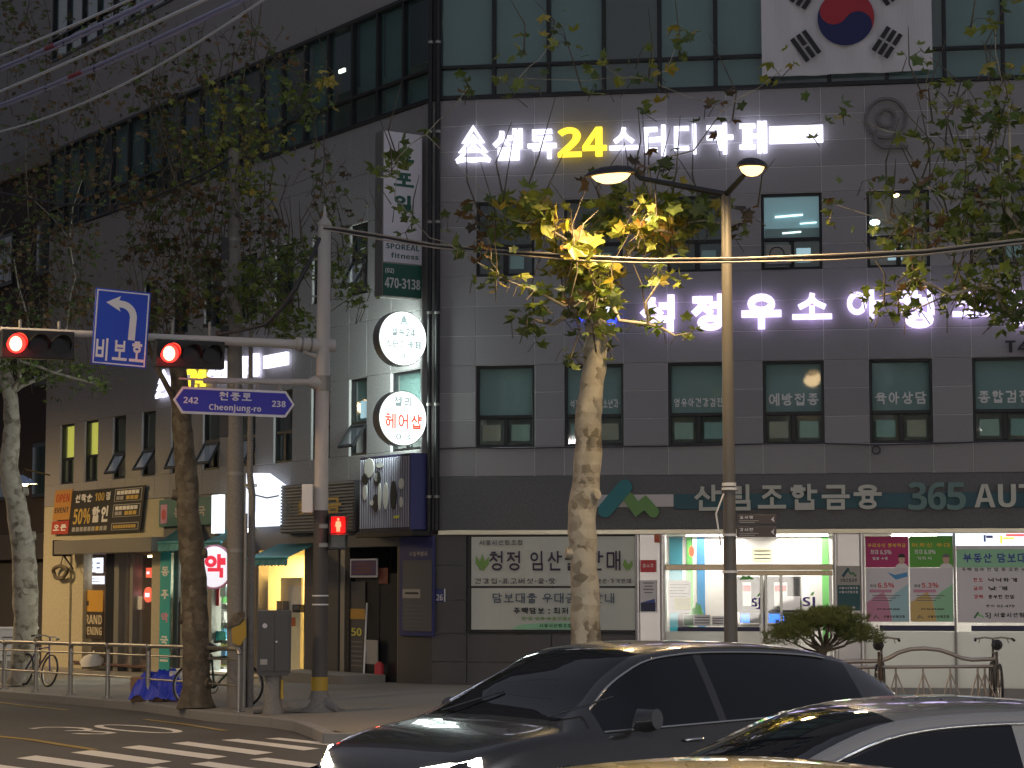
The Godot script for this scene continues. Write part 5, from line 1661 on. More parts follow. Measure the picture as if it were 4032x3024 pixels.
func corner_signs() -> void:
	# signs that stick out from the side wall next to the corner
	var xl := face(TL, 922 * K, 700 * K).x
	var TP := Transform3D(TL.basis * Basis(Vector3.UP, PI / 2), TL * Vector3(xl, 0, 0))
	var R := func(x0, y0, x1, y1): return [face(TP, x0 * K, (y0 + y1) / 2 * K), face(TP, x1 * K, (y0 + y1) / 2 * K), face(TP, (x0 + x1) / 2 * K, y0 * K), face(TP, (x0 + x1) / 2 * K, y1 * K)]
	var q: Array = R.call(827, 286, 912, 642)
	var w: float = q[1].x - q[0].x
	var h: float = q[2].y - q[3].y
	var n := thing("fitness_sign", "tall white projecting fitness sign with green letters and phone number foot", "sign", TP * Transform3D(Basis(), Vector3(q[0].x, q[3].y, 0)))
	mat("sign_white", .62, .60, .64, .5)
	mat("sign_green", .012, .09, .06, .5)
	mat("brown_ink", .10, .07, .05, .6)
	pbx(n, "case", Vector3(0, 0, -.3), Vector3(w, h, 0), M.steel_dull)
	pbx(n, "white_face", Vector3(.01, h * .205, 0), Vector3(w - .01, h - .01, .012), M.sign_white)
	pbx(n, "green_face", Vector3(.01, .01, 0), Vector3(w - .01, h * .197, .012), M.sign_green)
	for i in 3: words(n, "스포일"[i], w * .26, w * .78, h * (.80 - .14 * i), h * .1, .012, M.sign_green, .16)
	words(n, "SPOREAL", w * .08, w * .92, h * .285, h * .035, .012, M.sign_green)
	words(n, "fitness", w * .2, w * .9, h * .232, h * .032, .012, M.sign_green)
	words(n, "(02)", w * .06, w * .28, h * .14, h * .03, .012, M.pale_print)
	words(n, "470-3138", w * .05, w * .95, h * .05, h * .065, .012, M.pale_print)
	glow("disc_face", .86, .97, .93, 1.0)
	for i in 2:
		q = R.call(811, [677, 853][i], 914, [788, 956][i])
		w = q[1].x - q[0].x
		h = q[2].y - q[3].y
		var rr := maxf(w, h) / 2
		n = thing("round_lightbox", ["round glowing study cafe sign sticking out under the fitness sign", "round glowing hair salon sign with red letters sticking out at the corner"][i], "sign", TP * Transform3D(Basis(), Vector3((q[0].x + q[1].x) / 2, (q[2].y + q[3].y) / 2, .12)), "round light boxes at the corner")
		pprism(n, "rim", disc(Vector2.ZERO, rr, rr, 48), -.22, .0, M.steel_dull)
		pprism(n, "lit_face", disc(Vector2.ZERO, rr * .965, rr * .965, 48), 0, .015, M.disc_face)
		pprism(n, "lit_face", disc(Vector2.ZERO, rr * .965, rr * .965, 48), -.235, -.22, M.disc_face)
		ptube(n, "bracket", [Vector3(rr, .1, -.11), Vector3(rr + .3, .1, -.11)], [.03], M.frame, 8)
		ptube(n, "bracket", [Vector3(rr * .98, -.15, -.11), Vector3(rr + .3, -.15, -.11)], [.03], M.frame, 8)
		glow("lit_grey", .26, .34, .34, .5)
		glow("lit_orange", .80, .10, .05, .5)
		if i == 0:
			tree_logo(n, -rr * .13, rr * .5, rr * .26, rr * .32, .0, M.lit_grey)
			words(n, "셀독24", -rr * .5, rr * .5, rr * .08, rr * .3, .016, M.lit_grey)
			words(n, "스터디카페", -rr * .75, rr * .75, -rr * .38, rr * .32, .016, M.lit_grey)
			words(n, "2F", -rr * .12, rr * .14, -rr * .74, rr * .2, .016, M.lit_grey)
		else:
			words(n, "젤리", -rr * .4, rr * .4, rr * .42, rr * .36, .016, M.lit_grey)
			words(n, "헤어샵", -rr * .78, rr * .8, -rr * .4, rr * .58, .016, M.lit_orange, .12)
			words(n, "0-3", -rr * .3, rr * .3, -rr * .78, rr * .22, .016, M.lit_grey)
		panel_light(n, Transform3D(Basis(), Vector3(0, 0, .05)), rr * 1.6, rr * 1.6, Color(.92, 1, .97), 1.0)
		panel_light(n, Transform3D(Basis(Vector3.UP, PI), Vector3(0, 0, -.27)), rr * 1.6, rr * 1.6, Color(.92, 1, .97), 2.6)
	# ribbed blue box sign
	var f0 := face(TL, 773 * K, 1150 * K, .46)
	var f1 := face(TL, 884 * K, 978 * K, .46)
	n = thing("striped_box_sign", "deep blue box sign with white vertical ribs and white figure cutouts", "sign", TL * Transform3D(Basis(), Vector3(f0.x, f0.y, 0)))
	w = f1.x - f0.x
	h = f1.y - f0.y
	mat("box_blue", .05, .055, .19, .5)
	mat("box_violet", .02, .018, .05, .5)
	mat("rib_white", .34, .33, .40, .5)
	pbx(n, "case", Vector3(0, 0, 0), Vector3(w, h, .42), M.box_violet)
	pbx(n, "blue_end", Vector3(w, .02, .01), Vector3(w + .02, h - .02, .44), M.box_blue)
	pbx(n, "foot_rail", Vector3(-.1, -.1, .05), Vector3(w + .1, 0, .45), M.frame)
	for i in 22:
		var x := .06 + (w - .12) * i / 21.0
		pbx(n, "rib", Vector3(x - .016, .06, .42), Vector3(x + .016, h - .05, .45), M.rib_white)
	mat("cut_white", .66, .66, .62, .5)
	mat("cut_dark", .02, .02, .02, .6)
	for e in [[.12, .32, .72, .98, "cut_white"], [.32, .45, .6, .8, "cut_dark"], [.08, .2, .63, .78, "cut_dark"], [.36, .5, .84, .9, "cut_white"], [.32, .44, .66, .78, "cut_white"], [.1, .18, .42, .63, "cut_white"], [.24, .32, .35, .42, "cut_white"], [.4, .46, .28, .64, "cut_white"], [.5, .6, .28, .64, "cut_white"], [.3, .4, .26, .5, "cut_dark"], [.64, .76, .28, .66, "cut_dark"], [.8, .9, .54, .68, "cut_white"], [.82, .88, .3, .44, "cut_white"], [.7, .82, .16, .2, "lemon"]]:
		pprism(n, "figure_cutout", disc(Vector2(w * (e[0] + e[1]) / 2, h * (e[2] + e[3]) / 2), w * (e[1] - e[0]) / 2, h * (e[3] - e[2]) / 2, 12), .45, .465, M[e[4]])
	# nail salon sign; the panel glow stands in for wall lit by its letters
	glow("nail_wall_glow", .70, .76, .90, .62)
	glow("nail_letters", .95, .97, 1.0, 2.0)
	var r := board("nail_sign", "white panel with wall light put into its glow and blazing white letters", "sign", TL, 968, 1862, 1098, 2072, .25)
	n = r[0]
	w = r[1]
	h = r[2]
	pprism(n, "panel", PackedVector2Array([Vector2(0, 0), Vector2(w, 0), Vector2(w, h * .72), Vector2(w * .45, h), Vector2(0, h * 1.02)]), -.22, 0, M.nail_wall_glow)
	words(n, "J", w * .02, w * .16, h * .02, h * .5, .0, M.nail_letters)
	words(n, "NAIL", w * .22, w * .86, h * .04, h * .3, .0, M.nail_letters, .2)
	ptube(n, "cable", [Vector3(0, h * .8, .03), Vector3(w * .3, h * .6, .05), Vector3(w * .7, h * .52, .04), Vector3(w, h * .55, .0)], [.016], M.frame, 6)
	pbx(n, "lamp_head", Vector3(w * .2, h * .74, .02), Vector3(w * .38, h * .8, .2), M.steel_dull)
	panel_light(n, Transform3D(Basis(), Vector3(w / 2, h * .3, .12)), w * .9, h * .5, Color(.93, .96, 1), 1.2)
	# ribbed grey fascia with dull gold characters
	r = board("ribbed_fascia", "dark grey ribbed shop fascia with dull gold characters", "sign", TL, 1102, 1900, 1394, 2096, .2)
	n = r[0]
	w = r[1]
	h = r[2]
	pbx(n, "case", Vector3(0, 0, -.2), Vector3(w, h, -.02), M.fascia)
	mat("rib_grey", .15, .15, .155, .45)
	for i in 15: pbx(n, "rib", Vector3(.02, h * (.03 + i * .0645), -.02), Vector3(w - .02, h * (.065 + i * .0645), .015), M.rib_grey)
	mat("dull_gold", .32, .23, .07, .35, .7)
	mat("dull_blue", .06, .10, .13, .5)
	words(n, "K", w * .08, w * .2, h * .36, h * .3, .016, M.dull_blue)
	words(n, "성율", w * .26, w * .48, h * .36, h * .32, .016, M.dull_gold)
	words(n, "금", w * .62, w * .85, h * .36, h * .34, .016, M.dull_gold)

# ---------- traffic signal pole ----------
func signal_pole() -> void:
	var base := ground(690 * K, 1536 * K, 0.13)
	var yaw := deg_to_rad(22)
	var TA := Transform3D(Basis(Vector3.UP, yaw), base)
	var top := face(Transform3D(Basis(), base), 697 * K, 488 * K)
	var n := thing("signal_pole", "pale painted traffic signal pole with long mast arm and brown wrapped foot", "pole", Transform3D(Basis(), base))
	mat("brown_wrap", .085, .076, .07, .7)
	mat("hazard_yellow", .42, .27, .03, .6)
	var H: float = top.y
	ptube(n, "shaft", [Vector3(0, 2.95, 0), Vector3(0.02, H, 0)], [.105, .098], M.pole_paint, 20)
	ptube(n, "wrapped_foot", [Vector3(0, .25, 0), Vector3(0, 2.95, 0)], [.118, .108], M.brown_wrap, 20)
	for y in [1.55, 1.68]: ptube(n, "white_band", [Vector3(0, y, 0), Vector3(0, y + .02, 0)], [.121], M.white, 20)
	ptube(n, "hazard_band", [Vector3(0, .28, 0), Vector3(0, .5, 0)], [.125], M.hazard_yellow, 20)
	ptube(n, "cap", [Vector3(.02, H, 0), Vector3(.02, H + .05, 0), Vector3(.02, H + .14, 0), Vector3(.02, H + .3, 0)], [.115, .10, .03, .015], M.pole_paint, 16)
	var st := new_st()
	tube(st, [Vector3(0, 0, 0), Vector3(0, .06, 0), Vector3(0, .18, 0), Vector3(0, .3, 0)], [.42, .26, .16, .125], 18)
	shape(n, "concrete_foot", st, M.concrete)
	ptube(n, "concrete_root", [Vector3(-.1, .08, .05), Vector3(-.5, .05, .12), Vector3(-.95, .02, .2)], [.12, .09, .05], M.concrete, 8)
	ptube(n, "concrete_root", [Vector3(.1, .1, .1), Vector3(.3, .04, .35)], [.1, .04], M.concrete, 8)
	pbox(n, "box", Vector3(-.19, 3.0 + .12, .12), Vector3(.16, .42, .14), M.white)
	# arms in the arm plane; n has no rotation, so bring the arm points into its frame
	var A := func(x, y, out := 0.0): return TA.basis * face(TA, x * K, y * K, out)
	ptube(n, "mast_arm", [A.call(716, 748), A.call(640, 744), A.call(320, 728), A.call(-60, 710)], [.075, .07, .055, .045], M.pole_paint, 14)
	ptube(n, "arm_sleeve", [A.call(640, 743), A.call(722, 747)], [.10], M.pole_paint, 14)
	for x in [648, 668]: ptube(n, "clamp", [A.call(x, 744.5), A.call(x + 4, 745)], [.115], M.steel_dull, 14)
	ptube(n, "brace", [A.call(655, 760), A.call(690, 772)], [.035], M.pole_paint, 8)
	ptube(n, "sign_arm", [A.call(690, 826), A.call(440, 822)], [.05, .045], M.pole_paint, 12)
	ptube(n, "arm_flange", [A.call(664, 826), A.call(676, 826), A.call(690, 827)], [.05, .1, .12], M.pole_paint, 12)
	ptube(n, "pole_collar", [Vector3(.008, top.y * .0 + (A.call(690, 845)).y, 0), Vector3(.008, (A.call(690, 812)).y, 0)], [.125], M.steel_dull, 18)
	for y in [505, 520, 560, 640]: ptube(n, "bolt", [Vector3(-.16, (A.call(697, y)).y, 0), Vector3(.17, (A.call(697, y)).y, 0)], [.014], M.steel_dull, 6)
	# signal heads
	glow("red_signal", 1.0, .12, .06, 9.0)
	glow("red_ring", 1.0, .02, .015, 2.2)
	mat("signal_black", .012, .012, .014, .45)
	var k := 0
	for q in [[35, 742], [366, 763]]:
		var c := face(TA, q[0] * K, q[1] * K, .12)
		var s := thing("traffic_signal", ["three lamp traffic signal showing red beyond the blue turn sign", "three lamp traffic signal showing red between turn sign and street name sign"][k], "traffic signal", TA * Transform3D(Basis(), c), "traffic signals on the mast arm")
		pbx(s, "housing", Vector3(-.2, -.2, -.2), Vector3(.82, .2, 0), M.signal_black)
		var along := 0
		for i in 3:
			var x := i * .31
			pprism(s, "lens", disc(Vector2(x, 0), .135, .135, 28), 0, .02 + .002 * i, M.red_ring if i == 0 else mat("dark_lens", .02, .02, .02, .15))
			if i == 0: pprism(s, "lamp_core", disc(Vector2(-.01, -.005), .085, .105, 24), .02, .03, M.red_signal)
			st = new_st()
			var pl := []
			for e in 15:
				var an := deg_to_rad(-25.0 + 230.0 * e / 14.0)
				pl.append([Vector3(x + cos(an) * .145, sin(an) * .145, 0), Vector3(x + cos(an) * .145, sin(an) * .145 - .02, .26 * sin(clampf((an + .43) / 4.0, 0, 1) * PI))])
			for e in 14: quad(st, pl[e][0], pl[e + 1][0], pl[e + 1][1], pl[e][1])
			shape(s, "visor", st, M.signal_black)
		var hang: Vector3 = face(TA, (q[0] + 60) * K, (722 + q[0] * .05) * K)
		for x in [.05, .6]: pbx(s, "hanger", Vector3(x, .19, -.16), Vector3(x + .04, .5 if k == 1 else .36, -.1), M.steel_dull)
		lamp(s, Vector3(0, 0, .12), Color(1, .12, .06), .1, .12)
		k += 1
	# turn sign
	var a := face(TA, 196 * K, 786 * K, .12)
	var b := face(TA, 318 * K, 626 * K, .12)
	var s := thing("turn_sign", "blue unprotected left turn sign with white curved arrow", "road sign", TA * Transform3D(Basis(Vector3.BACK, -deg_to_rad(3)), a))
	var w := b.x - a.x
	var h := b.y - a.y
	mat("road_blue", .008, .06, .55, .35)
	mat("road_white", .78, .76, .78, .4)
	mat("road_violet", .03, .028, .46, .35)
	pbx(s, "plate", Vector3(0, 0, -.02), Vector3(w, h, 0), M.road_blue)
	st = new_st()
	stroke(st, PackedVector2Array([Vector2(.03, .03), Vector2(w - .03, .03), Vector2(w - .03, h - .03), Vector2(.03, h - .03), Vector2(.03, .03)]), .018, 0, .004)
	shape(s, "border", st, M.road_white)
	st = new_st()
	var pl := PackedVector2Array([Vector2(w * .70, h * .40), Vector2(w * .71, h * .66)])
	for i in 6: pl.append(Vector2(w * .47, h * .66) + Vector2(cos(deg_to_rad(15 + i * 15)) * w * .235, sin(deg_to_rad(15 + i * 15)) * h * .155))
	pl.append(Vector2(w * .42, h * .815))
	stroke(st, pl, w * .125, 0, .004)
	shape(s, "arrow_stem", st, M.road_white)
	pprism(s, "arrow_head", PackedVector2Array([Vector2(w * .2, h * .82), Vector2(w * .46, h * .92), Vector2(w * .41, h * .815), Vector2(w * .47, h * .715)]), 0, .005, M.road_white)
	words(s, "비보호", w * .06, w * .95, h * .05, h * .31, 0, M.road_white, .12)
	for x in [w * .3, w * .7]: pbx(s, "clamp", Vector3(x - .03, h * .3, -.16), Vector3(x + .03, h * .5, -.02), M.steel_dull)
	# street name sign
	a = face(TA, 374 * K, 892 * K, .04)
	b = face(TA, 636 * K, 843 * K, .04)
	w = b.x - a.x
	h = b.y - a.y
	s = thing("street_name_sign", "violet blue hexagonal street name sign with white border and lettering", "road sign", TA * Transform3D(Basis(Vector3.BACK, -deg_to_rad(.6)), a))
	var hex := func(m): return PackedVector2Array([Vector2(m, h / 2), Vector2(h * .33 + m * .5, h - m), Vector2(w - h * .33 - m * .5, h - m), Vector2(w - m, h / 2), Vector2(w - h * .33 - m * .5, m), Vector2(h * .33 + m * .5, m)])
	pprism(s, "border", hex.call(0.0), -.03, 0, M.road_white)
	pprism(s, "plate", hex.call(.035), 0, .006, M.road_violet)
	words(s, "천중로", w * .37, w * .64, h * .54, h * .34, .006, M.road_white)
	words(s, "Cheonjung-ro", w * .29, w * .72, h * .17, h * .23, .006, M.road_white)
	words(s, "242", w * .08, w * .2, h * .38, h * .25, .006, M.road_white)
	words(s, "238", w * .81, w * .925, h * .38, h * .25, .006, M.road_white)
	for i in 5: pbx(s, "hanger", Vector3(w * (.14 + .18 * i), h, -.03), Vector3(w * (.17 + .18 * i), h + .1, 0), M.steel_dull)
	pbx(s, "hanger_rail", Vector3(w * .04, h + .1, -.03), Vector3(w * .97, h + .13, 0), M.pole_paint)
	# pedestrian signal
	var c := face(Transform3D(Basis(), base), 728 * K, 1135 * K, .15)
	s = thing("pedestrian_signal", "pedestrian signal with red standing figure clamped to the signal pole", "pedestrian signal", Transform3D(Basis(Vector3.UP, deg_to_rad(12)).scaled(Vector3.ONE * .85), base + c))
	pbx(s, "housing", Vector3(-.14, -.42, -.22), Vector3(.18, .19, 0), M.signal_black)
	glow("red_backing", .6, .01, .008, .12)
	glow("red_man", 1.0, .10, .05, 2.2)
	pbx(s, "red_lens", Vector3(-.1, -.13, 0), Vector3(.14, .15, .008), M.red_backing)
	st = new_st()
	prism(st, disc(Vector2(.02, .105), .022, .026, 14), .008, .014)
	prism(st, PackedVector2Array([Vector2(-.02, .07), Vector2(.06, .07), Vector2(.075, -.02), Vector2(.055, -.02), Vector2(.05, -.11), Vector2(.025, -.11), Vector2(.02, -.03), Vector2(.015, -.11), Vector2(-.01, -.11), Vector2(-.015, -.02), Vector2(-.035, -.02)]), .008, .0145)
	shape(s, "standing_figure", st, M.red_man)
	pbx(s, "dark_lens", Vector3(-.1, -.38, 0), Vector3(.14, -.16, .006), mat("dark_lens"))
	for y in [.17, -.14]:
		st = new_st()
		quad(st, Vector3(-.14, y, 0), Vector3(.18, y, 0), Vector3(.18, y - .02, .16), Vector3(-.14, y - .02, .16))
		quad(st, Vector3(-.14, y, 0), Vector3(-.14, y - .02, .16), Vector3(-.14, y - .1, .06), Vector3(-.14, y - .24, 0))
		quad(st, Vector3(.18, y, 0), Vector3(.18, y - .02, .16), Vector3(.18, y - .1, .06), Vector3(.18, y - .24, 0))
		shape(s, "visor", st, M.signal_black)
	pbx(s, "bracket", Vector3(-.3, -.05, -.16), Vector3(-.14, .03, -.1), M.steel_dull)
	pbx(s, "bracket", Vector3(-.3, -.38, -.16), Vector3(-.14, -.3, -.1), M.steel_dull)
	lamp(s, Vector3(.02, .0, .1), Color(1, .1, .05), .08, .06)

# ---------- street lamps ----------
func lamp_head(n: Node3D, at: Vector3, yaw: float, e: float, col: Color) -> void:
	var B := Basis(Vector3.UP, yaw) * Basis(Vector3.BACK, .08)
	var st := new_st()
	var prof := [[-.34, .02], [-.28, .1], [-.12, .17], [.08, .185], [.24, .15], [.34, .05]]
	var rings := []
	for p in prof:
		var ring := []
		for k in 13:
			var a := PI * k / 12.0
			ring.append(Vector3(p[0], sin(a) * p[1] * .62, cos(a) * p[1]))
		rings.append(ring)
	for i in rings.size() - 1:
		for k in 12: quad(st, rings[i][k], rings[i + 1][k], rings[i + 1][k + 1], rings[i][k + 1])
	mat("lamp_case", .05, .05, .06, .35, .4)
	var hd := shape(n, "lamp_head", st, M.lamp_case, Transform3D(B, at))
	st = new_st()
	var pts := disc(Vector2(0, 0), .25, .15, 24)
	for i in 24:
		for lv in [[1.0, -.005, .8, -.06], [.8, -.06, .45, -.1], [.45, -.1, 0.0, -.115]]:
			var p0: Vector2 = pts[i]
			var p1: Vector2 = pts[(i + 1) % 24]
			quad(st, Vector3(p0.x * lv[0], lv[1], p0.y * lv[0]), Vector3(p1.x * lv[0], lv[1], p1.y * lv[0]), Vector3(p1.x * lv[2], lv[3], p1.y * lv[2]), Vector3(p0.x * lv[2], lv[3], p0.y * lv[2]))
	glow("lamp_lens", 1.0, .60, .22, 1.5)
	shape(hd, "lens", st, M.lamp_lens)
	spot(n, at + Vector3(0, -.16, 0), at + Vector3(0, -5, 0), col, e, 88.0, .2)

func street_lamps() -> void:
	var p := deep(1579 * K, 1400 * K, 27.6)
	var n := thing("street_lamp", "twin arm street lamp with two glowing amber heads beside the plane tree", "street lamp", Transform3D(Basis(), Vector3(p.x, .13, p.z)), "street lamps along the pavement")
	mat("lamp_pole", .13, .12, .105, .5, .2)
	var T := Transform3D(Basis(), Vector3(p.x, .13, p.z))
	var tp := face(T, 1568 * K, 420 * K)
	var H := tp.y
	ptube(n, "shaft", [Vector3(0, 0, 0), Vector3(0, 1.2, 0), Vector3(tp.x, H, 0)], [.10, .085, .062], M.lamp_pole, 16)
	ptube(n, "foot_plate", [Vector3(0, 0, 0), Vector3(0, .12, 0), Vector3(0, .4, 0)], [.2, .14, .1], M.lamp_pole, 16)
	var hl := face(T, 1320 * K, 378 * K, .1)
	var hr := face(T, 1624 * K, 361 * K, 1.2)
	var col := Color(1.0, .85, .62)
	ptube(n, "arm", [Vector3(tp.x, H, 0), Vector3(lerpf(tp.x, hl.x, .75), lerpf(H, hl.y, .75) + .02, .08), hl + Vector3(.3, .03, 0)], [.04, .032, .03], M.lamp_case if M.has("lamp_case") else M.frame, 10)
	ptube(n, "arm", [Vector3(tp.x, H, 0), hr * .75 + Vector3(tp.x, H, 0) * .25, hr + Vector3(-.03, .02, -.3)], [.04, .032, .03], M.frame, 10)
	lamp_head(n, hl, 0.0, 6.0, col)
	lamp_head(n, hr, deg_to_rad(75), 6.0, col)
	ptube(n, "pole_band", [Vector3(tp.x * .4, 3.05, 0), Vector3(tp.x * .4, 3.09, 0)], [.09], M.white, 14)
	for y in [1.96, 2.42, 3.0]: ptube(n, "strap", [Vector3(tp.x * .2, y, 0), Vector3(tp.x * .2, y + .03, 0)], [.098], M.white, 14)
	# direction plates on the pole
	for i in 2:
		var a := face(T, 1592 * K, [1132, 1160][i] * K, .06)
		var b := face(T, 1677 * K, [1110, 1136][i] * K, .06)
		var s := thing("direction_plate", ["brown direction plate with white text fixed to the lamp pole, upper one", "brown direction plate with white text fixed to the lamp pole, lower one"][i], "sign", T * Transform3D(Basis(), a), "direction plates on the lamp pole")
		mat("plate_brown", .07, .05, .045, .5)
		var w := b.x - a.x
		var h := b.y - a.y - .01
		pbx(s, "plate", Vector3(0, 0, -.02), Vector3(w, h, 0), M.plate_brown)
		words(s, ["길사랑", "강서천"][i], w * .06, w * .42, h * .55, h * .34, 0, M.pale_print)
		for k in 2: pbx(s, "print_line", Vector3(w * .06, h * (.32 - .18 * k), 0), Vector3(w * (.55 - .1 * k), h * (.38 - .18 * k), .003), M.plate_grey)
		pprism(s, "arrow", PackedVector2Array([Vector2(w * .86, h * .5), Vector2(w * .95, h * .82), Vector2(w * .93, h * .55), Vector2(w * .95, h * .2)]), 0, .003, M.pale_print)
	ptube(n, "cable", [Vector3(-.12, 2.3, .05), Vector3(-.18, 2.7, .08), Vector3(-.08, 2.95, .06)], [.012], M.white, 6)
	# the other lamps of this street: along the same kerb and on the viewer's side
	var others := [[Vector3(p.x, .13, p.z) + TR.basis.x * 19.0, 18.0], [Vector3(-11.0, .13, 4.0), 95.0], [Vector3(5.0, .13, 4.0), 95.0], [Vector3(-20.0, -.3, -52.0), 30.0], [Vector3(21.0, .13, 4.0), 95.0], [Vector3(-10.2, -.1, -29.5), 8.0]]
	var labs := ["twin arm street lamp further along the bank pavement", "twin arm street lamp behind the viewer facing the side street", "twin arm street lamp behind the viewer facing the bank", "twin arm street lamp far down the side street", "twin arm street lamp behind the viewer beyond the bank end", "twin arm street lamp by the side street opposite the guard fence"]
	for i in others.size():
		var o: Vector3 = others[i][0]
		var m := thing("street_lamp", labs[i], "street lamp", Transform3D(Basis(), o), "street lamps along the pavement")
		ptube(m, "shaft", [Vector3.ZERO, Vector3(0, 1.2, 0), Vector3(0, 7.2, 0)], [.10, .085, .062], M.lamp_pole, 12)
		for sg in [-1.0, 1.0]:
			ptube(m, "arm", [Vector3(0, 7.2, 0), Vector3(sg * 1.2, 7.55, 0)], [.04, .03], M.frame, 8)
			lamp_head(m, Vector3(sg * 1.45, 7.55, 0), 0.0, others[i][1], Color(.96, .97, 1.0) if o.z > 0 else col)

# ---------- overhead wires ----------
func sagging(a: Vector3, b: Vector3, sag: float, n := 14) -> Array:
	var p := []
	for i in n + 1:
		var t := float(i) / n
		p.append(a.lerp(b, t) + Vector3.DOWN * sag * 4.0 * t * (1.0 - t))
	return p

func wires() -> void:
	mat("wire_grey", .58, .62, .64, .45)
	mat("wire_blue", .32, .32, .48, .5)
	mat("wire_black", .03, .03, .035, .5)
	mat("red_tape", .3, .05, .06, .6)
	var spec := [[-60, 243, 620, -50, 26.0, .02, .016, "wire_grey", "thin pale overhead wire, highest of the fan of wires"], [-60, 292, 700, -50, 27.0, .03, .025, "wire_blue", "thick bluish overhead cable bundle under the highest wire"], [-60, 386, 920, -54, 25.0, .02, .018, "wire_grey", "pale overhead wire between the two bluish cable bundles"], [-60, 436, 1000, -30, 26.0, .05, .022, "wire_blue", "thick bluish overhead cable bundle with red tape"], [-60, 532, 1100, -45, 28.0, .25, .016, "wire_grey", "slack grey overhead wire, lowest of the fan of wires"]]
	for s in spec:
		var a := deep(s[0], s[1], s[4] + 6.0)
		var b := deep(s[2], s[3], s[4] - 4.0)
		var n := thing("overhead_wire", s[8], "wire", Transform3D(Basis(), a), "overhead wires above the side street")
		ptube(n, "cable", sagging(Vector3.ZERO, b - a, s[5]), [s[6]], M[s[7]], 6)
		if s[7] == "wire_blue":
			ptube(n, "cable", sagging(Vector3(0, -.035, 0), b - a + Vector3(0, -.03, 0), s[5] + .02), [s[6] * .6], M[s[7]], 6)
			for t in [.3, .5, .7]: ptube(n, "tie", [(b - a) * t + Vector3(0, .03 - s[5] * 4 * t * (1 - t), 0), (b - a) * t + Vector3(0, -.07 - s[5] * 4 * t * (1 - t), 0)], [.02], M.wire_black, 6)
			var q: Array = sagging(Vector3.ZERO, b - a, s[5], 40)
			ptube(n, "tape", [q[16], q[18]], [s[6] * 1.3], M.red_tape, 8)
	# cable from the signal pole over to the far side, sagging past the tree
	var pts := []
	for q in [[700, 494, 30.9], [820, 512, 30.2], [940, 531, 29.5], [1100, 548, 28.8], [1250, 558, 28.0], [1400, 563, 27.3], [1600, 564, 26.6], [1800, 557, 26.0], [2000, 544, 25.5], [2240, 519, 25.0]]: pts.append(deep(q[0] * K, q[1] * K, q[2]))
	for i in 3:
		var n := thing("span_cable", ["black cable spanning from the signal pole past the plane tree, thickest strand", "pale cable strand running above the black span cable", "pale cable strand hanging just under the black span cable"][i], "cable", Transform3D(Basis(), pts[0]), "cables spanning the corner")
		var p := []
		for k in pts.size(): p.append(pts[k] - pts[0] + Vector3(0, [0.0, .028, -.03][i] + .012 * sin(k * 2.0 + i), .02 * i))
		ptube(n, "strand", p, [[.022, .014, .012][i]], [M.wire_black, mat("wire_tan", .38, .34, .28, .6), M.wire_tan][i] if i > 0 else M.wire_black, 6)
	# dark loops at the signal pole and a low wire from the utility pole
	pts = []
	for q in [[690, 515, 31.2], [672, 560, 31.0], [640, 620, 31.0], [610, 665, 31.1], [575, 700, 31.2], [520, 715, 31.3], [470, 722, 31.4]]: pts.append(deep(q[0] * K, q[1] * K, q[2]))
	var n := thing("slack_cable", "black slack cable drooping from the signal pole to the mast arm", "cable", Transform3D(Basis(), pts[0]))
	var p := []
	for q in pts: p.append(q - pts[0])
	ptube(n, "strand", p, [.03, .03, .035, .035, .03, .02], M.wire_black, 7)
	pts = []
	for q in [[-20, 412, 37.0], [126, 441, 35.5], [220, 444, 34.6], [307, 436, 33.8], [373, 408, 33.0], [440, 375, 32.4], [500, 340, 31.8]]: pts.append(deep(q[0] * K, q[1] * K, q[2]))
	n = thing("low_wire", "dark drooping wire running to the top of the concrete utility pole", "wire", Transform3D(Basis(), pts[0]))
	p = []
	for q in pts: p.append(q - pts[0])
	ptube(n, "strand", p, [.018], M.wire_black, 6)
	# wall cable under the second-storey windows
	p = []
	for q in [[1730, 1768], [1860, 1762], [1990, 1766], [2220, 1762], [2560, 1758], [2700, 1756], [3000, 1748], [3180, 1744], [3430, 1752], [3700, 1746], [4100, 1730]]:
		p.append(face(TR, q[0], q[1], .03))
	n = thing("wall_cable", "black cable clipped along the wall below the window row", "cable", TR * Transform3D(Basis(), p[0]))
	var pp := []
	for q in p: pp.append(q - p[0])
	ptube(n, "strand", pp, [.013], M.wire_black, 6)
	var ring := []
	var c: Vector3 = face(TR, 3450, 1772, .05) - p[0]
	for i in 15: ring.append(c + Vector3(cos(TAU * i / 14), sin(TAU * i / 14), 0) * .07)
	ptube(n, "coil", ring, [.014], M.wire_black, 6)

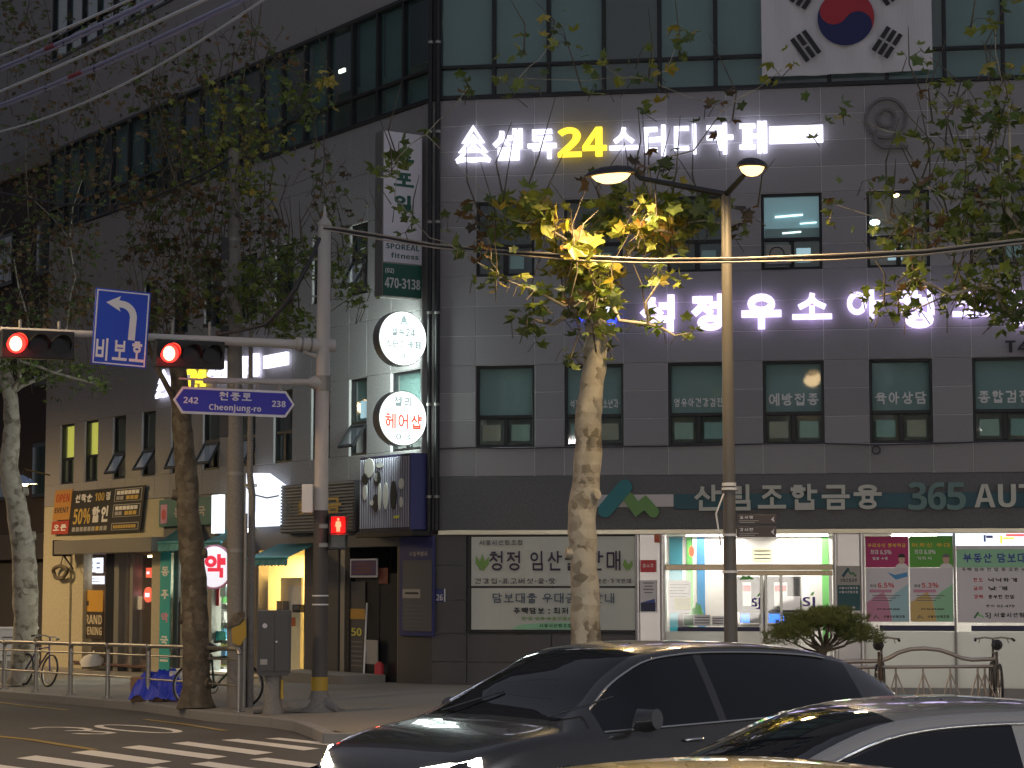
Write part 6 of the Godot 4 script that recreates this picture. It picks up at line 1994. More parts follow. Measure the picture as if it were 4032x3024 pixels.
# ---------- guard fence along the kerb ----------
func fence() -> void:
	var foot := []
	for q in [[-130, 2700], [16, 2712], [141, 2723], [277, 2736], [423, 2748], [582, 2765], [750, 2781], [940, 2803]]: foot.append(ground(q[0], q[1], .13))
	var o: Vector3 = foot[1]
	var n := thing("guard_fence", "dull steel tube guard fence standing along the pavement kerb", "fence", Transform3D(Basis(), o))
	mat("fence_steel", .38, .35, .31, .38, .75)
	var H := .93
	for i in foot.size():
		var p: Vector3 = foot[i] - o
		ptube(n, "post", [p, p + Vector3(0, H - .09, 0)], [.042], M.fence_steel, 12)
		ptube(n, "foot_plate", [p, p + Vector3(0, .02, 0)], [.09], M.fence_steel, 12)
	for i in foot.size() - 1:
		var a: Vector3 = foot[i] - o
		var b: Vector3 = foot[i + 1] - o
		var d := (b - a).normalized()
		ptube(n, "top_rail", [a + Vector3(0, H - .09, 0), a + d * .03 + Vector3(0, H - .03, 0), a + d * .1 + Vector3(0, H, 0), b - d * .1 + Vector3(0, H, 0), b - d * .03 + Vector3(0, H - .03, 0), b + Vector3(0, H - .09, 0)], [.036], M.fence_steel, 10)
		for y in [.77, .38]: ptube(n, "rail", [a + Vector3(0, y, 0), b + Vector3(0, y, 0)], [.017], M.fence_steel, 8)

func ring_pts(c: Vector3, r: float, n := 24) -> Array:
	var p := []
	for i in n + 1: p.append(c + Vector3(cos(TAU * i / n) * r, sin(TAU * i / n) * r, 0))
	return p

func bicycle(label: String, where: Transform3D, m: Material) -> Node3D:      # length along x, front at +x
	var n := thing("bicycle", label, "bicycle", where, "bicycles parked on the pavement")
	for x in [-.5, .52]:
		var w := ptube(n, "wheel", ring_pts(Vector3(x, .33, 0), .31), [.02], M.black, 7)
		ptube(w, "rim", ring_pts(Vector3(x, .33, 0), .285), [.01], M.steel, 6)
		var st := new_st()
		for i in 10: tube(st, [Vector3(x, .33, 0), Vector3(x + cos(TAU * i / 10) * .285, .33 + sin(TAU * i / 10) * .285, 0)], [.003], 4)
		var sp := shape(w, "spokes", st, M.steel)
	for q in [[-.05, .3, -.15, .82], [-.05, .3, .36, .72], [-.14, .76, .34, .8], [-.5, .33, -.05, .3], [-.5, .33, -.13, .74], [.52, .33, .34, .82], [.34, .82, .32, 1.0]]:
		ptube(n, "frame_tube", [Vector3(q[0], q[1], 0), Vector3(q[2], q[3], 0)], [.018], m, 8)
	ptube(n, "handlebar", [Vector3(.2, 1.0, -.27), Vector3(.3, 1.02, -.12), Vector3(.33, 1.0, 0), Vector3(.3, 1.02, .12), Vector3(.2, 1.0, .27)], [.014], M.steel_dull, 8)
	for z in [-.27, .27]: ptube(n, "grip", [Vector3(.2, 1.0, z), Vector3(.08, .98, z * 1.06)], [.02], M.black, 8)
	for z in [-.2, .2]: ptube(n, "brake_lever", [Vector3(.27, 1.0, z), Vector3(.2, .94, z * 1.1)], [.008], M.steel_dull, 5)
	var st := new_st()
	tube(st, [Vector3(-.28, .9, 0), Vector3(-.2, .92, 0), Vector3(-.08, .91, 0), Vector3(.02, .9, 0)], [.05, .085, .05, .025], 10)
	shape(n, "saddle", st, M.black)
	ptube(n, "crank", ring_pts(Vector3(-.05, .3, .04), .09, 14), [.01], M.steel_dull, 5)
	return n

func street_items() -> void:
	# utility cabinet on its stub
	var p := ground(590 * K, 1543 * K, .13)
	var T := Transform3D(Basis(Vector3.UP, .15), p)
	var n := thing("control_cabinet", "dark grey rounded signal control cabinet on a short concrete stub", "cabinet", T)
	mat("cabinet_grey", .075, .072, .07, .6)
	ptube(n, "stub", [Vector3(0, 0, 0), Vector3(0, .12, 0), Vector3(0, .58, 0)], [.16, .13, .12], M.concrete, 14)
	var pts := PackedVector2Array()
	var y0 := .56
	var y1 := 1.5
	for q in [[-.24, y0 + .05], [-.19, y0], [.19, y0], [.24, y0 + .05], [.245, y1 - .02], [.23, y1], [-.23, y1], [-.245, y1 - .02]]: pts.append(Vector2(q[0], q[1]))
	pprism(n, "case", pts, -.18, .18, M.cabinet_grey)
	pbx(n, "door", Vector3(-.21, y0 + .07, .18), Vector3(.0, y1 - .05, .192), M.cabinet_grey)
	pbx(n, "door", Vector3(.006, y0 + .07, .18), Vector3(.21, y1 - .05, .192), M.cabinet_grey)
	pprism(n, "sticker", disc(Vector2(-.14, y1 - .22), .035, .035, 12), .192, .195, M.pale_print)
	pbx(n, "sticker", Vector3(-.2, y0 + .16, .192), Vector3(-.1, y0 + .24, .195), M.plate_grey)
	ptube(n, "lock", [Vector3(.03, y1 - .45, .19), Vector3(.03, y1 - .45, .21)], [.015], M.steel, 8)
	pbx(n, "reflector", Vector3(.1, .22, .07), Vector3(.14, .5, .13), M.hazard_yellow)
	# concrete utility pole with its riser pipe
	p = ground(512 * K, 1528 * K, .13)
	T = Transform3D(Basis(), p)
	n = thing("utility_pole", "tall weathered concrete utility pole with steel riser pipe and clamps", "pole", T)
	var top := face(T, 504 * K, 322 * K)
	var tl := top
	ptube(n, "shaft", [Vector3.ZERO, Vector3(tl.x * .5, tl.y * .5, 0), tl], [.155, .125, .09], M.concrete, 18)
	ptube(n, "riser_pipe", [Vector3(.2, 0, .02), Vector3(.2, 3.3, .02), Vector3(.16, 3.6, 0), Vector3(.15, 6.0, 0)], [.055, .055, .05, .03], M.concrete, 12)
	ptube(n, "riser_pipe", [Vector3(.12, 0, .14), Vector3(.12, 3.0, .13)], [.03], M.steel_dull, 10)
	for y in [1.2, 2.4, 3.6, 5.0, 6.4, 7.3]: ptube(n, "clamp", [Vector3(tl.x * y / tl.y, y, 0), Vector3(tl.x * y / tl.y, y + .05, 0)], [.165 - .008 * y], M.steel_dull, 16)
	for y in [4.2, 5.6, 7.0]: pbx(n, "splice_box", Vector3(-.32, y, -.06), Vector3(-.1, y + .35, .08), M.wire_black)
	for y in [6.8, 7.6]: ptube(n, "step_bolt", [Vector3(-.3, y, 0), Vector3(.36, y + .02, 0)], [.015], M.steel_dull, 6)
	# yellow wrapping and dark cloth tied round the pole
	pprism(n, "yellow_wrap", PackedVector2Array([Vector2(-.06, 1.0), Vector2(.06, .95), Vector2(.15, 1.1), Vector2(.14, 1.38), Vector2(.05, 1.28), Vector2(-.08, 1.22)]), .12, .17, M.hazard_yellow)
	pprism(n, "dark_wrap", PackedVector2Array([Vector2(-.15, 1.23), Vector2(.04, 1.29), Vector2(.13, 1.4), Vector2(.12, 1.48), Vector2(-.05, 1.45)]), .12, .19, M.bark_dark)
	# cartons under a blue tarpaulin
	mat("carton", .26, .15, .08, .8)
	mat("tarp", .006, .03, .48, .5)
	var c := ground(620, 2762, .13)
	var k := 0
	for q in [[-.18, 0, .55, .42, .5, .1], [.42, 0, .5, .36, .42, -.15], [.42, .36, .46, .16, .4, .1]]:
		var t := thing("carton", ["brown cardboard carton mostly hidden under the blue tarpaulin", "brown cardboard carton standing beside the tarpaulin heap", "flat white topped carton lying on another carton"][k], "box", Transform3D(Basis(Vector3.UP, q[5]), c + Vector3(q[0], q[1], -.1)), "cartons under the tarpaulin")
		pbx(t, "box_body", Vector3(-q[2] / 2, 0, -q[4] / 2), Vector3(q[2] / 2, q[3] - .012, q[4] / 2), M.carton if k < 2 else M.paper)
		pbx(t, "tape", Vector3(-.03, q[3] - .012, -q[4] / 2), Vector3(.03, q[3] - .006, q[4] / 2 + .003), M.pale_print)
		k += 1
	n = thing("tarpaulin", "crumpled shiny blue tarpaulin thrown over cardboard cartons", "tarpaulin", Transform3D(Basis.from_scale(Vector3(.86, .95, .86)), c + Vector3(.05, 0, -.1)))
	var st := new_st()
	var fn := FastNoiseLite.new()
	fn.seed = 4
	fn.frequency = 1.6
	var g := func(u, v):
		var x: float = -.56 + 1.1 * u
		var z: float = -.42 + .84 * v
		var e: float = maxf(absf(u - .5), absf(v - .5)) * 2.0
		var y: float = .50 - maxf(0.0, e - .58) * 1.0 + fn.get_noise_2d(x * 1.4, z * 1.4) * .13 + fn.get_noise_2d(x * 5.0, z * 5.0) * .05
		return Vector3(x * (1.0 + .12 * maxf(0.0, e - .7)), maxf(y, .03), z)
	for i in 22:
		for j in 16:
			quad(st, g.call(i / 22.0, (j + 1) / 16.0), g.call((i + 1) / 22.0, (j + 1) / 16.0), g.call((i + 1) / 22.0, j / 16.0), g.call(i / 22.0, j / 16.0))
	shape(n, "sheet", st, M.tarp)
	# bicycles
	var bp := ground(470 * K, 1531 * K, .13)
	bicycle("dark bicycle leaning between plane tree and utility pole", Transform3D(Basis(Vector3.UP, deg_to_rad(-25)) * Basis(Vector3.RIGHT, -.12), bp + Vector3(-.1, 0, -.5)), mat("bike_green", .05, .09, .06, .4, .3))
	bp = ground(96 * K, 1485 * K, .13)
	bicycle("violet bicycle parked behind the pale trunk by the fence", Transform3D(Basis(Vector3.UP, deg_to_rad(-50)) * Basis(Vector3.RIGHT, -.15), bp + Vector3(-.3, 0, -.5)), mat("bike_violet", .08, .06, .16, .4, .3))
	# white box behind the fence
	bp = ground(20 * K, 1478 * K, .13)
	n = thing("white_dispenser", "white printed street box standing behind the fence", "box", Transform3D(Basis(Vector3.UP, .2), bp + Vector3(-.1, 0, -1.2)))
	mat("box_white", .66, .64, .62, .5)
	pbx(n, "case", Vector3(-.4, .45, -.25), Vector3(.4, 1.12, .25), M.box_white)
	pbx(n, "lid", Vector3(-.43, 1.12, -.28), Vector3(.43, 1.17, .28), M.white)
	pbx(n, "stand", Vector3(-.35, 0, -.2), Vector3(.35, .45, .2), M.plate_grey)
	for i in 4: pbx(n, "print_line", Vector3(-.33, .55 + .13 * i, .25), Vector3(.3, .58 + .13 * i, .254), M.grey_ink)
	# bicycle rack with an arched rail
	var z := 33.2
	var D := func(x, y): return deep(3000 + x / 2.1434, 2050 + y / 2.1434, z)
	var o: Vector3 = D.call(1500, 1540)
	o.y = .13
	n = thing("bicycle_rack", "steel bicycle rack with one arched top rail in front of the bank", "rack", Transform3D(Basis(), o))
	mat("rack_steel", .36, .31, .27, .35, .7)
	var L := func(x, y): return D.call(x, y) - o
	var arc := []
	for q in [[560, 1195], [870, 1187], [1000, 1186], [1075, 1158], [1150, 1115], [1250, 1085], [1370, 1078], [1500, 1092], [1600, 1125], [1690, 1160], [1770, 1174], [1978, 1166]]: arc.append(L.call(q[0], q[1]))
	ptube(n, "arched_rail", arc, [.032], M.rack_steel, 10)
	ptube(n, "rail", [L.call(560, 1240), L.call(1985, 1230)], [.026], M.rack_steel, 10)
	for x in [580, 1985]:
		var t: Vector3 = L.call(x, 1145)
		ptube(n, "leg", [t, Vector3(t.x + .06, .0, .0)], [.035], M.white if x == 1985 else M.rack_steel, 10)
		ptube(n, "leg", [t, Vector3(t.x - .03, .0, -.5)], [.03], M.rack_steel, 10)
	for x in [900, 1130, 1360, 1590, 1820, 1880]:
		var t: Vector3 = L.call(x, 1236)
		ptube(n, "upright", [t, Vector3(t.x, .0, .0)], [.016], M.rack_steel, 8)
		ptube(n, "stay", [Vector3(t.x, .5, 0), Vector3(t.x + .18, 0, .12)], [.012], M.rack_steel, 6)
		ptube(n, "stay", [Vector3(t.x, .5, 0), Vector3(t.x - .18, 0, .12)], [.012], M.rack_steel, 6)
	bicycle("grey bicycle parked nose in at the arched rack", Transform3D(Basis(Vector3.UP, deg_to_rad(84)), Vector3(o.x + .8, .13, o.z + .25)), mat("bike_grey", .12, .11, .1, .4, .4))
	bicycle("brown bicycle parked nose in beside the pine shrub", Transform3D(Basis(Vector3.UP, deg_to_rad(76)), Vector3(o.x - .95, .13, o.z + .35)), mat("bike_brown", .12, .08, .05, .4, .3))
	pine()

func pine() -> void:
	var T := Transform3D(Basis(), Vector3.ZERO)
	var base := deep(3240, 2600, 30.5)
	base.y = .13
	T.origin = base
	var n := thing("pine_shrub", "low cloud pruned pine shrub with flat needle crown before the bank", "shrub", T)
	var f := func(x, y, out := 0.0): return face(T, x, y, out)
	var tr := []
	for q in [[3240, 2640, 0], [3232, 2580, 0], [3250, 2550, .1]]: tr.append(f.call(q[0], q[1], q[2]))
	tr.insert(0, Vector3.ZERO)
	ptube(n, "trunk", tr, [.09, .08, .07, .05], M.bark_dark, 10)
	var st := new_st()
	noisy("needles", [.06, .085, .02], [.13, .15, .045], .3, 4.0, .8)
	var tips := []
	for i in 22:
		var u := i / 21.0
		var x := lerpf(3095, 3395, u) + rng.randf_range(-14, 14)
		var y := lerpf(2500, 2415, sin(u * PI)) + rng.randf_range(-6, 26)
		var tip: Vector3 = f.call(x, y, rng.randf_range(-.55, .55))
		tips.append(tip)
		var s: Vector3 = tr[3].lerp(tr[2], rng.randf())
		ptube(n, "limb", [s, s.lerp(tip, .5) + Vector3(rng.randf_range(-.08, .08), -.05, rng.randf_range(-.05, .05)), tip], [.024, .015, .006], M.bark_dark, 6)
	for tip in tips:
		for k in 170:
			var c: Vector3 = tip + Vector3(rng.randf_range(-.26, .26), rng.randf_range(-.10, .10), rng.randf_range(-.26, .26))
			for m in 7:
				var d := Vector3(rng.randf_range(-1, 1), rng.randf_range(.05, 1.1), rng.randf_range(-1, 1)).normalized() * rng.randf_range(.05, .09)
				var s := d.cross(Vector3(rng.randf() - .5, rng.randf() - .5, rng.randf() - .5)).normalized() * .004
				tri(st, c - s, c + s, c + d)
	var o := shape(n, "foliage", st, M.needles)
	o.set_meta("kind", "stuff")

# ---------- plane trees ----------
var leaf_meshes := []
func leaf_mesh(curl: float) -> Mesh:
	var st := new_st()
	var out := [[-90, .18], [-60, .34], [-36, .74], [-10, .50], [20, .95], [54, .64], [90, 1.05], [126, .64], [160, .95], [190, .50], [216, .74], [240, .34]]
	var P := []
	for q in out:
		var a := deg_to_rad(q[0])
		var r: float = q[1] * .5
		P.append(Vector3(cos(a) * r, sin(a) * r + .12, -curl * r * r * 2.0 + .03 * sin(a * 3.0)))
	var c := Vector3(0, .08, .03)
	for i in P.size(): tri(st, c, P[i], P[(i + 1) % P.size()])
	# stalk
	tri(st, Vector3(-.008, .02, 0), Vector3(.008, .02, 0), Vector3(0, -.38, -.05))
	return st.commit()

func leaf_mat(i: int) -> StandardMaterial3D:
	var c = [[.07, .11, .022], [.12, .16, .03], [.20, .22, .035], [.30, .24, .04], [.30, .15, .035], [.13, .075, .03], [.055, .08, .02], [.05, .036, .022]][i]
	if M.has("leaf_%d" % i): return M["leaf_%d" % i]
	var m := mat("leaf_%d" % i, c[0], c[1], c[2], .55)
	m.backlight_enabled = true
	m.backlight = lin(c[0] * .8, c[1] * .8, c[2] * .5)
	return m

func leaf_pose(at: Vector3, size: float) -> Transform3D:
	var B := Basis(Vector3.UP, rng.randf() * TAU) * Basis(Vector3.RIGHT, rng.randf_range(-1.5, .1) + (PI if rng.randf() < .55 else 0.0)) * Basis(Vector3.BACK, rng.randf_range(-.6, .6))
	return Transform3D(B.scaled(Vector3.ONE * size), at)

# clusters: [x, y, rx, ry, leaves, size, palette] in photo pixels around depth z
func tree(label: String, base: Vector3, trunk: Array, radii: Array, fork: Vector3, clusters: Array, z: float, dz: float, bark: Material, alone: int, boost := 1.0) -> void:
	if leaf_meshes.is_empty():
		for c in [.1, .5, .9]: leaf_meshes.append(leaf_mesh(c))
	var n := thing("plane_tree", label, "tree", Transform3D(Basis(), base), "plane trees along the pavement")
	var t := []
	for p in trunk: t.append(p - base)
	# resample and roughen the trunk
	var tp := []
	var tr := []
	for i in t.size() - 1:
		for k in 5:
			tp.append(t[i].lerp(t[i + 1], k / 5.0) + Vector3(rng.randf_range(-.012, .012), 0, rng.randf_range(-.012, .012)))
			tr.append(lerpf(radii[i], radii[i + 1], k / 5.0) * rng.randf_range(.94, 1.07))
	tp.append(t[t.size() - 1])
	tr.append(radii[radii.size() - 1])
	tr[0] *= 1.25
	ptube(n, "trunk", tp, tr, bark, 16)
	for i in 4:
		var kx: Vector3 = tp[2 + (i * 5) % (tp.size() - 3)]
		var a := rng.randf() * TAU
		ptube(n, "burl", [kx, kx + Vector3(cos(a), .1, sin(a)) * tr[4] * 1.15], [tr[4] * .6, tr[4] * .35], bark, 8)
	var st := {}
	var twigs := new_st()
	var count := 0
	var nodes := [[fork - base, clampf(tr[tr.size() - 1] * .62, .03, .1)]]
	var order := []
	for c in clusters:
		var ctr := deep(c[0], c[1], z + rng.randf_range(-dz, dz) * .6) - base
		order.append([ctr.distance_to(fork - base), ctr, c])
	order.sort_custom(func(p, q): return p[0] < q[0])
	for od in order:
		var c: Array = od[2]
		var ctr: Vector3 = od[1]
		var px := z / F
		var rx: float = c[2] * px
		var ry: float = c[3] * px
		var best = nodes[0]
		for nd in nodes:
			if nd[0].distance_to(ctr) + (0.35 if nd[1] < .02 else 0.0) < best[0].distance_to(ctr): best = nd
		var f: Vector3 = best[0]
		var mid := f.lerp(ctr, .5) + Vector3(rng.randf_range(-.12, .12), rng.randf_range(-.18, .04), rng.randf_range(-.12, .12))
		var r0: float = best[1]
		ptube(n, "limb", [f, f.lerp(mid, .5) + Vector3(0, .03, 0), mid, ctr.lerp(mid, .3), ctr], [r0 * .8, r0 * .72, r0 * .6, r0 * .52, maxf(r0 * .4, .006)], bark, 7)
		nodes.append([ctr, maxf(r0 * .62, .008)])
		var total: int = int(c[4] * boost)
		for k in total:
			var u := Vector3(rng.randfn(0, .5), rng.randfn(0, .5), rng.randfn(0, .5))
			var at := ctr + Vector3(u.x * rx, u.y * ry, u.z * maxf(dz, .3) * .8)
			var pal: Array = c[6]
			var ci: int = pal[rng.randi() % pal.size()]
			var pose := leaf_pose(at, c[5] * rng.randf_range(.75, 1.35))
			var lm: Mesh = leaf_meshes[rng.randi() % 3]
			if count < alone and k % 2 == 0:
				put(n, "leaf", lm, leaf_mat(ci), pose)
				count += 1
			else:
				if not st.has(ci): st[ci] = new_st()
				st[ci].append_from(lm, 0, pose)
			if k % 4 == 0:
				var e := at + Vector3(rng.randf_range(-.22, .22), rng.randf_range(-.3, -.05), rng.randf_range(-.22, .22))
				tube(twigs, [e, e.lerp(at, .6) + Vector3(rng.randf_range(-.05, .05), .05, 0), at], [.007, .005, .003], 4, false)
			if k % 22 == 7:     # long upright shoots of a pollarded plane
				var s := at
				tube(twigs, [s, s + Vector3(rng.randf_range(-.15, .15), .4, rng.randf_range(-.15, .15)), s + Vector3(rng.randf_range(-.35, .35), rng.randf_range(.6, 1.2), rng.randf_range(-.2, .2))], [.012, .009, .004], 4, false)
	shape(n, "twigs", twigs, M.bark_dark).set_meta("kind", "stuff")
	for ci in st: shape(n, "foliage", st[ci], leaf_mat(ci)).set_meta("kind", "stuff")

func trees() -> void:
	var green := [0, 0, 1, 1, 6]
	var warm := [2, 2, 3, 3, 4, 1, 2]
	var mixed := [1, 2, 2, 0, 1, 3, 6]
	var dull := [5, 6, 7, 6, 0, 7, 5]
	# tree before the front wall
	var z := 28.6
	var b := deep(1268 * K, 1500 * K, z)
	b.y = .13
	var T := []
	for q in [[1266, 1385], [1262, 1250], [1256, 1120], [1270, 1000], [1272, 880], [1290, 740], [1284, 650]]: T.append(deep(q[0] * K, q[1] * K, z))
	T.insert(0, b)
	var olive := [1, 2, 5, 0, 1, 6]
	var cl := []
	for q in [[1150, 445, 50, 35, 26, .27, warm], [1090, 470, 60, 40, 22, .25, mixed], [1180, 490, 50, 28, 30, .27, warm], [1330, 430, 60, 30, 20, .25, mixed], [1420, 450, 60, 40, 34, .25, mixed], [1400, 500, 70, 35, 44, .27, warm], [1490, 480, 60, 40, 34, .25, mixed], [1510, 450, 50, 35, 26, .24, green], [1250, 550, 50, 40, 48, .27, warm], [1300, 600, 40, 30, 34, .26, warm], [1240, 590, 40, 30, 26, .26, warm], [1420, 525, 50, 25, 26, .26, warm], [1300, 480, 60, 40, 28, .24, green], [1430, 600, 40, 30, 12, .24, mixed], [1400, 700, 40, 30, 9, .24, green], [1490, 720, 30, 20, 4, .22, green], [1180, 640, 60, 40, 18, .22, mixed], [1150, 690, 70, 50, 16, .22, green], [1080, 600, 50, 40, 9, .2, mixed], [1240, 680, 40, 30, 14, .22, green], [1240, 770, 30, 25, 7, .2, green], [1290, 690, 40, 45, 22, .24, green], [1310, 640, 40, 30, 20, .25, mixed], [1255, 650, 35, 30, 16, .24, dull], [1300, 770, 25, 30, 6, .2, green], [1060, 530, 50, 50, 10, .22, dull], [1120, 170, 50, 90, 10, .22, mixed], [1200, 80, 50, 60, 9, .22, mixed], [1290, 130, 50, 70, 9, .22, mixed], [1390, 170, 60, 80, 14, .22, mixed], [1460, 100, 50, 60, 10, .22, mixed], [1290, 390, 50, 20, 5, .22, dull], [1400, 360, 60, 40, 10, .22, dull], [1010, 190, 30, 40, 5, .2, dull], [920, 290, 20, 20, 2, .24, green], [860, 340, 25, 50, 10, .22, green], [880, 460, 30, 40, 8, .2, green], [830, 380, 30, 30, 6, .2, green], [1560, 240, 50, 60, 8, .2, dull], [1600, 480, 50, 40, 12, .22, dull], [1690, 150, 50, 40, 5, .22, mixed], [1010, 470, 40, 30, 8, .22, dull], [990, 540, 20, 15, 3, .24, green]]:
		cl.append([q[0] * K, q[1] * K, q[2] * K, q[3] * K, q[4], q[5], q[6]])
	tree("pale barked plane tree with leaves glowing under the twin street lamp", b, T, [.21, .19, .18, .185, .175, .165, .15, .11], T[7], cl, z, .9, M.bark, 300, 1.35)
	# tree by the fence at the frame edge
	z = 37.4
	b = ground(52 * K, 1481 * K, .13)
	z = -b.z
	T = [b]
	for q in [[56, 1330], [52, 1200], [38, 1100], [18, 1010], [26, 920], [22, 850], [8, 790], [-10, 700]]: T.append(deep(q[0] * K, q[1] * K, z))
	cl = []
	for q in [[40, 780, 70, 50, 60, 0.160, green], [130, 800, 70, 40, 60, 0.160, green], [60, 690, 80, 50, 70, 0.160, dull], [150, 650, 80, 60, 80, 0.152, dull], [30, 560, 80, 70, 60, 0.152, dull], [150, 520, 90, 60, 80, 0.144, dull], [60, 420, 90, 70, 60, 0.144, dull], [180, 380, 90, 70, 60, 0.144, dull], [60, 270, 90, 80, 46, 0.144, dull], [180, 230, 80, 80, 46, 0.144, dull], [90, 120, 100, 80, 44, 0.144, dull], [230, 100, 80, 70, 40, 0.144, dull], [20, 40, 60, 60, 30, 0.144, dull], [300, 40, 60, 40, 26, 0.144, dull], [210, 830, 30, 20, 14, 0.160, green]]:
		cl.append([q[0] * K, q[1] * K, q[2] * K, q[3] * K, q[4], q[5], q[6]])
	tree("pale mottled plane tree bending behind the guard fence", b, T, [.30, .26, .24, .22, .2, .17, .16, .15, .12], T[6], cl, z, 1.6, M.bark, 280, 2.6)
	# darker tree between banner and utility pole
	b = ground(424 * K, 1530 * K, .13)
	z = -b.z
	T = [b]
	for q in [[424, 1400], [418, 1250], [408, 1120], [400, 1000], [392, 900], [384, 800], [372, 720]]: T.append(deep(q[0] * K, q[1] * K, z))
	cl = []
	for q in [[300, 700, 70, 50, 60, 0.144, dull], [400, 640, 80, 60, 80, 0.144, dull], [520, 660, 70, 50, 60, 0.144, green], [620, 690, 60, 50, 60, 0.144, green], [580, 600, 70, 50, 60, 0.144, green], [640, 560, 60, 40, 40, 0.144, green], [450, 560, 70, 50, 70, 0.144, dull], [340, 540, 80, 50, 70, 0.144, dull], [560, 500, 70, 50, 46, 0.136, dull], [420, 440, 80, 60, 70, 0.136, dull], [310, 430, 70, 50, 56, 0.136, dull], [540, 400, 60, 50, 50, 0.136, mixed], [460, 340, 70, 60, 70, 0.136, mixed], [380, 300, 70, 60, 60, 0.136, dull], [560, 300, 60, 50, 50, 0.136, mixed], [500, 230, 70, 50, 44, 0.136, mixed], [650, 220, 60, 60, 40, 0.136, green], [430, 150, 80, 60, 40, 0.136, dull], [330, 200, 60, 60, 36, 0.136, dull], [620, 140, 50, 40, 14, 0.136, dull], [720, 590, 40, 40, 20, 0.136, green], [760, 640, 40, 30, 16, 0.136, green], [700, 180, 20, 15, 4, .24, [3, 2]], [720, 460, 50, 50, 22, 0.128, dull], [760, 540, 40, 40, 16, 0.128, green], [700, 370, 50, 50, 16, 0.128, dull], [540, 90, 60, 50, 16, 0.136, dull]]:
		cl.append([q[0] * K, q[1] * K, q[2] * K, q[3] * K, q[4], q[5], q[6]])
	tree("dark barked plane tree beside the concrete utility pole", b, T, [.24, .21, .2, .18, .17, .15, .14, .11], T[5], cl, z, 1.4, M.bark_dark, 280, 2.6)
	# tree at the bank whose trunk stands outside the frame
	z = 26.4
	b = deep(2400 * K, 1500 * K, z)
	b.y = .13
	T = [b]
	for q in [[2400, 1200], [2390, 900], [2370, 700], [2350, 560]]: T.append(deep(q[0] * K, q[1] * K, z))
	cl = []
	for q in [[2150, 620, 60, 50, 70, .2, green], [2190, 680, 50, 40, 40, .2, green], [2080, 620, 60, 50, 50, .19, green], [1980, 600, 60, 50, 40, .18, olive], [1950, 500, 70, 50, 46, .18, olive], [2050, 500, 70, 50, 60, .18, olive], [2150, 520, 70, 60, 60, .19, green], [2100, 430, 70, 60, 56, .18, olive], [2000, 400, 70, 50, 36, .18, olive], [1900, 420, 50, 40, 16, .18, olive], [2180, 400, 60, 60, 46, .19, mixed], [2100, 320, 70, 60, 40, .18, mixed], [2180, 260, 50, 60, 40, .19, mixed], [2080, 230, 60, 50, 34, .18, olive], [1980, 300, 60, 50, 16, .18, olive], [2160, 160, 50, 50, 20, .18, mixed], [2000, 180, 50, 40, 12, .18, olive], [1990, 120, 40, 40, 8, .2, green], [2150, 60, 50, 50, 12, .18, mixed], [1830, 250, 40, 30, 5, .2, mixed], [1900, 640, 50, 40, 18, .17, olive], [1950, 680, 40, 30, 14, .17, green], [1800, 440, 50, 40, 8, .18, olive], [1740, 270, 40, 40, 4, .2, mixed], [2210, 500, 40, 60, 40, .2, green]]:
		cl.append([q[0] * K, q[1] * K, q[2] * K, q[3] * K, q[4], q[5], q[6]])
	tree("leafy plane tree crown hanging before the upper bank windows", b, T, [.24, .21, .19, .17, .13], T[4], cl, z, .9, M.bark, 280, .9)

# ---------- cars ----------
func curve(tab: Array, x: float) -> float:
	for i in tab.size() - 1:
		if x <= tab[i + 1][0]:
			var t: float = clampf((x - tab[i][0]) / (tab[i + 1][0] - tab[i][0]), 0, 1)
			var p0: float = tab[maxi(i - 1, 0)][1]
			var p3: float = tab[mini(i + 2, tab.size() - 1)][1]
			var m1: float = (tab[i + 1][1] - p0) * .5
			var m2: float = (p3 - tab[i][1]) * .5
			var a: float = tab[i][1]
			var b: float = tab[i + 1][1]
			return (2 * t * t * t - 3 * t * t + 1) * a + (t * t * t - 2 * t * t + t) * m1 + (-2 * t * t * t + 3 * t * t) * b + (t * t * t - t * t) * m2
	return tab[tab.size() - 1][1]

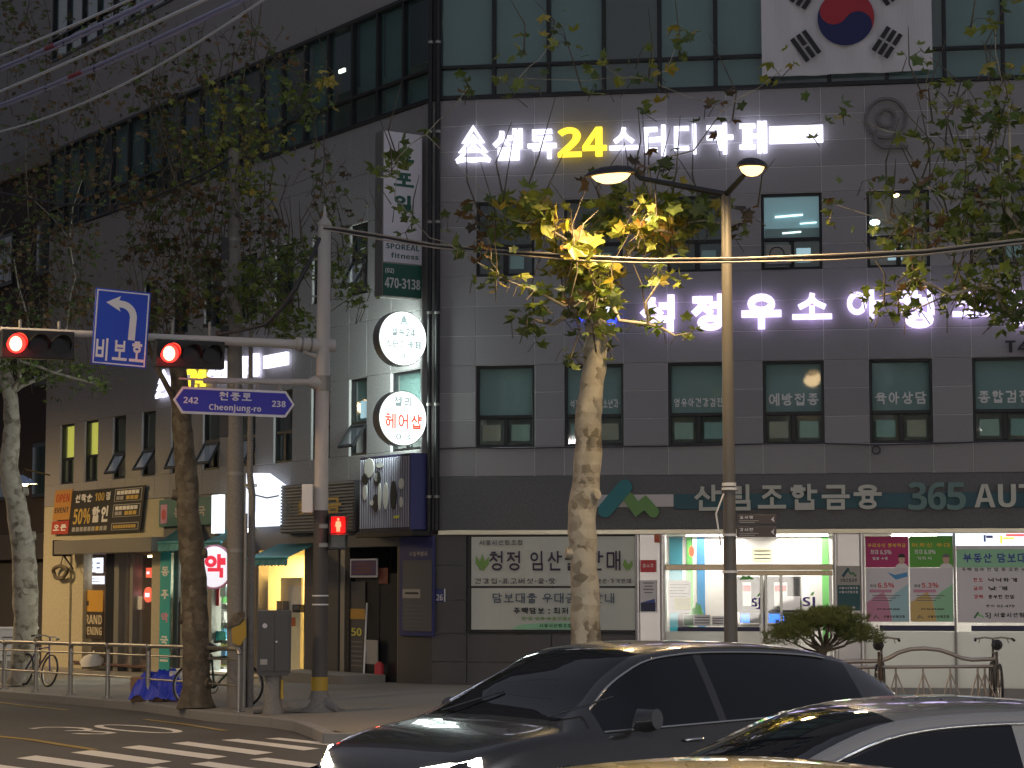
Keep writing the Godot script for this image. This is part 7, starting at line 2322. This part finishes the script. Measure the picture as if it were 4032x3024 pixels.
func car(label: String, where: Transform3D, paint: Material, lights: bool, hatch := false) -> Node3D:
	var n := thing("passing_car", label, "car", where, "cars passing on the road")
	var top := [[-2.42, .70], [-2.36, .92], [-2.2, 1.03], [-1.8, 1.09], [-1.35, 1.24], [-.9, 1.39], [-.4, 1.465], [0.05, 1.475], [.45, 1.43], [.8, 1.28], [1.15, 1.08], [1.38, .985], [1.8, .93], [2.15, .84], [2.34, .73], [2.44, .55]]
	if hatch: top = [[-2.42, .80], [-2.36, 1.0], [-2.22, 1.16], [-1.9, 1.33], [-1.5, 1.43], [-1.0, 1.475], [-.4, 1.495], [0.05, 1.49], [.45, 1.44], [.8, 1.28], [1.15, 1.08], [1.38, .985], [1.8, .93], [2.15, .84], [2.34, .73], [2.44, .55]]
	var wid := [[-2.42, .66], [-2.3, .80], [-1.8, .90], [-1.0, .925], [0, .925], [1.2, .915], [1.8, .88], [2.2, .78], [2.44, .58]]
	var nst := 64
	var S := []
	var gx := []
	for i in nst + 1:
		var x := -2.42 + 4.86 * i / nst
		var tp := curve(top, x)
		var w := curve(wid, x)
		var belt := minf(lerpf(.99, .90, (x + 2.4) / 4.8), tp - .05)
		var g := clampf((tp - belt - .06) / .38, 0, 1)
		var wr := lerpf(w * .84, .60, smoothstep(0.0, 1.0, g))
		var re := tp - lerpf(.025, .075, g)
		var bot := .20 + .12 * smoothstep(2.0, 2.44, absf(x))
		var P := [Vector2(w * .90, bot), Vector2(w * .985, bot + .10), Vector2(w, .52), Vector2(w * .995, .68), Vector2(w * .975, belt - .06), Vector2(w * .94, belt), Vector2(lerpf(w * .92, wr + .03, .5), lerpf(belt, re, .5)), Vector2(wr, re), Vector2(wr * .86, tp - lerpf(.012, .03, g)), Vector2(wr * .5, tp - .006), Vector2(0, tp)]
		if g < .01:
			P[6] = Vector2(lerpf(w * .93, wr, .5), lerpf(belt, re, .6))
		var sec := []
		for p in P: sec.append(Vector3(x, p.y, p.x))
		for k in range(P.size() - 2, -1, -1): sec.append(Vector3(x, P[k].y, -P[k].x))
		S.append(sec)
		gx.append(g)
	var m := S[0].size() as int
	# smooth normals of the loft
	var N := []
	for i in nst + 1:
		var r := []
		for j in m:
			var du: Vector3 = S[mini(i + 1, nst)][j] - S[maxi(i - 1, 0)][j]
			var dv: Vector3 = S[i][mini(j + 1, m - 1)] - S[i][maxi(j - 1, 0)]
			var nn := dv.cross(du)
			r.append(nn.normalized() if nn.length() > 1e-9 else Vector3.UP)
		N.append(r)
	var body := new_st()
	var gl := {}
	var piece := func(k: String):
		if not gl.has(k): gl[k] = new_st()
		return gl[k]
	for i in nst:
		var x: float = (S[i][5].x + S[i + 1][5].x) / 2
		for j in m - 1:
			var jj := mini(j, m - 2 - j)
			var st: SurfaceTool = body
			if jj in [5, 6] and gx[i] > .22 and gx[i + 1] > .22 and x > (-1.75 if hatch else -1.5) and x < 1.1 and absf(x + .12) > .05: st = piece.call(("near" if j < m / 2 else "off") + ("a" if x < -.12 else "b"))
			elif jj >= 8 and ((x > .42 and x < 1.3) or (x < (-1.62 if hatch else -.86) and x > (-2.2 if hatch else -1.62))): st = piece.call("front" if x > 0 else "rear")
			for q in [[i, j], [i + 1, j + 1], [i + 1, j], [i, j], [i, j + 1], [i + 1, j + 1]]:
				svert(st, S[q[0]][q[1]], -N[q[0]][q[1]] if N[q[0]][q[1]].dot(S[q[0]][q[1]] - Vector3(S[q[0]][q[1]].x, .6, 0)) < 0 else N[q[0]][q[1]])
	for e in [0, nst]:
		for j in range(1, m - 1):
			if e == 0: tri(body, S[e][0], S[e][j], S[e][j + 1])
			else: tri(body, S[e][0], S[e][j + 1], S[e][j])
	shape(n, "body", body, paint)
	mat("car_glass", .004, .004, .005, .02)
	for k in gl: shape(n, {"front": "windscreen", "rear": "rear_window"}.get(k, "side_window"), gl[k], M.car_glass)
	# chrome line over and under the side glass
	mat("chrome", .7, .68, .65, .12, 1.0)
	for s in [-1, 1]:
		var lo := []
		var hi := []
		for i in nst + 1:
			var x: float = S[i][5].x
			if gx[i] > .2 and x > -1.55 and x < 1.12:
				var k := 5 if s > 0 else m - 1 - 5
				var k2 := 7 if s > 0 else m - 1 - 7
				lo.append(S[i][k] + Vector3(0, .0, s * .006))
				hi.append(S[i][k2] + Vector3(0, .0, s * .006))
		ptube(n, "window_trim", lo, [.009], M.chrome, 6)
		ptube(n, "window_trim", hi, [.009], M.chrome, 6)
		# mirrors, handles, wheels, lamps
		var st := new_st()
		tube(st, [Vector3(.82, .95, s * .90), Vector3(.80, 1.0, s * .97), Vector3(.78, 1.01, s * 1.08)], [.03, .09, .07], 12)
		shape(n, "door_mirror", st, paint)
		for x in [-.75, .25]: ptube(n, "door_handle", [Vector3(x - .09, .84, s * .915), Vector3(x - .06, .845, s * .945), Vector3(x + .06, .845, s * .945), Vector3(x + .09, .84, s * .915)], [.011], M.chrome, 6)
		for x in [-1.42, 1.42]:
			var wh := ptube(n, "wheel", [Vector3(x, .33, s * .72), Vector3(x, .33, s * .73), Vector3(x, .33, s * .915), Vector3(x, .33, s * .93)], [.3, .33, .33, .3], M.black, 24)
			var sp := new_st()
			for k in 5: box(sp, Vector3(0, .12, 0), Vector3(.06, .2, .03), Transform3D(Basis(Vector3.BACK, TAU * k / 5), Vector3(x, .33, s * .925)))
			tube(sp, [Vector3(x, .33, s * .915), Vector3(x, .33, s * .945)], [.05], 10)
			shape(wh, "rim", sp, M.steel)
			ptube(n, "wheel_arch", [Vector3(x, .36, s * .60), Vector3(x, .36, s * .918)], [.37], M.black, 28)
		glow("head_led", 1.0, .93, .75, 12.0)
		glow("tail_led", 1.0, .04, .02, 2.0)
		var hl := []
		for k in 7: hl.append(Vector3(2.36 - .045 * k, .70 + .012 * k, s * (.50 + .048 * k)))
		ptube(n, "headlight", hl, [.035], M.head_led if lights else M.chrome, 8)
		if lights: spot(n, Vector3(2.45, .68, s * .6), Vector3(12, .2, s * .9), Color(1, .95, .82), 3.0, 35.0, .1)
		ptube(n, "tail_light", [Vector3(-2.34, .86, s * .5), Vector3(-2.28, .87, s * .72), Vector3(-2.1, .88, s * .84)], [.035], M.tail_led, 8)
	pbx(n, "grille", Vector3(2.36, .42, -.45), Vector3(2.45, .6, .45), M.black)
	pbx(n, "number_plate", Vector3(2.44, .36, -.26), Vector3(2.47, .47, .26), M.paper)
	for z in [-.55, .55]: ptube(n, "wiper", [Vector3(1.3, 1.02, z), Vector3(1.02, 1.16, z - .35)], [.008], M.black, 5)
	return n

func paint(key: String, r: float, g: float, b: float) -> StandardMaterial3D:
	if M.has(key): return M[key]
	var m := mat(key, r, g, b, .25, .3)
	m.clearcoat_enabled = true
	m.clearcoat = 1.0
	m.clearcoat_roughness = .04
	return m

func cars() -> void:
	# black saloon turning across the junction
	var pa := deep(1106 * K, 1500 * K, 16.5)
	car("glossy black hatchback car with headlamp lit passing the bank", Transform3D(Basis(Vector3.UP, PI + deg_to_rad(42)).scaled(Vector3(1.02, 1.02, 1.02)), Vector3(.85, 0, -16.5)), paint("paint_black", .022, .020, .020), true, true)
	var pb := deep(2150 * K, 1560 * K, 9.8)
	car("dark grey saloon car close to the kerb lane with silver pillar", Transform3D(Basis(Vector3.UP, PI + deg_to_rad(14)), Vector3(1.76, 0, -9.3)), paint("paint_grey", .13, .12, .11), false)
	var pc := deep(1540 * K, 1640 * K, 7.7)
	car("yellow taxi saloon whose roof shows below the dark cars", Transform3D(Basis(Vector3.UP, PI + deg_to_rad(20)), Vector3(.53, 0, -5.86)), paint("paint_yellow_car", .55, .34, .04), false)
